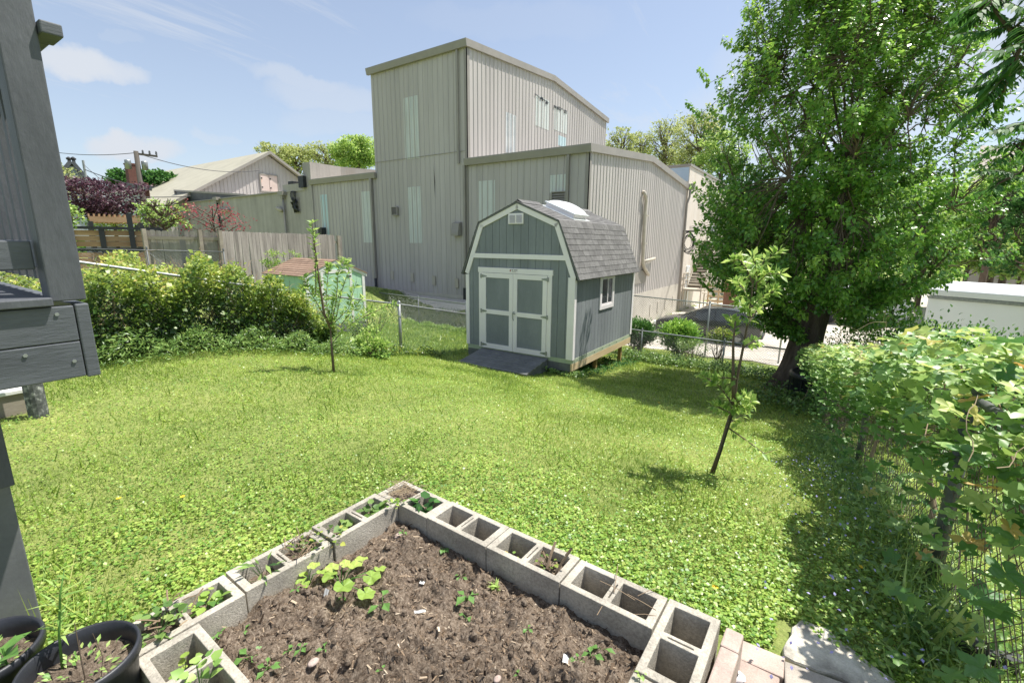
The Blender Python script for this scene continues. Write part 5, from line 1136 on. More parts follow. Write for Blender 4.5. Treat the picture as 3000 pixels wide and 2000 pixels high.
# ---- far right tan building with pale roof
fb = empty('far_tan_building', (0, 0, 0), label='distant tan sided building with pale roof seen through trees at far right', cat='building')
a = pt(2855, 690, d=42); c = pt(3100, 690, d=42); b = MB(); v = Vector((a.x, a.y, 0)).normalized()*10; b.prism([Vector((a.x, a.y, -5)), Vector((c.x, c.y, -5)), Vector((c.x, c.y, a.z+3.4)), Vector((a.x, a.y, a.z+3.4))], v); b.build('wall', M['siding'], fb)
a2, c2 = pt(2860, 470, d=46), pt(3120, 475, d=46); b = MB(); b.prism([Vector((a2.x, a2.y, a2.z-1.6)), Vector((c2.x, c2.y, c2.z-1.6)), c2+v*.6+Vector((0, 0, 1.6)), a2+v*.6+Vector((0, 0, 1.6))], (0, 0, .2)); b.build('roof', M['paver_grey'], fb)
# ---- black compost bin at the trunk foot
cpx = pt(2375, 1130, z=tz(.0, 11.2)+.4)
cm = empty('compost_bin', (.02, 11.35, tz(.02, 11.35)), label='black round plastic compost bin with lid beside the big tree trunk', cat='compost bin')
b = MB(); b.lathe([(.46, -.1), (.46, .0), (.44, .55), (.47, .57), (.47, .62), (.44, .66)], (0, 0, 0), 28); b.build('drum', M['plastic'], cm, smooth=True)
b = MB(); b.lathe([(.48, .62), (.48, .665), (.40, .70), (.38, .68), (.30, .72), (.12, .74), (.11, .77), (.001, .775)], (0, 0, 0), 28); b.build('lid', M['plastic'], cm, smooth=True)
for k in range(12): an = k*math.pi/6; b = MB(); b.tube([(.47*math.cos(an), .47*math.sin(an), .02), (.455*math.cos(an), .455*math.sin(an), .54)], .012, 4); b.build('rib', M['plastic'], cm)
# ---- two nursery pots at the lower left
def potthing(x, y, zt, r, label, soil_dz=-.07):
    h = .29; t = empty('plant_pot', (x, y, zt-h), label=label, cat='plant pot', group='black nursery pots'); b = MB()
    b.lathe([(r*.8, 0), (r*.96, h*.86), (r*1.03, h*.87), (r*1.04, h*.97), (r*1.0, h), (r*.96, h*.985), (r*.93, h*.86), (r*.9, h*.6)], (0, 0, 0), 48); b.build('shell', M['pot'], t, smooth=True)
    vs = [(0, 0, h+soil_dz)]; n_ = 28
    for rr_ in (.25, .5, .75, .93):
        for k in range(n_): an = k*2*math.pi/n_; vs.append((r*rr_*math.cos(an), r*rr_*math.sin(an), h+soil_dz+random.uniform(-.008, .008)))
    fs = [(0, 1+k, 1+(k+1) % n_) for k in range(n_)]+[(1+q_*n_+k, 1+(q_+1)*n_+k, 1+(q_+1)*n_+(k+1) % n_, 1+q_*n_+(k+1) % n_) for q_ in range(3) for k in range(n_)]
    b = MB(); b.add(vs, fs); b.build('soil', M['earth'], t, smooth=True); return t
POT1 = (-1.775, .235, -1.27); POT2 = (-2.06, .055, -1.27)
potthing(*POT1, .145, 'black round plant pot with seedlings, right one of two at the bed corner'); potthing(*POT2, .15, 'black round plant pot cut by the bottom left corner')
# ================================================================== vegetation
ML = {}
ML['grass'] = leafmat('grass_blades', ['5c7a2e', '82a03e', 'a2b64e', 'bac566', 'd0cb8c'], .35, .5, .3, [0, .3, .58, .84, 1])
ML['clover'] = leafmat('clover_leaves', ['4c7a2e', '78a040', '9ab84e', 'bac966'], .3, .38, .5)
ML['tree'] = leafmat('tree_leaves', ['3f6c26', '5c9034', '80ad44', 'a8cb58'], .38, .32, .55)
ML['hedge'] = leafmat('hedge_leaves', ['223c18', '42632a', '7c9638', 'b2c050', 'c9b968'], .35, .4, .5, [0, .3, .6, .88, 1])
ML['bright'] = leafmat('bright_leaves', ['55803a', '7ba04a', 'a0bd60', 'bfd07c'], .4, .4, .4)
ML['pale'] = leafmat('budding_leaves', ['71804a', '8b9a58', 'a7b26a', 'bfc583'], .35, .6, .3)
ML['dark'] = leafmat('dark_leaves', ['1f3d1c', '2f5a26', '487a34', '6a9a48'], .3, .55, .25)
ML['purple'] = leafmat('purple_maple_leaves', ['2e1a24', '402733', '583845', '7a5a66'], .3, .45, .4)
ML['red'] = leafmat('red_maple_leaves', ['7a3038', '96454a', 'a85a58'], .35, .5, .3)
ML['weed'] = leafmat('weed_leaves', ['40612f', '62843f', '86a654', 'aabd6c'], .3, .38, .5)
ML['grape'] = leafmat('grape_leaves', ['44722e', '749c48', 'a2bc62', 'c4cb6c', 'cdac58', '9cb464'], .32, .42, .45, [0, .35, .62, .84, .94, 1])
ML['grapeL'] = leafmat('large_grape_leaf', ['4a7a3e', '76a058', '9ab86c', 'b4c26a', 'c6a058', '86a866'], .32, .45, .45, [0, .35, .65, .86, .95, 1], veins=True)
ML['squash'] = leafmat('squash_leaf', ['8fb04a', 'a8c257', 'b9cc68'], .35, .5, .4, veins=True)
ML['seed'] = leafmat('seedling_leaf', ['6c9a4a', '93b85c', 'b4cc74'], .35, .45, .4)
ML['straw'] = leafmat('dry_straw', ['a8977a', 'c4b494', 'd8cbb0'], .2, .8, .2)
ML['chips'] = leafmat('mulch_chips', ['2e241d', '574839', '8a7660', 'b5a48c', 'd8cdb8'], .02, .9, .2, [0, .35, .65, .9, 1])
ML['flower_y'] = leafmat('yellow_petals', ['e6c31c', 'f2d83a'], .2, .6, .2)
ML['flower_v'] = leafmat('violet_petals', ['9a93d0', 'b5b0e0'], .2, .6, .2)
T_H4 = tpl([(0,0,0),(-.40,.28,.09),(0,1,-.12),(.40,.28,.09),(0,.42,-.03)], [(0,4,1),(1,4,2),(2,4,3),(3,4,0)])
def lobed(n=5, depth=.45, wav=.05, teeth=1):
    vs = [(0, 0, -.02)]; k = 26
    for i in range(k+1):
        a = -math.pi*.5+.28+(2*math.pi-.56)*i/k; lob = .5*abs(math.cos((a-math.pi/2)*n/2))+.5*(1-abs(math.sin((a-math.pi/2)*n/2))); r = .54*(1-depth*(1-lob))*(1+.12*math.cos(a-math.pi/2))*(1+(.05 if i % 2 else -.03)*teeth)
        vs.append((r*math.cos(a), .0+r*math.sin(a), wav*math.cos(a*n)+.06*abs(math.cos(a-math.pi/2))-.10*r*r))
    vs = [(x, y+.1, z) for x, y, z in vs]; return tpl(vs, [(0, i+1, i+2) for i in range(k)])
T_GRAPE = lobed(5, .5, .05, 1.3); T_SQ = lobed(5, .16, .05, .5); T_MAPLE = lobed(5, .6, .03)
def leaves(name, P, D, Nn, S, T, mat, parent=None, tint=None, **k):
    V, F, t = leafgeo(P, D, Nn, S, T, tint); return npmesh(name, V, F, mat, t, parent=parent, **k)
UPV = np.array([0, 0, 1.])
# ---- lawn -----------------------------------------------------------
def inview(x, y, margin=.06):
    d = -np.sin(YAW)*x+np.cos(YAW)*y; r = np.cos(YAW)*x+np.sin(YAW)*y
    return (d > .3) & (np.abs(r) < d*(1.109*1.06+margin)+.5)
def lawnmask(x, y):
    c, s = math.cos(BY), math.sin(BY); dx, dy = x-BA.x, y-BA.y; u = c*dx+s*dy; v = -(-s*dx+c*dy)
    bedm = (u > -.02) & (u < 1.80) & (v > -.02) & (v < 1.6)
    pat = (x > -.2) & (x < .9) & (y < 1.86) & (y > .5); pat |= (x > .0) & (x < .55) & (y < 2.1-.42*(x-.05)) & (y > 1.2); pat |= (x > .5) & (x < .9) & (y < 1.93-.9*(x-.5))
    brick = (u > 1.79) & (u < 1.88) & (v > -.02) & (v < 1)
    shedm = (x > SO.x+.05) & (x < SO.x+SW-.2) & (y > SO.y+.1) & (y < SO.y+SD)
    rampm = (x > SO.x+.35) & (x < SO.x+2.32) & (y > SO.y-1.1) & (y < SO.y+.1)
    gsm = (x < GX) & (x > GX-GL) & (y > GY0) & (y < GY1)
    lot = (y > 17.2+.25*np.sin(x*2.3)) & (x > -8.2); bankm = (y > 15.6) & (x < -7.9); bld = (y > 16.6) & (x < -7.9)
    stp = (x < -6.0) & (y < 1.0) & (y > -1) & (x > -8)
    deckm = (y < .5) & (x < -2.0) & (x > -5.3)
    return ~(bedm | pat | brick | shedm | rampm | gsm | lot | bankm | bld | stp)
def fieldn(x, y, s, seed=0): return np.array([noise.noise(Vector((a*s+seed, b*s, seed*1.7))) for a, b in zip(x, y)])
GXs, GYs = np.meshgrid(np.arange(-20, 8, .12), np.arange(-1, 20, .12))
G1 = np.array([noise.noise(Vector((a*.8, b*.8, 2))) for a, b in zip(GXs.ravel(), GYs.ravel())]).reshape(GXs.shape)
G2 = np.array([noise.noise(Vector((a*3.1, b*3.1, 8))) for a, b in zip(GXs.ravel(), GYs.ravel())]).reshape(GXs.shape)
def look(G, x, y): return G[np.clip(((y+1)/.12).astype(int), 0, G.shape[0]-1), np.clip(((x+20)/.12).astype(int), 0, G.shape[1]-1)]
def scatter(n, r0=1.35, r1=18.5, p=.5):
    k = RS.rand(n); e = 1-p; r = (r0**e+(r1**e-r0**e)*k)**(1/e); th = RS.uniform(-.95, .95, n)+YAW
    x, y = -np.sin(th)*r, np.cos(th)*r; m = lawnmask(x, y) & inview(x, y); return x[m], y[m], r[m]
x, y, r = scatter(560000, p=.5)
g1, g2 = look(G1, x, y), look(G2, x, y); n = len(x)
cl = 1/(1+np.exp(-(g1*3+g2*4+.15+1.1*np.exp(-((x+3.0)**2+(y-1.6)**2)/5)+1.0*np.exp(-((x-.3)**2)/.5)-.5*np.exp(-((x+1.0)**2+(y-4)**2)/4)))) ; isc = RS.rand(n) < cl*np.interp(r, [2, 4, 8], [.72, .5, .3])
z = TZ(x, y)
far = np.clip(r/6, .75, 2.2)
# blades
m = ~isc; k = m.sum(); D = np.stack([RS.normal(0, .55, k), RS.normal(0, .55, k), np.ones(k)], 1); S_ = RS.uniform(.028, .06, k)*(1+.25*g2[m]-.25*g1[m])*far[m]**.5
tint = np.clip(.42+.35*g1[m]+.25*g2[m]+RS.normal(0, .2, k)+(y[m] > 15)*-.1, 0, 1)
Tb = tpl([(-.06, 0, 0), (.06, 0, 0), (0, 1, .3)], [(0, 1, 2)])
V, F, t = leafgeo(np.stack([x[m], y[m], z[m]-.004], 1), D, rnd(k), S_, Tb, tint)
V = V.reshape(-1, 3, 3); wid = (far[m]**.7)[:, None, None]; c_ = V[:, :2].mean(1, keepdims=True); V[:, :2] = c_+(V[:, :2]-c_)*wid; V = V.reshape(-1, 3)
npmesh('grass', V, F, ML['grass'], t, kind='stuff')
# clover and low broad leaves
m = isc; k = m.sum(); D = np.stack([RS.normal(0, 1, k), RS.normal(0, 1, k), RS.normal(0, .25, k)], 1); Nn = np.stack([RS.normal(0, .3, k), RS.normal(0, .3, k), np.ones(k)], 1)
hgt = RS.uniform(.008, .042, k)*(1+.3*g1[m]); S_ = RS.uniform(.009, .022, k)*far[m]**.8*(1+.2*(r[m] < 3.2))
tint = np.clip(.5+.3*g2[m]+RS.normal(0, .22, k), 0, 1)
leaves('ground_cover', np.stack([x[m], y[m], z[m]+hgt], 1), D, Nn, S_, tpl([(0,0,0),(-.5,.45,.06),(-.2,.95,0),(.2,.95,0),(.5,.45,.06)], [(0,4,3),(0,3,2),(0,2,1)]), ML['clover'], tint=tint, kind='stuff')
# rough grass on the strip beyond the fences
k = 42000; x = RS.uniform(-17, -7.9, k); y = RS.uniform(6.5, 15.9, k); mk = lawnmask(x, y); x, y = x[mk], y[mk]; k = len(x); D = np.stack([RS.normal(0, .6, k), RS.normal(0, .6, k), np.ones(k)], 1); g2 = look(G2, x, y)
leaves('rough_grass', np.stack([x, y, TZ(x, y)], 1), D, rnd(k), RS.uniform(.05, .13, k)*(1+g2), tpl([(-.1, 0, 0), (.1, 0, 0), (0, 1, .3)], [(0, 1, 2)]), ML['weed'], tint=np.clip(.55+.4*g2-.35*(y > 13.8)+RS.normal(0, .18, k), 0, 1), kind='stuff')
# fine longer tufts
x, y, r = scatter(14000, 1.4, 12, .9); g1 = look(G1, x, y); g2 = look(G2, x, y); kp = RS.rand(len(x)) < (.15+.8*(g2 > .12)*(g1 < .1)); x, y, r = x[kp], y[kp], r[kp]; k = len(x)
D = np.stack([RS.normal(0, .45, k), RS.normal(0, .45, k), np.ones(k)], 1)
leaves('grass_tufts', np.stack([x, y, TZ(x, y)], 1), D, rnd(k), RS.uniform(.07, .12, k), Tb, ML['grass'], tint=np.clip(RS.normal(.25, .15, k), 0, 1), kind='stuff')
# dandelions in the lawn
for i, (px, py, lab) in enumerate(((2095, 1720, 'yellow dandelion by the bricks at the right corner of the raised bed'), (535, 1455, 'yellow dandelion in the clover at the left of the lawn'), (348, 1460, 'small yellow flower in the clover near the deck'), (2525, 1662, 'orange yellow dandelion near the foot of the right fence'), (1930, 1180, 'tiny yellow flower on the lawn right of the shed'), (1480, 1622, 'tiny yellow flower beside the dry twigs in a block core'))):
    p = pt(px, py, z=tz(0, 2.3 if py > 1500 else 6)-0); 
    for _ in range(20): p = pt(px, py, z=tz(p.x, p.y)+.03)
    if 'block core' in lab: p = pt(px, py, z=-1.41)
    f = empty('dandelion', p, label=lab, cat='flower', group='dandelions in the grass'); kk = 16; an = np.arange(kk)*2.4; D = np.stack([np.cos(an), np.sin(an), np.full(kk, .35)], 1)
    leaves('petals', np.zeros((kk, 3)), D, np.tile(UPV, (kk, 1)), .016 if py > 1300 else .03, T_QUAD, ML['flower_y'], f); b = MB(); b.tube([(0, 0, -.05), (0, 0, 0)], .0018, 4); b.build('stem', ML['weed'], f)
def cloud(n, c, rad, shell=0, seed=None):
    """points in an ellipsoid, biased outwards by shell"""
    d = unit(RS.normal(0, 1, (n, 3))); r = RS.rand(n)**(1/(3+shell*6)); return np.array(c)+d*r[:, None]*np.array(rad)
def twigs(mb, a, c, r0=.02, r1=.006, droop=0, n=4, jit=.1):
    a, c = Vector(a), Vector(c); L_ = (c-a).length; P = []
    for i in range(n+1):
        f = i/n; p = a.lerp(c, f); w = math.sin(f*math.pi)*jit*L_; p += Vector((random.uniform(-w, w), random.uniform(-w, w), random.uniform(-w, w)-droop*f*f*L_)); P.append(p)
    P[0] = a; mb.tube(P, [r0+(r1-r0)*i/n for i in range(n+1)], 5, cap=False); return P
# ---- the big tree on the right ---------------------------------------
def leaf_along(P, n, spread, sag=.5):
    P = np.array([tuple(p) for p in P]); f = RS.rand(n)**.8*(len(P)-1.001); i = f.astype(int); q = P[i]+(P[i+1]-P[i])*(f-i)[:, None]
    ax_ = unit(P[-1]-P[0]); side = unit(np.cross(rnd(n), ax_)); D = side*1.0+ax_*.45+np.array([0, 0, -sag]); return q+side*RS.uniform(0, spread, n)[:, None], D
big = empty('broadleaf_tree', (-.38, 12.55, tz(-.38, 12.5)), label='big full green broadleaf tree with dark trunk at the right of the lawn', cat='tree')
O = Vector(big.location); b = MB()
base_z = 0
ctr = [Vector((-.02, .0, -.15)), Vector((0, 0, .25)), Vector((.05, .0, .7)), Vector((.12, 0, 1.3)), Vector((.25, .05, 2.2)), Vector((.36, .1, 3.2)), Vector((.42, .1, 4.3)), Vector((.45, .1, 5.6))]
rad = [.62, .46, .37, .33, .28, .18, .11, .06]
nn_ = 20; vs = []; fs = []
for i, (p, r_) in enumerate(zip(ctr, rad)):
    for k in range(nn_):
        a = 2*math.pi*k/nn_; fl = 1+(.38*max(0, math.cos(3*a+.6))*(1 if i < 2 else .25 if i == 2 else 0)); rr_ = r_*fl*(1+.05*math.sin(7*a+i)); vs.append(p+Vector((math.cos(a)*rr_, math.sin(a)*rr_, 0)))
for i in range(len(ctr)-1):
    for k in range(nn_): fs.append((i*nn_+k, i*nn_+(k+1) % nn_, (i+1)*nn_+(k+1) % nn_, (i+1)*nn_+k))
b.add(vs, fs); tr_o = b.build('trunk', M['bark'], big, smooth=True)
limbs = []; b = MB()
for k in range(17):
    f = 1.9+3.4*k/16; c0 = Vector((.2+.05*f, .05, f)); an = k*2.4; reach = 2.0*(1-.10*abs(f-3)); tip = c0+Vector((math.cos(an)*reach, math.sin(an)*reach, .9+random.uniform(-.4, 1.6)))
    limbs.append(twigs(b, c0, tip,   .05-.005*(f-2), .01, -.05, 6, .07))
for k in range(9):
    an = k*.7+.2; c0 = Vector((.42, .1, 4.4+.12*k)); limbs.append(twigs(b, c0, c0+Vector((math.cos(an)*random.uniform(.8, 2.0), math.sin(an)*1.4, random.uniform(2.6, 4.3))), .035, .008, 0, 6, .04))
LP = np.array([tuple(q) for P in limbs for q in P[1:]]+[tuple(c) for c in ctr[4:]])
def envelope_r(z):   # crown radius against height above the base
    return np.interp(z, [1.2, 1.9, 2.6, 3.6, 5, 6.5, 8, 9.2, 10.0], [.5, 1.4, 2.2, 2.65, 2.75, 2.6, 2.15, 1.3, .4])
Ps = []; Ds = []; Ts = []; bt = MB()
def add_twig(c, L_=None, nl=70, up=.35, spread=.09):
    i = np.argmin(np.sum((LP-np.array(c))**2*np.array([1, 1, .6]), 1)); a = LP[i]; P = twigs(bt, a, c, .014, .004, .03, 4, .08); c = P[-1]
    out_ = (Vector(c)-Vector((.25, .05, c.z))); out_.z = 0; out_ = out_.normalized() if out_.length > .01 else Vector((1, 0, 0))
    L_ = L_ or random.uniform(.35, .7); d = (out_*(1-up)+Vector((random.uniform(-.4, .4), random.uniform(-.4, .4), up*1.3))).normalized(); P2 = twigs(bt, c, Vector(c)+d*L_, .005, .002, .05, 3, .06)
    q, D = leaf_along(P[-2:]+P2, nl, spread); Ps.append(q); Ds.append(D); Ts.append(np.full(len(q), random.gauss(0, .16)+.02*(c.z-5)))
for k in range(3200):
    z = random.uniform(1.3, 9.5); R_ = float(envelope_r(z)); an = random.uniform(0, 2*math.pi); rr_ = R_*(random.random()**.55)*(.82+.3*noise.noise(Vector((math.cos(an)*1.6, math.sin(an)*1.6, z*.9)))+.1)
    if z > 5.0 and random.random() < .22: continue
    if noise.noise(Vector((math.cos(an)*rr_*.9, math.sin(an)*rr_*.9, z*.9+40))) < (-.16 if z > 4 else -.22): continue
    add_twig(Vector((.12+math.cos(an)*rr_, .05+math.sin(an)*rr_, z)), nl=int(random.uniform(42, 75)), up=.3+.4*(z > 6))
for k in range(46):   # upright whips that break the outline
    z = random.uniform(5.6, 9.0); R_ = float(envelope_r(z)); an = random.uniform(0, 2*math.pi); add_twig(Vector((.12+math.cos(an)*R_*.95, .05+math.sin(an)*R_*.95, z)), random.uniform(.8, 1.35), 70, .9, .06)
for (px, py) in ((2065, 220), (2150, 120), (2215, 50), (2040, 310), (2110, 330), (2075, 620), (2050, 700), (2130, 640), (2360, 10), (2480, 5), (2045, 560), (2030, 760), (2080, 830)):   # reaching shoots on the left outline
    p = pt(px, py, y=12.1)-O; add_twig(Vector(p)-Vector((-.1, 0, .15)), .45, 85, .55, .07)
for (px, py) in ((2860, 480), (2900, 560), (2830, 700), (2890, 760), (2780, 250), (2740, 330), (2840, 380), (2600, 880), (2700, 850), (2500, 900), (2420, 880), (2620, 940), (2760, 820), (2350, 860), (2280, 890), (2250, 960)):
    p = pt(px, py, y=12.3)-O; add_twig(Vector(p), .45, 80, .3, .1)
b.build('limbs', M['bark'], big, smooth=True); bt.build('twigs', M['twig'], big)
P = np.concatenate(Ps); D = np.concatenate(Ds); k = len(P); Nn = np.stack([RS.normal(.15, .55, k), RS.normal(0, .55, k), np.ones(k)], 1)
leaves('crown', P, D, Nn, RS.uniform(.055, .098, k), T_H4, ML['tree'], big, np.clip(RS.normal(.5, .16, k)+np.concatenate(Ts), 0, 1))
print('big tree leaves', k)
# suckers and ivy at the foot
def bush(name, c, rad, n, size, mat, label, cat='shrub', T=T_OVAL, shell=.5, tw=40, group=None, tintf=None, flat=1.0, up=.3, base=None):
    c = Vector(c); o = empty(name, (c.x, c.y, base if base is not None else tz(c.x, c.y)), label=label, cat=cat, group=group); cz = c.z-o.location.z
    nb = max(8, n//45); cc = cloud(nb, (0, 0, cz), rad, shell); idx = RS.randint(0, nb, n); sp = (np.mean(rad)*.22)
    P = cc[idx]+RS.normal(0, 1, (n, 3))*sp*np.array([1, 1, .7]); P[:, 2] = np.maximum(P[:, 2], .02)
    out_ = P-np.array([0, 0, cz*.6]); D = unit(out_)*1.0+rnd(n)*.9+np.array([0, 0, up]); Nn = np.stack([RS.normal(0, .5, n), RS.normal(0, .5, n), np.ones(n)*flat], 1)
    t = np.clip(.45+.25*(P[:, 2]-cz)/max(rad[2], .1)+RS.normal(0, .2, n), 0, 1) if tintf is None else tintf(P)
    leaves('foliage', P, D, Nn, RS.uniform(size*.7, size*1.25, n), T, mat, o, t)
    b = MB()
    for k in range(min(tw, nb)): twigs(b, (random.uniform(-.1, .1), random.uniform(-.1, .1), 0), cc[k], .012*max(1, cz), .004, 0, 4, .08)
    b.build('stems', M['twig'], o); return o
# ---- distant and middle trees ------------------------------------------
def far_tree(px, pytop, pybot, d, wpx, mat, label, dens=2600, size=.2, airy=0, group=None, trunk=True, cat='tree', name='deciduous_tree', T=T_QUAD, lobes=7):
    top = pt(px, pytop, d=d); bot = pt(px, pybot, d=d); dep = d*.93; rw_ = wpx/FPX*dep/2; zg = max(-6, min(bot.z, tz(bot.x, bot.y) if abs(bot.x) < 800 else bot.z)); zg = min(zg, bot.z)
    o = empty(name, (bot.x, bot.y, zg), label=label, cat=cat, group=group); H = top.z-zg; hc = top.z-bot.z; cb0 = bot.z-zg; b = MB()
    cz = cb0+hc*.55; tipz = H*.95
    b.tube([(0, 0, -.3), (random.uniform(-.1, .1), 0, cb0+hc*.2), (random.uniform(-.3, .3), 0, cz), (0, 0, tipz)], [max(.05, H*.022), H*.016, H*.009, .02], 6)
    tips = []
    for k in range(26 if airy else 16):
        an = k*2.4; f = (k+.5)/(26 if airy else 16); s_ = Vector((0, 0, cb0+hc*(.1+.6*f))); rr_ = rw_*math.sqrt(max(.05, 1-(f*1.6-.7)**2/1.1))*random.uniform(.6, 1.0); e = Vector((math.cos(an)*rr_, math.sin(an)*rr_, min(H*.99, cb0+hc*(.25+.72*f)+random.uniform(-.05, .1)*hc)))
        tips.append(e); twigs(b, s_, e, max(.02, H*.006), .012, -.06, 4, .06)
        if airy:
            for q in range(5): twigs(b, Vector(s_).lerp(e, random.uniform(.4, 1)), e+Vector((random.uniform(-.3, .3)*rw_, random.uniform(-.3, .3)*rw_, random.uniform(.02, .16)*hc)), .02, .008, 0, 3, .05)
    b.build('trunk', M['twig'] if airy else M['bark'], o)
    n = dens; nb = len(tips)*lobes; cc = np.array([tuple(tips[i % len(tips)]) for i in range(nb)])+RS.normal(0, 1, (nb, 3))*np.array([rw_*.22, rw_*.22, hc*.08])
    idx = RS.randint(0, nb, n); sp = rw_*(.11 if not airy else .09); P = cc[idx]+RS.normal(0, 1, (n, 3))*np.array([sp, sp, sp*.8]); P[:, 2] = np.clip(P[:, 2], cb0*.6, H*1.02)
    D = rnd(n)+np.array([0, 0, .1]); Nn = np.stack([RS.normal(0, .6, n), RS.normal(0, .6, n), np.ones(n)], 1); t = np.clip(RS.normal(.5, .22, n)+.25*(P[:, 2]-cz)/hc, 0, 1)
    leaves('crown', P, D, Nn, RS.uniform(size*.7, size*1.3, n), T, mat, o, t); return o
g_ = 'airy spring trees behind the warehouse'
far_tree(808, 430, 520, 70, 85, ML['pale'], 'airy budding tree just right of the gabled hall ridge', 2600, .26, 1, g_)
far_tree(868, 432, 520, 72, 80, ML['pale'], 'second airy budding tree between the gabled hall and the dense green tree', 2600, .26, 1, g_)
far_tree(960, 425, 520, 74, 110, ML['pale'], 'wide airy budding tree directly left of the dense bright green tree', 3400, .26, 1, g_)
far_tree(1052, 412, 520, 62, 115, ML['bright'], 'dense bright green round tree against the left edge of the warehouse tower', 9000, .26, 0, lobes=10)
far_tree(1815, 385, 520, 62, 90, ML['pale'], 'sparse budding tree just right of the warehouse tower', 1900, .24, 1, g_)
far_tree(1872, 395, 520, 66, 70, ML['pale'], 'low sparse budding tree second from the warehouse tower', 1700, .24, 1, g_)
far_tree(1940, 360, 520, 62, 90, ML['pale'], 'upright twiggy budding tree midway between tower and big tree', 2300, .22, 1, g_)
far_tree(2040, 340, 540, 55, 140, ML['pale'], 'taller leafing tree with a clear dark trunk beside the big tree', 5200, .22, 1, g_)
far_tree(2110, 400, 560, 50, 110, ML['bright'], 'bright leafing tree behind the left edge of the big tree', 5200, .22, 0)
far_tree(1990, 440, 520, 75, 120, ML['pale'], 'background budding tree low between the twiggy tree and the taller one', 2600, .26, 1, g_)
far_tree(1770, 430, 520, 80, 60, ML['pale'], 'small faint budding tree peeking at the tower edge', 900, .26, 1, g_)
for (px, t_, b_, d, w_, nm) in ((2905, 545, 820, 38, 190, 'bright green bushy tree left of the far tan wall'), (2985, 690, 830, 34, 150, 'lime green bushy tree above the trailer roof at the right edge'), (2830, 640, 830, 36, 150, 'light green bushy tree just right of the big tree crown'), (2960, 480, 720, 40, 150, 'upper pale green tree at the right edge'), (3060, 620, 830, 34, 180, 'leafy tree cut by the right edge above the trailer')):
    far_tree(px, t_, b_, d, w_, ML['bright'], nm, 9000, .18, 0, 'light green trees on the right slope', lobes=10)
for (px, t_, b_, d, w_, nm) in ((2250, 560, 800, 48, 260, 'mid green tree behind the lower left of the big tree'), (2480, 520, 800, 52, 300, 'mid green tree directly behind the big tree trunk'), (2700, 540, 820, 46, 280, 'mid green tree behind the right of the big tree')):
    far_tree(px, t_, b_, d, w_, ML['tree'], nm, 7000, .24, 0, 'trees behind the big tree')
far_tree(2885, 500, 800, 30, 60, ML['dark'], 'dark leaning trunk tree among the pale trees at the far right', 1200, .16, 1)
far_tree(3010, 560, 840, 27, 110, ML['dark'], 'darker tree at the right edge behind the lime one', 3500, .16, 1)
far_tree(370, 508, 560, 62, 60, ML['dark'], 'dark conifer-like tree left of the red brick chimney', 1600, .3, 0)
far_tree(425, 505, 560, 64, 60, ML['dark'], 'dark tree directly behind the utility pole', 1500, .3, 0)
far_tree(478, 506, 570, 60, 70, ML['dark'], 'dark rounded tree between utility pole and hall roof', 2200, .28, 0)
far_tree(186, 485, 600, 30, 52, ML['pale'], 'pale green tree beside the deck post', 700, .10, 0)
far_tree(262, 532, 655, 26.5, 165, ML['purple'], 'dark purple leaved maple tree left of the gabled hall', 5600, .11, 0, T=T_H4, lobes=9)
far_tree(335, 590, 660, 26, 80, ML['purple'], 'lower right offshoot maple with purple leaves', 700, .11, 0, T=T_H4)
far_tree(345, 640, 690, 25.5, 90, ML['bright'], 'yellow green shrub behind the pergola', 700, .09, 0, cat='shrub', name='shrub')
far_tree(212, 600, 680, 18.5, 40, ML['bright'], 'yellow green shrub squeezed beside the deck post', 420, .08, 0, cat='shrub', name='shrub')
o = far_tree(482, 592, 690, 20, 95, ML['bright'], 'small bright green tree with flat tiers behind the board fence', 800, .09, 1, lobes=3)
far_tree(635, 598, 720, 20.5, 150, ML['red'], 'sparse red leaved small maple in front of the grey block wall', 760, .07, .0, lobes=3)
# far woods closing the horizon
V_ = []; 
for (a0, a1, d, zt, n) in ((math.radians(-70), math.radians(20), 130, 5, 26000), (math.radians(20), math.radians(100), 150, 4, 9000)):
    th = YAW+.0+RS.uniform(a0, a1, n)*-1; rr_ = RS.uniform(d*.85, d*1.1, n); P = np.stack([-np.sin(th)*rr_, np.cos(th)*rr_, RS.uniform(-9, zt, n)], 1); hmax = zt*(.55+.5*np.sin(th*23)+.3*np.sin(th*57)); kp = P[:, 2] < hmax; V_.append(P[kp])
P = np.concatenate(V_); k = len(P); leaves('distant_woods', P, rnd(k), rnd(k)+UPV, RS.uniform(1.4, 2.6, k), T_QUAD, ML['tree'], kind='stuff')
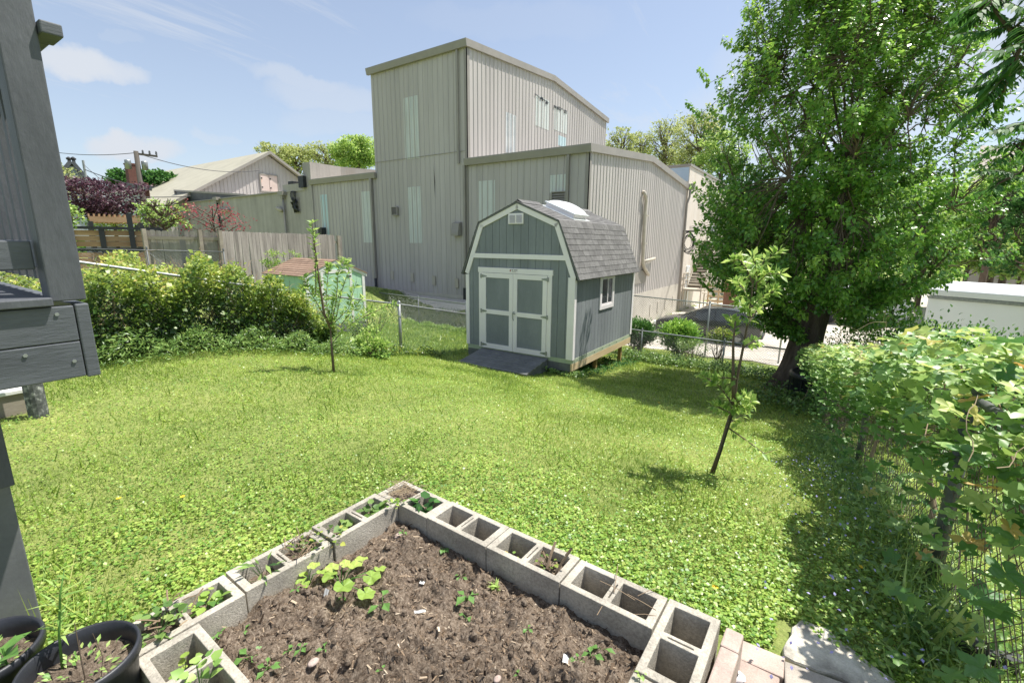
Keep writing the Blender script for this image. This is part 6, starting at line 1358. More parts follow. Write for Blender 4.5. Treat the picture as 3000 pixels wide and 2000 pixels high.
# ---- overhanging branches, upper right (a tree whose trunk stands outside the frame)
ov = empty('walnut_tree', (6.6, 8.6, tz(6.6, 8.6)), label='dark overhanging branches with rows of pointed leaflets in the top right corner', cat='tree'); O = Vector(ov.location); b = MB()
b.tube([(0, 0, -.2), (-.1, .1, 3), (-.3, .2, 6), (-.5, .3, 8)], [.2, .16, .12, .06], 10); Pl = []; Dl = []
for (pxs, dd) in ((((3150, -60), (3020, 40), (2960, 90), (2900, 10)), 7.5), (((3150, -60), (3010, 100), (2960, 200), (2940, 270), (2900, 260)), 7.2), (((3150, 100), (3060, 190), (2990, 200), (2960, 130)), 7.8), (((3150, 50), (3040, 330), (2990, 440), (2970, 420)), 8.5), (((3140, -120), (3000, -30), (2930, -20), (2870, 30)), 7.6), (((3120, 150), (3000, 500), (2960, 520), (2920, 540)), 9.5), (((3150, 0), (3030, 120), (3000, 160)), 7.1)):
    P = [Vector((-.3, .2, 6.4))]+[pt(px, py, d=dd*1.15+random.uniform(-.2, .2))-O for px, py in pxs]; P = [P[0]]+P[1:]
    b.tube(P, [.09]+[.034-.006*i for i in range(len(P)-1)], 6); 
    for j in range(2, len(P)):
        for q in range(4):
            s_ = P[j-1].lerp(P[j], random.random()); e = s_+Vector((random.uniform(-.55, .4), random.uniform(-.35, .35), random.uniform(-.3, .15))); tw = twigs(b, s_, e, .007, .002, .1, 5, .05)
            A = np.array([tuple(v) for v in tw]); ax_ = unit(A[-1]-A[0]); sd_ = unit(np.cross(ax_, UPV))
            for f in np.linspace(.15, 1, 9):
                i_ = min(int(f*5), 4); q_ = A[i_]+(A[i_+1]-A[i_])*(f*5-i_ if f < 1 else 1)
                for sg in (-1, 1): Pl.append(q_); Dl.append(sd_*sg+ax_*.5+np.array([0, 0, -.65]))
b.build('limbs', M['bark'], ov, smooth=True); Pl = np.array(Pl); Dl = np.array(Dl); k = len(Pl)
leaves('crown', Pl, Dl, np.tile(UPV, (k, 1))+rnd(k)*.3, RS.uniform(.12, .18, k), tpl([(0,0,0),(-.17,.35,.02),(0,1,-.1),(.17,.35,.02)], [(0,3,1),(1,3,2)]), ML['dark'], ov, np.clip(RS.normal(.55, .2, k), 0, 1))
# ---- hedge of vine and shrub behind the left fence
hd_ = empty('vine_hedge', (-9.2, 3.8, -1.7), label='dense overgrown yellow green vine hedge behind the chain link fence on the left', cat='hedge'); O = np.array([-9.2, 3.8, -1.7]); n = 78000
def hedgetop(x, y): 
    t_ = np.interp(y, [-.5, 1.2, 2.6, 3.9, 4.4, 4.9, 5.3, 5.5], [-.70, -.62, -.44, -.46, -.80, -1.1, -1.5, -1.8]); return t_+.12*np.sin(y*5.3+x*2)+.1*np.sin(y*11+1+x*5)-.22*np.clip((-x-9.6)/1.2, 0, 1)*0
yy_ = RS.uniform(-.5, 5.5, n); xf_ = -7.78-.075*(yy_-1.8); xx_ = np.where(RS.rand(n) < .6, xf_+.10-.95*RS.rand(n)**1.3, xf_-RS.rand(n)*3.0*np.interp(yy_, [3.4, 4.5, 5.5], [1, .35, .2])); zt__ = hedgetop(xx_, yy_); zg = TZ(xx_, yy_)
u_ = RS.rand(n); hf = np.where(xx_ > -8.75, u_**.8, .55+.45*u_**.4); zz_ = zg+(zt__-zg)*hf
lum = np.array([noise.noise(Vector((a*2.2, b_*2.2, c_*2.2))) for a, b_, c_ in zip(xx_, yy_, zz_)])
lean = np.clip((hf-.62)/.38, 0, 1)*.42*(xx_ > -8.9); xx_ = xx_+lean*.35
kp = (lum > -.30) | (hf > .85); xx_, yy_, zz_, hf, lum = [v[kp] for v in (xx_, yy_, zz_, hf, lum)]; n = len(xx_)
P = np.stack([xx_, yy_, zz_], 1)+RS.normal(0, .035, (n, 3)); D = rnd(n)*1.0+np.array([.5, -.25, .15]); Nn = np.stack([RS.normal(.5, .5, n), RS.normal(-.1, .5, n), np.ones(n)*.8], 1)
t = np.clip(.18+.55*hf**2+.35*lum+RS.normal(0, .14, n), 0, 1)  # inner shade put into the darker low leaves; yellow new growth on top
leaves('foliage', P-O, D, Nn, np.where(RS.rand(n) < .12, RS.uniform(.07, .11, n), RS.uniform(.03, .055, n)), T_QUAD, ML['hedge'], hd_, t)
b = MB()
for k in range(330):
    y_ = random.uniform(-.2, 5.2); x_ = random.uniform(-9.2, -8.05); a = Vector((x_, y_, tz(x_, y_)))-Vector(O); top = float(hedgetop(x_, y_)); e = Vector((x_+random.uniform(-.5, .4), y_+random.uniform(-.9, .9), random.uniform(tz(x_, y_)+.5, top+.08)))-Vector(O); twigs(b, a, e, .008, .003, 0, 5, .12)
b.build('stems', M['vinestem'], hd_, kind='stuff')
b = MB()
for k in range(70):   # wiry shoots above the top
    y_ = random.uniform(.6, 4.8); x_ = random.uniform(-9.4, -8.0); z_ = float(hedgetop(x_, y_)); a = Vector((x_, y_, z_-.2))-Vector(O); twigs(b, a, a+Vector((random.uniform(-.5, .5), random.uniform(-.6, .6), random.uniform(.15, .55))), .004, .002, .3, 6, .1)
b.build('tendrils', M['vinestem'], hd_, kind='stuff')
# weeds along the foot of the left fence
def weedbed(name, label, n, fx, fy, h, size, mat, T=T_LANCE, cat='weeds', kind=None, tint0=.45, lean=.35):
    y = fy(n); x = fx(n)+(rx(y)-.12 if name == 'right_fence_weeds' else 0); mk = lawnmask(x, y) | (name == 'under_shed_weeds'); x, y = x[mk], y[mk]; n = len(x); z0 = TZ(x, y); hh = h*RS.rand(n)**.8*(.6+.5*np.sin(y*4+x*3)**2); P = np.stack([x, y, z0+hh*.9], 1); D = np.stack([RS.normal(0, 1, n), RS.normal(0, 1, n), RS.uniform(.1, 1.1, n)], 1); Nn = np.stack([RS.normal(0, .5, n), RS.normal(0, .5, n), np.ones(n)], 1)
    V, F, t = leafgeo(P, D, Nn, RS.uniform(size*.6, size*1.3, n), T, np.clip(RS.normal(tint0, .22, n), 0, 1)); o = npmesh(name, V, F, mat, t, kind='stuff'); return o
weedbed('fence_weeds', '', 9500, lambda n: RS.uniform(-8.15, -7.25, n)+.15*RS.normal(0, 1, n), lambda n: RS.uniform(.6, 5.5, n), .42, .075, ML['weed'], T_LANCE)
weedbed('fence_weeds', '', 2600, lambda n: RS.uniform(-8.3, -7.7, n), lambda n: RS.uniform(5.6, 8.4, n), .25, .05, ML['hedge'], T_QUAD)
weedbed('back_fence_weeds', '', 9000, lambda n: RS.uniform(-5.0, .6, n), lambda n: 13.7+RS.normal(0, .28, n), .34, .06, ML['weed'], T_QUAD)
weedbed('back_fence_weeds', '', 4200, lambda n: RS.uniform(-15, -8, n), lambda n: 13.7+RS.normal(0, .22, n), .22, .06, ML['bright'], T_QUAD)
weedbed('under_shed_weeds', '', 2600, lambda n: RS.uniform(-7.0, -4.4, n), lambda n: RS.uniform(8.95, 9.7, n), .16, .05, ML['weed'], T_QUAD)
weedbed('under_shed_weeds', '', 2400, lambda n: RS.uniform(-5.3, -4.3, n), lambda n: RS.uniform(9.2, 13.2, n), .14, .05, ML['dark'], T_QUAD)
weedbed('tree_foot_weeds', '', 5200, lambda n: RS.normal(.15, .55, n), lambda n: RS.normal(11.2, .8, n), .3, .07, ML['weed'], T_QUAD, tint0=.35)
weedbed('right_fence_weeds', '', 9000, lambda n: RS.normal(.0, .16, n), lambda n: RS.uniform(1.4, 8.5, n), .2, .035, ML['weed'], T_OVAL)
def weedfix(): pass
# long grass along the right fence
n = 2200; y = RS.uniform(1.5, 8, n); x = rx(y)+RS.normal(-.05, .12, n); mk = lawnmask(x, y); x, y = x[mk], y[mk]; n = len(x); D = np.stack([RS.normal(0, .35, n), RS.normal(0, .35, n), np.ones(n)], 1)
leaves('long_grass', np.stack([x, y, TZ(x, y)], 1), D, rnd(n), RS.uniform(.10, .26, n), tpl([(-.018, 0, 0), (.018, 0, 0), (.012, .6, .05), (0, 1, .3), (-.012, .6, .05)], [(0, 1, 2), (0, 2, 4), (4, 2, 3)]), ML['weed'], tint=np.clip(RS.normal(.6, .2, n), 0, 1), kind='stuff')
# bluish speedwell flowers there
n = 260; y = RS.uniform(1.5, 5, n); x = rx(y)+RS.normal(-.35, .22, n); leaves('speedwell_flowers', np.stack([x, y, TZ(x, y)+RS.uniform(.08, .22, n)], 1), rnd(n), np.tile(UPV, (n, 1)), .016, T_QUAD, ML['flower_v'], kind='stuff')
# ---- grapevine over the right fence
gv = empty('grapevine', (rx(4), 4, tz(rx(4), 4)), label='sprawling grapevine with broad pale leaves over the right chain link fence', cat='vine'); O = Vector(gv.location)
def gtopz(y): return tz(rx(y), y)+1.08
n = 15000; y = 1.2+(11.2-1.2)*RS.rand(n)**1.0; cz = np.interp(y, [1.2, 3, 6, 11.2], [gtopz(1.2), gtopz(3), gtopz(6), gtopz(11)-.0])
an = RS.uniform(0, 2*math.pi, n); rr_ = RS.rand(n)**.4; wv = 1+.25*np.sin(y*2.7)+.15*np.sin(y*6.1)
hw = np.interp(y, [1.2, 3, 6, 11.2], [.2, .26, .36, .40]); x = rx(y)+np.cos(an)*rr_*hw*wv-.02; z = cz-.02+np.sin(an)*rr_*np.where(np.sin(an) > 0, .20, .42)*wv
hang = RS.rand(n) < .07; z = np.where(hang, cz-RS.uniform(.3, .95, n), z); x = np.where(hang, rx(y)+RS.normal(-.12, .12, n), x)
siz = np.interp(y, [1, 4, 6, 11], [.10, .085, .07, .06]); sel = RS.rand(n) < np.interp(y, [1.2, 3.5, 6, 11], [.16, .34, .8, 1.0]); 
P = np.stack([x, y, z], 1)-np.array(O); D = np.stack([RS.normal(-.3, 1, n), RS.normal(-.3, 1, n), RS.normal(-.05, .35, n)], 1); Nn = np.stack([RS.normal(.1, .35, n), RS.normal(-.15, .35, n), np.ones(n)], 1)
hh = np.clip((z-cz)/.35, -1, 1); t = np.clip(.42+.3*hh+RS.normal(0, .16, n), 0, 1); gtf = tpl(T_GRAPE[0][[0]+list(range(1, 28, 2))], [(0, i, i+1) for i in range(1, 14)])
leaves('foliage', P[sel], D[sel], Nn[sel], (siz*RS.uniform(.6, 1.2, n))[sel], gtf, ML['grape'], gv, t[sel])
def leafmesh(T, m, s=1.0, curl=.0):
    b = MB(); V = T[0].copy(); V[:, 2] += curl*V[:, 0]**2+random.uniform(-.03, .03)*V[:, 1]; b.add([tuple(v) for v in V*s], [tuple(f) for f in T[1]]); return b.mesh('leaf', m)
gl = [leafmesh(T_GRAPE, ML['grapeL'], 1, c) for c in (.3, -.25, .1, -.5)]
def place_leaf(mesh, parent, p, d, nrm, s, name='leaf'):
    d = Vector(d).normalized(); x_ = d.cross(Vector(nrm)).normalized(); z_ = x_.cross(d); o = link(name, mesh, parent); p = Vector(p)
    o.matrix_local = Matrix(((x_.x*s, d.x*s, z_.x*s, p.x), (x_.y*s, d.y*s, z_.y*s, p.y), (x_.z*s, d.z*s, z_.z*s, p.z), (0, 0, 0, 1))); return o
for k in range(298):
    y_ = 1.9+3.6*random.random()**1.0; cz_ = gtopz(y_); a_ = random.uniform(0, 2*math.pi); rr_ = random.uniform(.55, 1.05)
    if k % 4 == 0: y_ = random.uniform(1.4, 4); cz_ = gtopz(y_); x_, z_ = rx(y_)+random.uniform(-.16, .1), cz_-random.uniform(.3, .95)
    else: x_, z_ = rx(y_)-.03+math.cos(a_)*rr_*.27, cz_-.02+math.sin(a_)*rr_*(.22 if math.sin(a_) > 0 else .40)
    place_leaf(gl[k % 4], gv, Vector((x_, y_, z_))-O, (random.gauss(-.4, .8), random.gauss(-.5, .8), random.gauss(-.15, .35)), (random.gauss(.1, .3), random.gauss(-.2, .3), 1), random.uniform(.07, .13)*(1 if y_ < 3.5 else .9))
b = MB()
for k in range(46):
    y_ = random.uniform(1.2, 10.5); a = Vector((rx(y_)+random.uniform(-.2, .15), y_, gtopz(y_)+random.uniform(-.3, .1)))-O; e = a+Vector((random.uniform(-.3, .2), random.uniform(-.6, .6), random.uniform(-.2, .3))); twigs(b, a, e, .004, .002, random.choice((0, .3)), 7, .09)
for (p_, q_) in (((2830, 1640), (2870, 1180)), ((3010, 1560), (2905, 1060)), ((2480, 1240), (2560, 1130))): twigs(b, pt(*p_, x=.72)-O, pt(*q_, x=.66)-O, .006, .003, 0, 10, .02)
for y_ in (1.6, 3.1, 4.6, 7): a = Vector((rx(y_), y_, tz(rx(y_), y_)))-O; twigs(b, a, Vector((rx(y_)-.05, y_+.4, gtopz(y_)))-O, .016, .01, 0, 8, .05)
b.build('vine_stems', M['vinestem'], gv, smooth=True, kind='stuff')
b = MB()
for k in range(60):
    y_ = random.uniform(1.4, 9); a = Vector((rx(y_)-.15+random.uniform(-.3, .3), y_, gtopz(y_)+random.uniform(-.1, .3)))-O; P = [a]; d = Vector((random.uniform(-1, 1), random.uniform(-1, 1), random.uniform(0, 1))).normalized()
    for j in range(7): d = (d+Vector((random.uniform(-.5, .5), random.uniform(-.5, .5), random.uniform(-.5, .3)))).normalized(); P.append(P[-1]+d*.035)
    b.tube(P, .0013, 3, cap=False)
b.build('tendrils', ML['straw'], gv, kind='stuff')
# ---- shrubs and bushes placed one by one
bush('shrub', (2.1, 11.4, -2.5), (1.2, 1.1, .95), 9000, .075, ML['dark'], 'dark leafy shrub in front of the trailer, right of the tree', shell=.8)
bush('shrub', (3.2, 10.4, -2.35), (1.4, 1.0, .75), 12000, .085, ML['dark'], 'dark leafy shrub under the trailer at the right edge', shell=.8)
bush('shrub', (1.2, 12.4, -2.5), (1.0, .9, 1.0), 7000, .075, ML['tree'], 'mid green shrub against the right side of the big trunk', shell=.8)
bush('shrub', (2.5, 13.4, -2.85), (1.2, 1.0, .95), 7000, .085, ML['tree'], 'taller green shrub before the left end of the trailer', shell=.8)
bush('shrub', (4.2, 11.9, -2.5), (1.1, 1.0, .85), 9500, .085, ML['dark'], 'green shrub rising against the trailer wall near the right edge', shell=.8)
bush('shrub', (1.9, 8.6, -2.6), (.9, 1.4, .7), 6000, .07, ML['dark'], 'low dark bush behind the far end of the grapevine', shell=.8)
bush('shrub', tuple(pt(1868, 975, y=14.9)), (.5, .4, .42), 5000, .085, ML['dark'], 'low dark bush at the back fence against the grey shed corner')
bush('shrub', tuple(pt(1990, 985, y=15.1)), (.5, .4, .5), 7000, .08, ML['tree'], 'round green bush behind the back fence in front of the car nose')
bush('shrub', tuple(pt(2110, 985, y=14.6)), (.35, .25, .22), 900, .06, ML['hedge'], 'small yellow green shrub at the back fence in front of the car door')
bush('shrub', tuple(pt(2030, 1020, y=14.3)), (.5, .3, .22), 900, .05, ML['weed'], 'low weedy clump between the two back fence bushes')
bush('shrub', (-7.55, 6.0, -2.15), (.30, .3, .38), 1500, .07, ML['bright'], 'leafy maple-like bush behind the left sapling stem', T=T_H4)
bush('shrub', (-8.45, 6.6, -1.75), (.35, .55, .25), 1300, .06, ML['bright'], 'bright leafy spray along the fence rail left of the corner post')
bush('shrub', (-8.45, 5.15, -1.75), (.4, .45, .42), 5500, .045, ML['hedge'], 'rounded brownish green bush at the right end of the vine hedge')
bush('shrub', (-15.6, 8.6, -.75), (.25, .35, .5), 1100, .06, ML['bright'], 'pale climbing shrub on the tall board fence')
bush('shrub', (-16.2, 9.7, -.6), (.2, .2, .25), 450, .05, ML['bright'], 'small sprig above the mint shed roof on the board fence')
bush('ivy', (-9.6, 13.6, -2.65), (1.6, .15, .22), 1500, .09, ML['bright'], 'pale leafy vine trailing on the back fence left of the grey shed', cat='vine', T=T_H4)
bush('fern', (-4.95, 11.2, -3.1), (.18, .18, .16), 160, .10, ML['pale'], 'small pale fern under the side of the grey shed', cat='plant', T=T_LANCE, tw=10)
T_WLANCE = tpl([(0,0,0),(-.17,.4,.03),(0,1,-.18),(.17,.4,.03)], [(0,3,1),(1,3,2)])
# ---- saplings
def sapling(name, label, d, stems, shoots, leafn, size, mat, T, tmat='twig', r0=.014, lz=.4, curl=.4):
    b0 = None
    p = pt(*stems[0][0], d=d)
    o = empty(name, p, label=label, cat='sapling'); b = MB(); Ps = []; Ds = []
    for st_ in stems:
        P = [pt(*q, d=d+dd)-Vector(o.location) for q, dd in zip(st_, [0]*99)]; nP = len(P); dd_ = random.uniform(-.12, .12); ray = Vector((p.x, p.y, 0)).normalized(); P = [v+ray*dd_*i/nP for i, v in enumerate(P)]; b.tube(P, [r0*(1-.75*i/(nP-1)) for i in range(nP)], 6)
    main = b.build('trunk', M[tmat], o, smooth=True); b = MB()
    for (st_, nl) in shoots:
        dd_ = random.uniform(-.35, .35); P = [pt(*q, d=d)-Vector(o.location)+ray*dd_*i/max(1, len(st_)-1) for i, q in enumerate(st_)]; nP = len(P); b.tube(P, [r0*.38*(1-.7*i/(nP-1)) for i in range(nP)], 4)
        q, D = leaf_along(P, int(nl*1.7), .015, -.25); Ps.append(q); Ds.append(D)
    b.build('branches', M[tmat], o, kind='stuff'); P = np.concatenate(Ps); D = np.concatenate(Ds); k = len(P); Nn = np.stack([RS.normal(0, .6, k), RS.normal(0, .6, k), np.ones(k)], 1)
    leaves('leaves', P, D, Nn, RS.uniform(size*.6, size*1.2, k), T, mat, o, np.clip(RS.normal(.55, .25, k), 0, 1)); return o
def grounddist(px, py):
    p = pt(px, py, z=-2)
    for _ in range(30): p = pt(px, py, z=tz(p.x, p.y))
    return math.hypot(p.x, p.y)
dl = grounddist(978, 1092)
SL = [((978, 1092), (972, 1020), (968, 960), (985, 930)), ((968, 960), (950, 920), (935, 820), (925, 740), (915, 655))]
sh_ = [(((925, 860), (925, 780), (918, 700), (915, 650)), 70), (((968, 960), (930, 890), (905, 850), (890, 810)), 75), (((905, 850), (890, 840), (880, 855)), 30), (((968, 960), (985, 880), (990, 800), (1010, 757)), 80), (((985, 930), (1000, 860), (1025, 790), (1020, 765)), 60), (((980, 945), (1020, 900), (1040, 820)), 45), (((978, 1000), (1010, 965), (1060, 930), (1100, 905)), 50), (((968, 960), (955, 880), (962, 800), (965, 775)), 85), (((950, 900), (935, 850), (930, 820)), 55), (((1000, 950), (1040, 900), (1065, 870)), 40), (((968, 955), (975, 900), (985, 870)), 60), (((1060, 930), (1120, 900), (1160, 890)), 40)]
sapling('fruit_sapling', 'slender young fruit tree sapling on the left of the lawn before the mint shed', dl, SL, sh_, 0, .085, ML['bright'], T_WLANCE, r0=.02)
dr = grounddist(2085, 1388)
SR2 = [((2085, 1388), (2110, 1320), (2132, 1245), (2150, 1190), (2158, 1120), (2178, 1020), (2195, 930), (2205, 850), (2215, 790)), ((2150, 1190), (2148, 1100), (2148, 1000), (2155, 940))]
sh2 = [(((2215, 850), (2220, 800), (2240, 765), (2290, 735)), 46), (((2205, 830), (2190, 790), (2165, 760), (2140, 765)), 40), (((2205, 900), (2180, 850), (2150, 830)), 34), (((2215, 830), (2250, 800), (2285, 800)), 32), (((2200, 900), (2235, 870), (2280, 850)), 34), (((2190, 950), (2215, 920), (2235, 905)), 26), (((2150, 1000), (2150, 950), (2140, 935)), 34), (((2178, 1020), (2210, 1000), (2225, 1010)), 20), (((2150, 1190), (2110, 1130), (2050, 1090)), 40), (((2150, 1190), (2180, 1150), (2200, 1160)), 44), (((2145, 1200), (2165, 1180), (2195, 1200)), 36), (((2140, 1210), (2110, 1190), (2090, 1180)), 34), (((2130, 1250), (2180, 1290), (2240, 1340), (2280, 1335)), 22), (((2135, 1240), (2170, 1225), (2190, 1215)), 16), (((2200, 930), (2180, 900), (2160, 895)), 30), (((2215, 800), (2210, 770), (2200, 745)), 24), (((2160, 1110), (2120, 1105), (2090, 1110)), 24)]
sapling('apple_sapling', 'leaning young apple tree sapling tied to a thin stake on the right of the lawn', dr, SR2, sh2, 0, .065, ML['bright'], T_OVAL, r0=.017)
stk = empty('garden_stake', pt(2092, 1375, d=dr), label='thin dark green stake tied against the leaning apple sapling', cat='stake'); b = MB(); q = pt(2152, 1195, d=dr)-Vector(stk.location); b.tube([(0, 0, -.05), tuple(q)], .006, 6); b.build('rod', M['dark'], stk)
b = MB(); b.tube([q*.8+Vector((-.02, -.02, 0)), q*.8+Vector((.02, .0, .01)), q*.8+Vector((.03, .02, .0))], .004, 5); b.build('tie', M['black'], stk)
# ---- crops and weeds in the raised bed
def soilpt(px, py):
    p = pt(px, py, z=-1.5); dx, dy = p.x-BA.x, p.y-BA.y; u, v = cb*dx+sb*dy, -(-sb*dx+cb*dy); p = pt(px, py, z=soilz(u, v)); p.z = soilz(u, v)-.003; return p
sqm = [leafmesh(T_SQ, ML['squash'], 1, c) for c in (.35, -.3, .1)]; sdm = [leafmesh(tpl(*[T_OVAL[0]*np.array([1.5, 1, 1]), T_OVAL[1]]), ML['seed'], 1, .1)]
def plant(name, label, p, lv, mats='squash', stemr=.003, cat='plant', group=None):
    """lv: list of (dx,dy,height,size) leaf blades on stalks"""
    o = empty(name, p, label=label, cat=cat, group=group); b = MB()
    for (dx, dy, h, s) in lv: b.tube([(0, 0, 0), (dx*.4, dy*.4, h*.8), (dx, dy, h)], [stemr, stemr*.8, stemr*.6], 5)
    b.build('stems', ML['seed'], o, smooth=True)
    for i, (dx, dy, h, s) in enumerate(lv):
        mm = sqm[i % 3] if mats == 'squash' else sdm[0]; l_ = math.hypot(dx, dy)+1e-6
        place_leaf(mm, o, (dx, dy, h), (dx/l_+random.uniform(-.3, .3), dy/l_+random.uniform(-.3, .3), random.uniform(-.25, .15)), (random.uniform(-.3, .3), random.uniform(-.3, .3), 1), s)
    return o
plant('squash_plant', 'squash plant with broad scalloped yellow green leaves at the left of the bed', soilpt(1000, 1722), [(.02, .05, .09, .07), (.11, .07, .07, .075), (.15, .01, .05, .075), (.06, -.03, .07, .085), (-.05, -.01, .05, .07), (-.10, .03, .035, .06), (-.02, .12, .06, .06), (.08, .14, .05, .055), (.0, .02, .11, .045)])
plant('squash_seedling', 'smaller squash seedling touching the left wall beside the larger squash plant', soilpt(905, 1712), [(-.01, .03, .07, .055), (.03, .04, .06, .045), (.0, -.02, .03, .06), (-.03, .0, .04, .04)])
sd_list = [((1120, 1775), 'seedling with three oval green leaves in the middle left of the bed', .055, 3), ((1368, 1760), 'pale seedling in the centre of the bed with bright cotyledons', .05, 4), ((1300, 1615), 'clump of scalloped weed leaves by the far right wall', .022, 9), ((1366, 1632), 'two leaved bean seedling beside the right wall clump', .03, 2), ((1730, 1925), 'left cucumber seedling pair at the right of the bed', .034, 3), ((1765, 1912), 'right cucumber seedling pair at the right of the bed', .034, 2), ((1365, 1815), 'single round seedling leaf below the pale centre seedling', .028, 2), ((1548, 1845), 'thin pale seedling left of the clod at the right of the bed', .02, 3), ((1005, 1752), 'small seedling right of the grey plant tag', .025, 4), ((870, 1730), 'tiny sprout under the left squash leaves', .02, 3), ((885, 1905), 'pale creeping weed in the lower bed left of the stone', .026, 4), ((845, 1912), 'dark creeping weed leaves in the lower left of the bed', .022, 3), ((728, 1935), 'narrow leaved weed near the lower left wall', .04, 4), ((785, 1960), 'lime weed clump near the bottom left of the bed', .03, 5), ((950, 1905), 'small weed at the bottom of the bed beside the stone', .022, 3), ((640, 1865), 'round leaved weed growing against the lower left wall', .035, 4), ((720, 1850), 'small upright weed beside the lower left wall', .022, 3), ((1180, 1562), 'tiny green sprouts in the far corner of the bed', .018, 5), ((1520, 1980), 'tiny weed at the bottom centre of the bed', .018, 3), ((1350, 1690), 'grey green weed in the upper middle of the bed', .02, 5), ((1120, 1968), 'small sprout at the lower centre of the bed', .018, 3), ((1690, 1940), 'pale three leaved seedling left of the cucumber seedlings', .024, 3)]
for (pp, lab, s, nl) in sd_list:
    lv = []; 
    for i in range(nl): a = i*2*math.pi/nl+random.uniform(-.3, .3); rr_ = s*random.uniform(.15, .45)*(1 if nl < 5 else 1.6); lv.append((math.cos(a)*rr_, math.sin(a)*rr_, s*random.uniform(.35, .9), s*random.uniform(.8, 1.25)))
    plant('seedling', lab, soilpt(*pp), lv, 'seed', .0016, group='seedlings and weeds in the raised bed')
p = soilpt(1450, 1722); o = empty('lettuce_seedling', p, label='lime frilly lettuce-like seedling near the grey label in the bed', cat='plant'); k = 26; an = RS.rand(k)*6.28; leaves('leaves', RS.normal(0, .006, (k, 3)), np.stack([np.cos(an), np.sin(an), RS.uniform(.4, 1.4, k)], 1), rnd(k)+UPV, RS.uniform(.03, .055, k), T_LANCE, ML['seed'], o, np.ones(k)*.9)
def clump(name, lab, u, v, z, n, s, mat, T=T_OVAL, h=.06, r=.05, cat='plant'):
    q = bedp(u, v, z); o = empty(name, q, label=lab, cat=cat, group='plants in the block cores'); an = RS.rand(n)*6.28; rr_ = r*np.sqrt(RS.rand(n)); P = np.stack([np.cos(an)*rr_, np.sin(an)*rr_, RS.uniform(.005, h, n)], 1); leaves('foliage', P, np.stack([np.cos(an), np.sin(an), RS.uniform(-.2, .6, n)], 1), np.stack([RS.normal(0, .3, n), RS.normal(0, .3, n), np.ones(n)], 1), RS.uniform(s*.7, s*1.3, n), T, mat, o, np.clip(RS.normal(.5, .25, n), 0, 1))
    b = MB()
    for i in range(min(n, 14)): b.tube([(0, 0, -.01), tuple(P[i]*.95)], .0012, 4)
    b.build('stems', ML['weed'], o); return o
clump('strawberry_plant', 'dark strawberry leaves in the second core from the far corner of the bed', .29, .10, -1.45, 17, .055, ML['dark'], T_HEART, .07)
clump('strawberry_plant', 'glossy green leaves in the first left wall core next to the corner', .09, .29, -1.47, 16, .05, ML['weed'], T_HEART, .07)
clump('strawberry_plant', 'green leaves in the second core of the left wall', .09, .47, -1.47, 14, .042, ML['weed'], T_HEART, .06)
clump('creeping_weed', 'yellowish creeping weed over the joint of the left wall', .12, .60, -1.42, 40, .022, ML['hedge'], T_HEART, .05, .10)
clump('creeping_weed', 'creeping weed at the inner corner near the dry straw', .17, .22, -1.40, 14, .024, ML['clover'], T_HEART, .02, .05)
clump('strawberry_plant', 'pointed reddish green leaves in the middle core of the left wall', .09, .88, -1.46, 18, .055, ML['weed'], T_LANCE, .10)
clump('creeping_weed', 'small weeds in the core holding dry twigs of the left wall', .09, .70, -1.43, 16, .02, ML['hedge'], T_HEART, .05)
clump('grass_clump', 'thin grass and round leaves in the open lower left core', .09, 1.10, -1.46, 22, .035, ML['clover'], T_HEART, .06)
clump('creeping_weed', 'leafy weeds spilling from the last left wall core by the pot', .10, 1.27, -1.43, 46, .03, ML['weed'], T_HEART, .07, .08)
clump('creeping_weed', 'trailing weed inside the near wall block core', .33, 1.27, -1.50, 16, .028, ML['clover'], T_HEART, .09)
clump('creeping_weed', 'upright round leaved weed in the second near wall core', .50, 1.28, -1.44, 22, .032, ML['seed'], T_HEART, .12)
clump('creeping_weed', 'tiny weed sprigs in the third block core of the right wall', .86, .11, -1.52, 7, .018, ML['seed'], T_HEART, .05)
clump('creeping_weed', 'weeds around the dry twigs in the right wall core', 1.07, .10, -1.43, 14, .016, ML['hedge'], T_HEART, .05)
clump('creeping_weed', 'tiny green sprig on the near joint of the right corner block', 1.62, .41, -1.395, 5, .014, ML['seed'], T_HEART, .02, .015)
def straw(lab, u, v, z, n, L_, flat=.2, r=.0013, mat='straw', thick=None):
    q = bedp(u, v, z); o = empty('dry_stalks', q, label=lab, cat='dead plant', group='dry stalks in the block cores'); b = MB()
    for i in range(n):
        a = random.uniform(0, 6.28); c_ = Vector((random.uniform(-.07, .07), random.uniform(-.06, .06), random.uniform(0, .03))); e = c_+Vector((math.cos(a)*L_*random.uniform(.4, 1), math.sin(a)*L_*random.uniform(.4, 1), random.uniform(0, 1)*L_*flat)); b.tube([c_, c_.lerp(e, .5)+Vector((0, 0, random.uniform(0, .01))), e], r, 4, cap=False)
    b.build('stalks', ML['straw'] if mat == 'straw' else M['vinestem'], o, kind='stuff')
straw('heap of dry straw on the far corner block', .10, .09, -1.40, 60, .11)
straw('dry brown stems in the left wall core beside the creeping weed', .09, .70, -1.42, 34, .06, .9, .0018, 'w')
straw('cut grey woody stub in the right wall core', 1.07, .09, -1.44, 9, .075, 1.6, .006, 'w')
straw('pale dead stems at the last left wall core', .08, 1.22, -1.42, 14, .07, .8, .003, 'w')
straw('long dry stems hanging into the fourth right wall core', 1.44, .12, -1.42, 6, .16, .1, .0014, 'w')
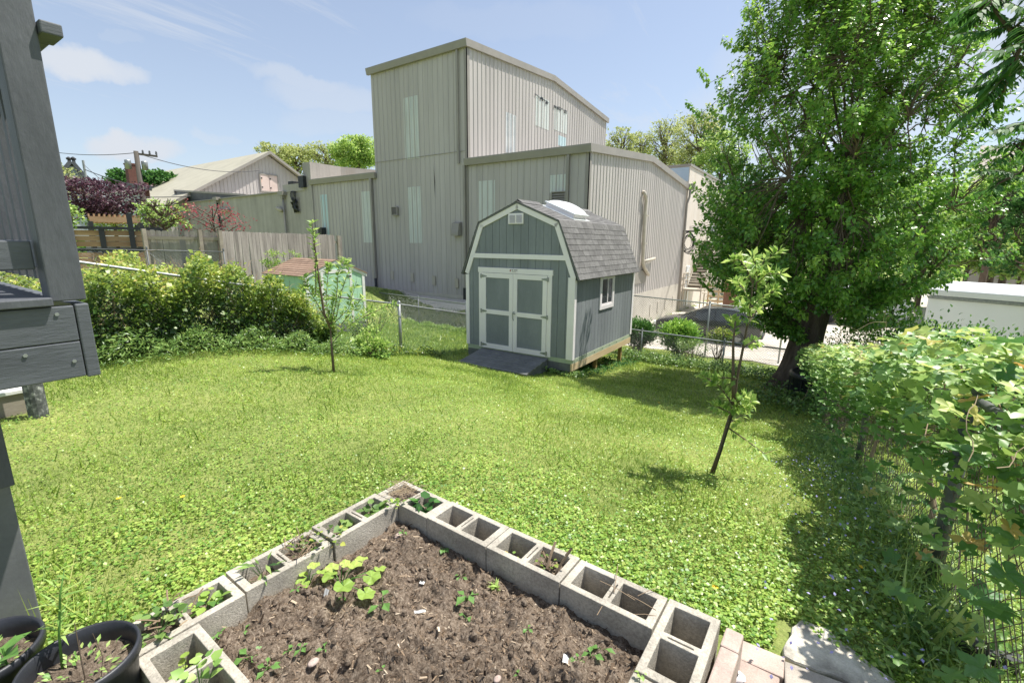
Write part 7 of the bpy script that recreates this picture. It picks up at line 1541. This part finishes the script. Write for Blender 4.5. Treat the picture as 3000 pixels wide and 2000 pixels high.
# loose mulch over the soil
n = 14000; u = RS.uniform(.2, 1.57, n); v = RS.uniform(.2, 1.16, n); z = np.array([soilz(a, c_) for a, c_ in zip(u, v)])+.002
P = np.stack([BA.x+cb*u+sb*v, BA.y+sb*u-cb*v, z], 1); D = np.stack([RS.normal(0, 1, n), RS.normal(0, 1, n), RS.normal(0, .25, n)], 1)
leaves('mulch_debris', P, D, rnd(n)*.5+UPV, RS.exponential(.0055, n)+.004, tpl([(-.12, 0, 0), (.12, 0, .05), (.1, 1, .05), (-.1, 1, 0)], [(0, 1, 2), (0, 2, 3)]), ML['chips'], tint=np.clip(RS.beta(1.3, 2.0, n), 0, 1), kind='stuff')
# clods
clv = []
for k in range(240):
    u_, v_ = random.uniform(.21, 1.56), random.uniform(.21, 1.14); r_ = random.uniform(.006, .017); c_ = bedp(u_, v_, soilz(u_, v_)+r_*.3); clv.append((c_, r_))
b = MB()
for c_, r_ in clv:
    vs = []; 
    for i in range(5):
        ph = -math.pi/2+math.pi*i/4
        for j in range(7): th = 2*math.pi*j/7; d_ = Vector((math.cos(ph)*math.cos(th), math.cos(ph)*math.sin(th), math.sin(ph))); vs.append(c_+d_*r_*(1+.5*noise.noise(d_*1.8+c_*60)))
    b.add(vs, [(i*7+j, i*7+(j+1) % 7, (i+1)*7+(j+1) % 7, (i+1)*7+j) for i in range(4) for j in range(7)])
b.build('soil_clods', M['earth'], kind='stuff')
for (px, py, s, lab) in ((1470, 1772, .03, 'big'),): pass
def scrap(name, lab, px, py, w_, h_, m, rz, tilt=0, cat='litter', stand=0):
    p = soilpt(px, py) if px < 2000 and stand < 2 else pt(px, py, z=-1.57); nx_ = 6; vs = []; 
    for i in range(nx_):
        for j in range(3): vs.append(((i/(nx_-1)-.5)*w_, (j/2-.5)*h_, .004+.3*w_*.15*math.sin(i*1.9+j)))
    b = MB(); b.add(vs, [(i*3+j, (i+1)*3+j, (i+1)*3+j+1, i*3+j+1) for i in range(nx_-1) for j in range(2)]); o = b.build(name, m); o.location = (p.x, p.y, p.z+.008); o.rotation_euler = (tilt, 0, rz); return tag(o, lab, cat)
scrap('seed_label', 'crumpled silver grey seed label lying near the right wall of the bed', 1505, 1692, .07, .03, M['galv'], -.2, .2)
scrap('plant_tag', 'small grey plant tag standing below the squash plant', 958, 1738, .022, .032, M['whitewood'], .1, 1.1)
scrap('paper_scrap', 'white paper scrap left of the centre seedling', 1230, 1795, .045, .012, M['paper'], .8, .2); scrap('paper_scrap', 'crumpled white paper near the bottom of the bed', 1665, 1935, .04, .03, M['paper'], .3, .3)
scrap('paper_scrap', 'small white flake in the upper left of the bed', 1237, 1710, .022, .014, M['paper'], .3, .2)
for (px, py, r_, lab) in ((918, 1940, .016, 'pinkish oval stone at the lower left of the bed'), (1457, 1988, .012, 'round pale stone at the bottom centre of the bed'), (1168, 1570, .02, 'tan clod-like stone in the far corner of the bed')):
    p = soilpt(px, py); b = MB(); b.lathe([(.001, -r_*.6), (r_*.8, -r_*.4), (r_, 0), (r_*.75, r_*.45), (.001, r_*.6)], (0, 0, 0), 12); o = b.build('stone', M['paver'], smooth=True); o.location = p+Vector((0, 0, r_*.3)); o.scale = (1, 1.4, .8); tag(o, lab, 'stone', 'stones on the soil')
# bleached shell-like fungus on the pavers
p = pt(2145, 1975, z=-1.565); o = empty('white_stone', p, label='chalky white stone with a hole on the pavers at the bottom right', cat='stone'); b = MB(); vs = []
for i in range(6):
    for j in range(14): a = 2*math.pi*j/14; rr_ = .042*math.cos(i/5*math.pi/2)*(1+.15*math.sin(3*a+1)); vs.append((rr_*math.cos(a), rr_*.8*math.sin(a), .022*math.sin(i/5*math.pi/2)))
b.add(vs, [(i*14+j, i*14+(j+1) % 14, (i+1)*14+(j+1) % 14, (i+1)*14+j) for i in range(5) for j in range(14)]); b.build('body', M['shedtrim'], o, smooth=True); b = MB(); b.lathe([(.001, .0235), (.012, .0235), (.014, .021)], (.008, -.008, 0), 10); b.build('hole', M['dark'], o)
# plants in the pots
def potplants(pos, lab1, seed):
    q = Vector((pos[0], pos[1], pos[2]-.07)); o = empty('pot_weeds', q, label=lab1, cat='plant', group='weeds in the pots'); n = 70; an = RS.rand(n)*6.28; rr_ = .10*np.sqrt(RS.rand(n)); P = np.stack([np.cos(an)*rr_, np.sin(an)*rr_, RS.uniform(.003, .035, n)], 1); leaves('foliage', P, np.stack([np.cos(an), np.sin(an), RS.uniform(0, 1, n)], 1), rnd(n)*.4+UPV, RS.uniform(.012, .026, n), T_OVAL, ML['seed'], o)
potplants(POT1, 'low sprouting weeds in the right hand plant pot', 1); potplants(POT2, 'weeds in the left hand plant pot', 2)
o = empty('tall_weed', (POT1[0]-.09, POT1[1]-.03, POT1[2]-.07), label='tall thin feathery weed with narrow leaves rising between the two pots', cat='plant'); b = MB(); b.tube([(0, 0, 0), (.0, .01, .12), (.005, .03, .25), (.01, .05, .33)], [.004, .0035, .003, .001], 6); b.build('stem', ML['seed'], o, smooth=True); n = 30; zz = RS.uniform(.08, .33, n); an = RS.rand(n)*6.28; leaves('leaves', np.stack([zz*0, zz*.1, zz], 1), np.stack([np.cos(an), np.sin(an), RS.uniform(.1, .8, n)], 1), rnd(n)*.4+UPV, RS.uniform(.04, .09, n), tpl([(0,0,0),(-.06,.4,.02),(0,1,-.2),(.06,.4,.02)], [(0,3,1),(1,3,2)]), ML['seed'], o)
o = empty('milkweed_seedling', (POT2[0]+.09, POT2[1]+.05, POT2[2]-.06), label='seedling with four smooth oval leaves at the edge of the left pot', cat='plant')
for i, (a, h, s) in enumerate(((.3, .10, .075), (2.6, .09, .07), (1.5, .13, .07), (4.2, .06, .06), (5.3, .05, .05))): place_leaf(sdm[0], o, (0, 0, h*.6), (math.cos(a), math.sin(a), .5), (random.uniform(-.2, .2), -.3, 1), s)
b = MB(); b.tube([(0, 0, 0), (0, 0, .09)], .003, 5); b.build('stem', ML['seed'], o)
o = empty('dry_twig', (POT1[0]+.02, POT1[1], POT1[2]-.07), label='bare dry twig standing upright in the right hand pot', cat='dead plant'); b = MB(); b.tube([(0, 0, 0), (.002, 0, .08), (-.004, .004, .2)], [.0022, .002, .0012], 5); b.tube([(.001, 0, .07), (-.03, .01, .12)], .0009, 4); b.tube([(.03, .03, .0), (.05, .04, .08), (.045, .03, .17)], .0011, 4); b.build('stem', M['twig'], o)
# iris-like blades and round cover at the lower right
o = empty('iris_clump', (.47, 2.28, tz(.47, 2.28)), label='upright sword leaved clump at the foot of the fence near the old concrete', cat='plant'); n = 16; D = np.stack([RS.normal(0, .3, n), RS.normal(0, .3, n), np.ones(n)], 1); leaves('leaves', RS.normal(0, .025, (n, 3))*np.array([1, 1, 0]), D, rnd(n), RS.uniform(.2, .42, n), tpl([(-.022, 0, 0), (.022, 0, 0), (.018, .6, .02), (0, 1, .12), (-.018, .6, .02)], [(0, 1, 2), (0, 2, 4), (4, 2, 3)]), ML['weed'], o)
lg = pt(2890, 1925, z=-1.6); o = empty('metal_edging', lg, label='dark edge of a half hidden stone under the vines at the bottom right corner', cat='stone'); b = MB(); b.prism([(-.1, -.03, 0), (.08, -.05, 0), (.1, .03, 0), (-.08, .05, 0)], (0, 0, .05)); b.build('body', M['darkmetal'], o, bevel=.01)
# leaning stray blades near the deck post
n = 90; P = np.stack([RS.uniform(-2.75, -2.2, n), RS.uniform(.22, .42, n), np.full(n, -1.6)], 1); leaves('stray_grass', P, np.stack([RS.normal(0, .35, n), RS.normal(0, .35, n), np.ones(n)], 1), rnd(n), RS.uniform(.1, .32, n), tpl([(-.014, 0, 0), (.014, 0, 0), (0, 1, .25)], [(0, 1, 2)]), ML['grass'], kind='stuff')
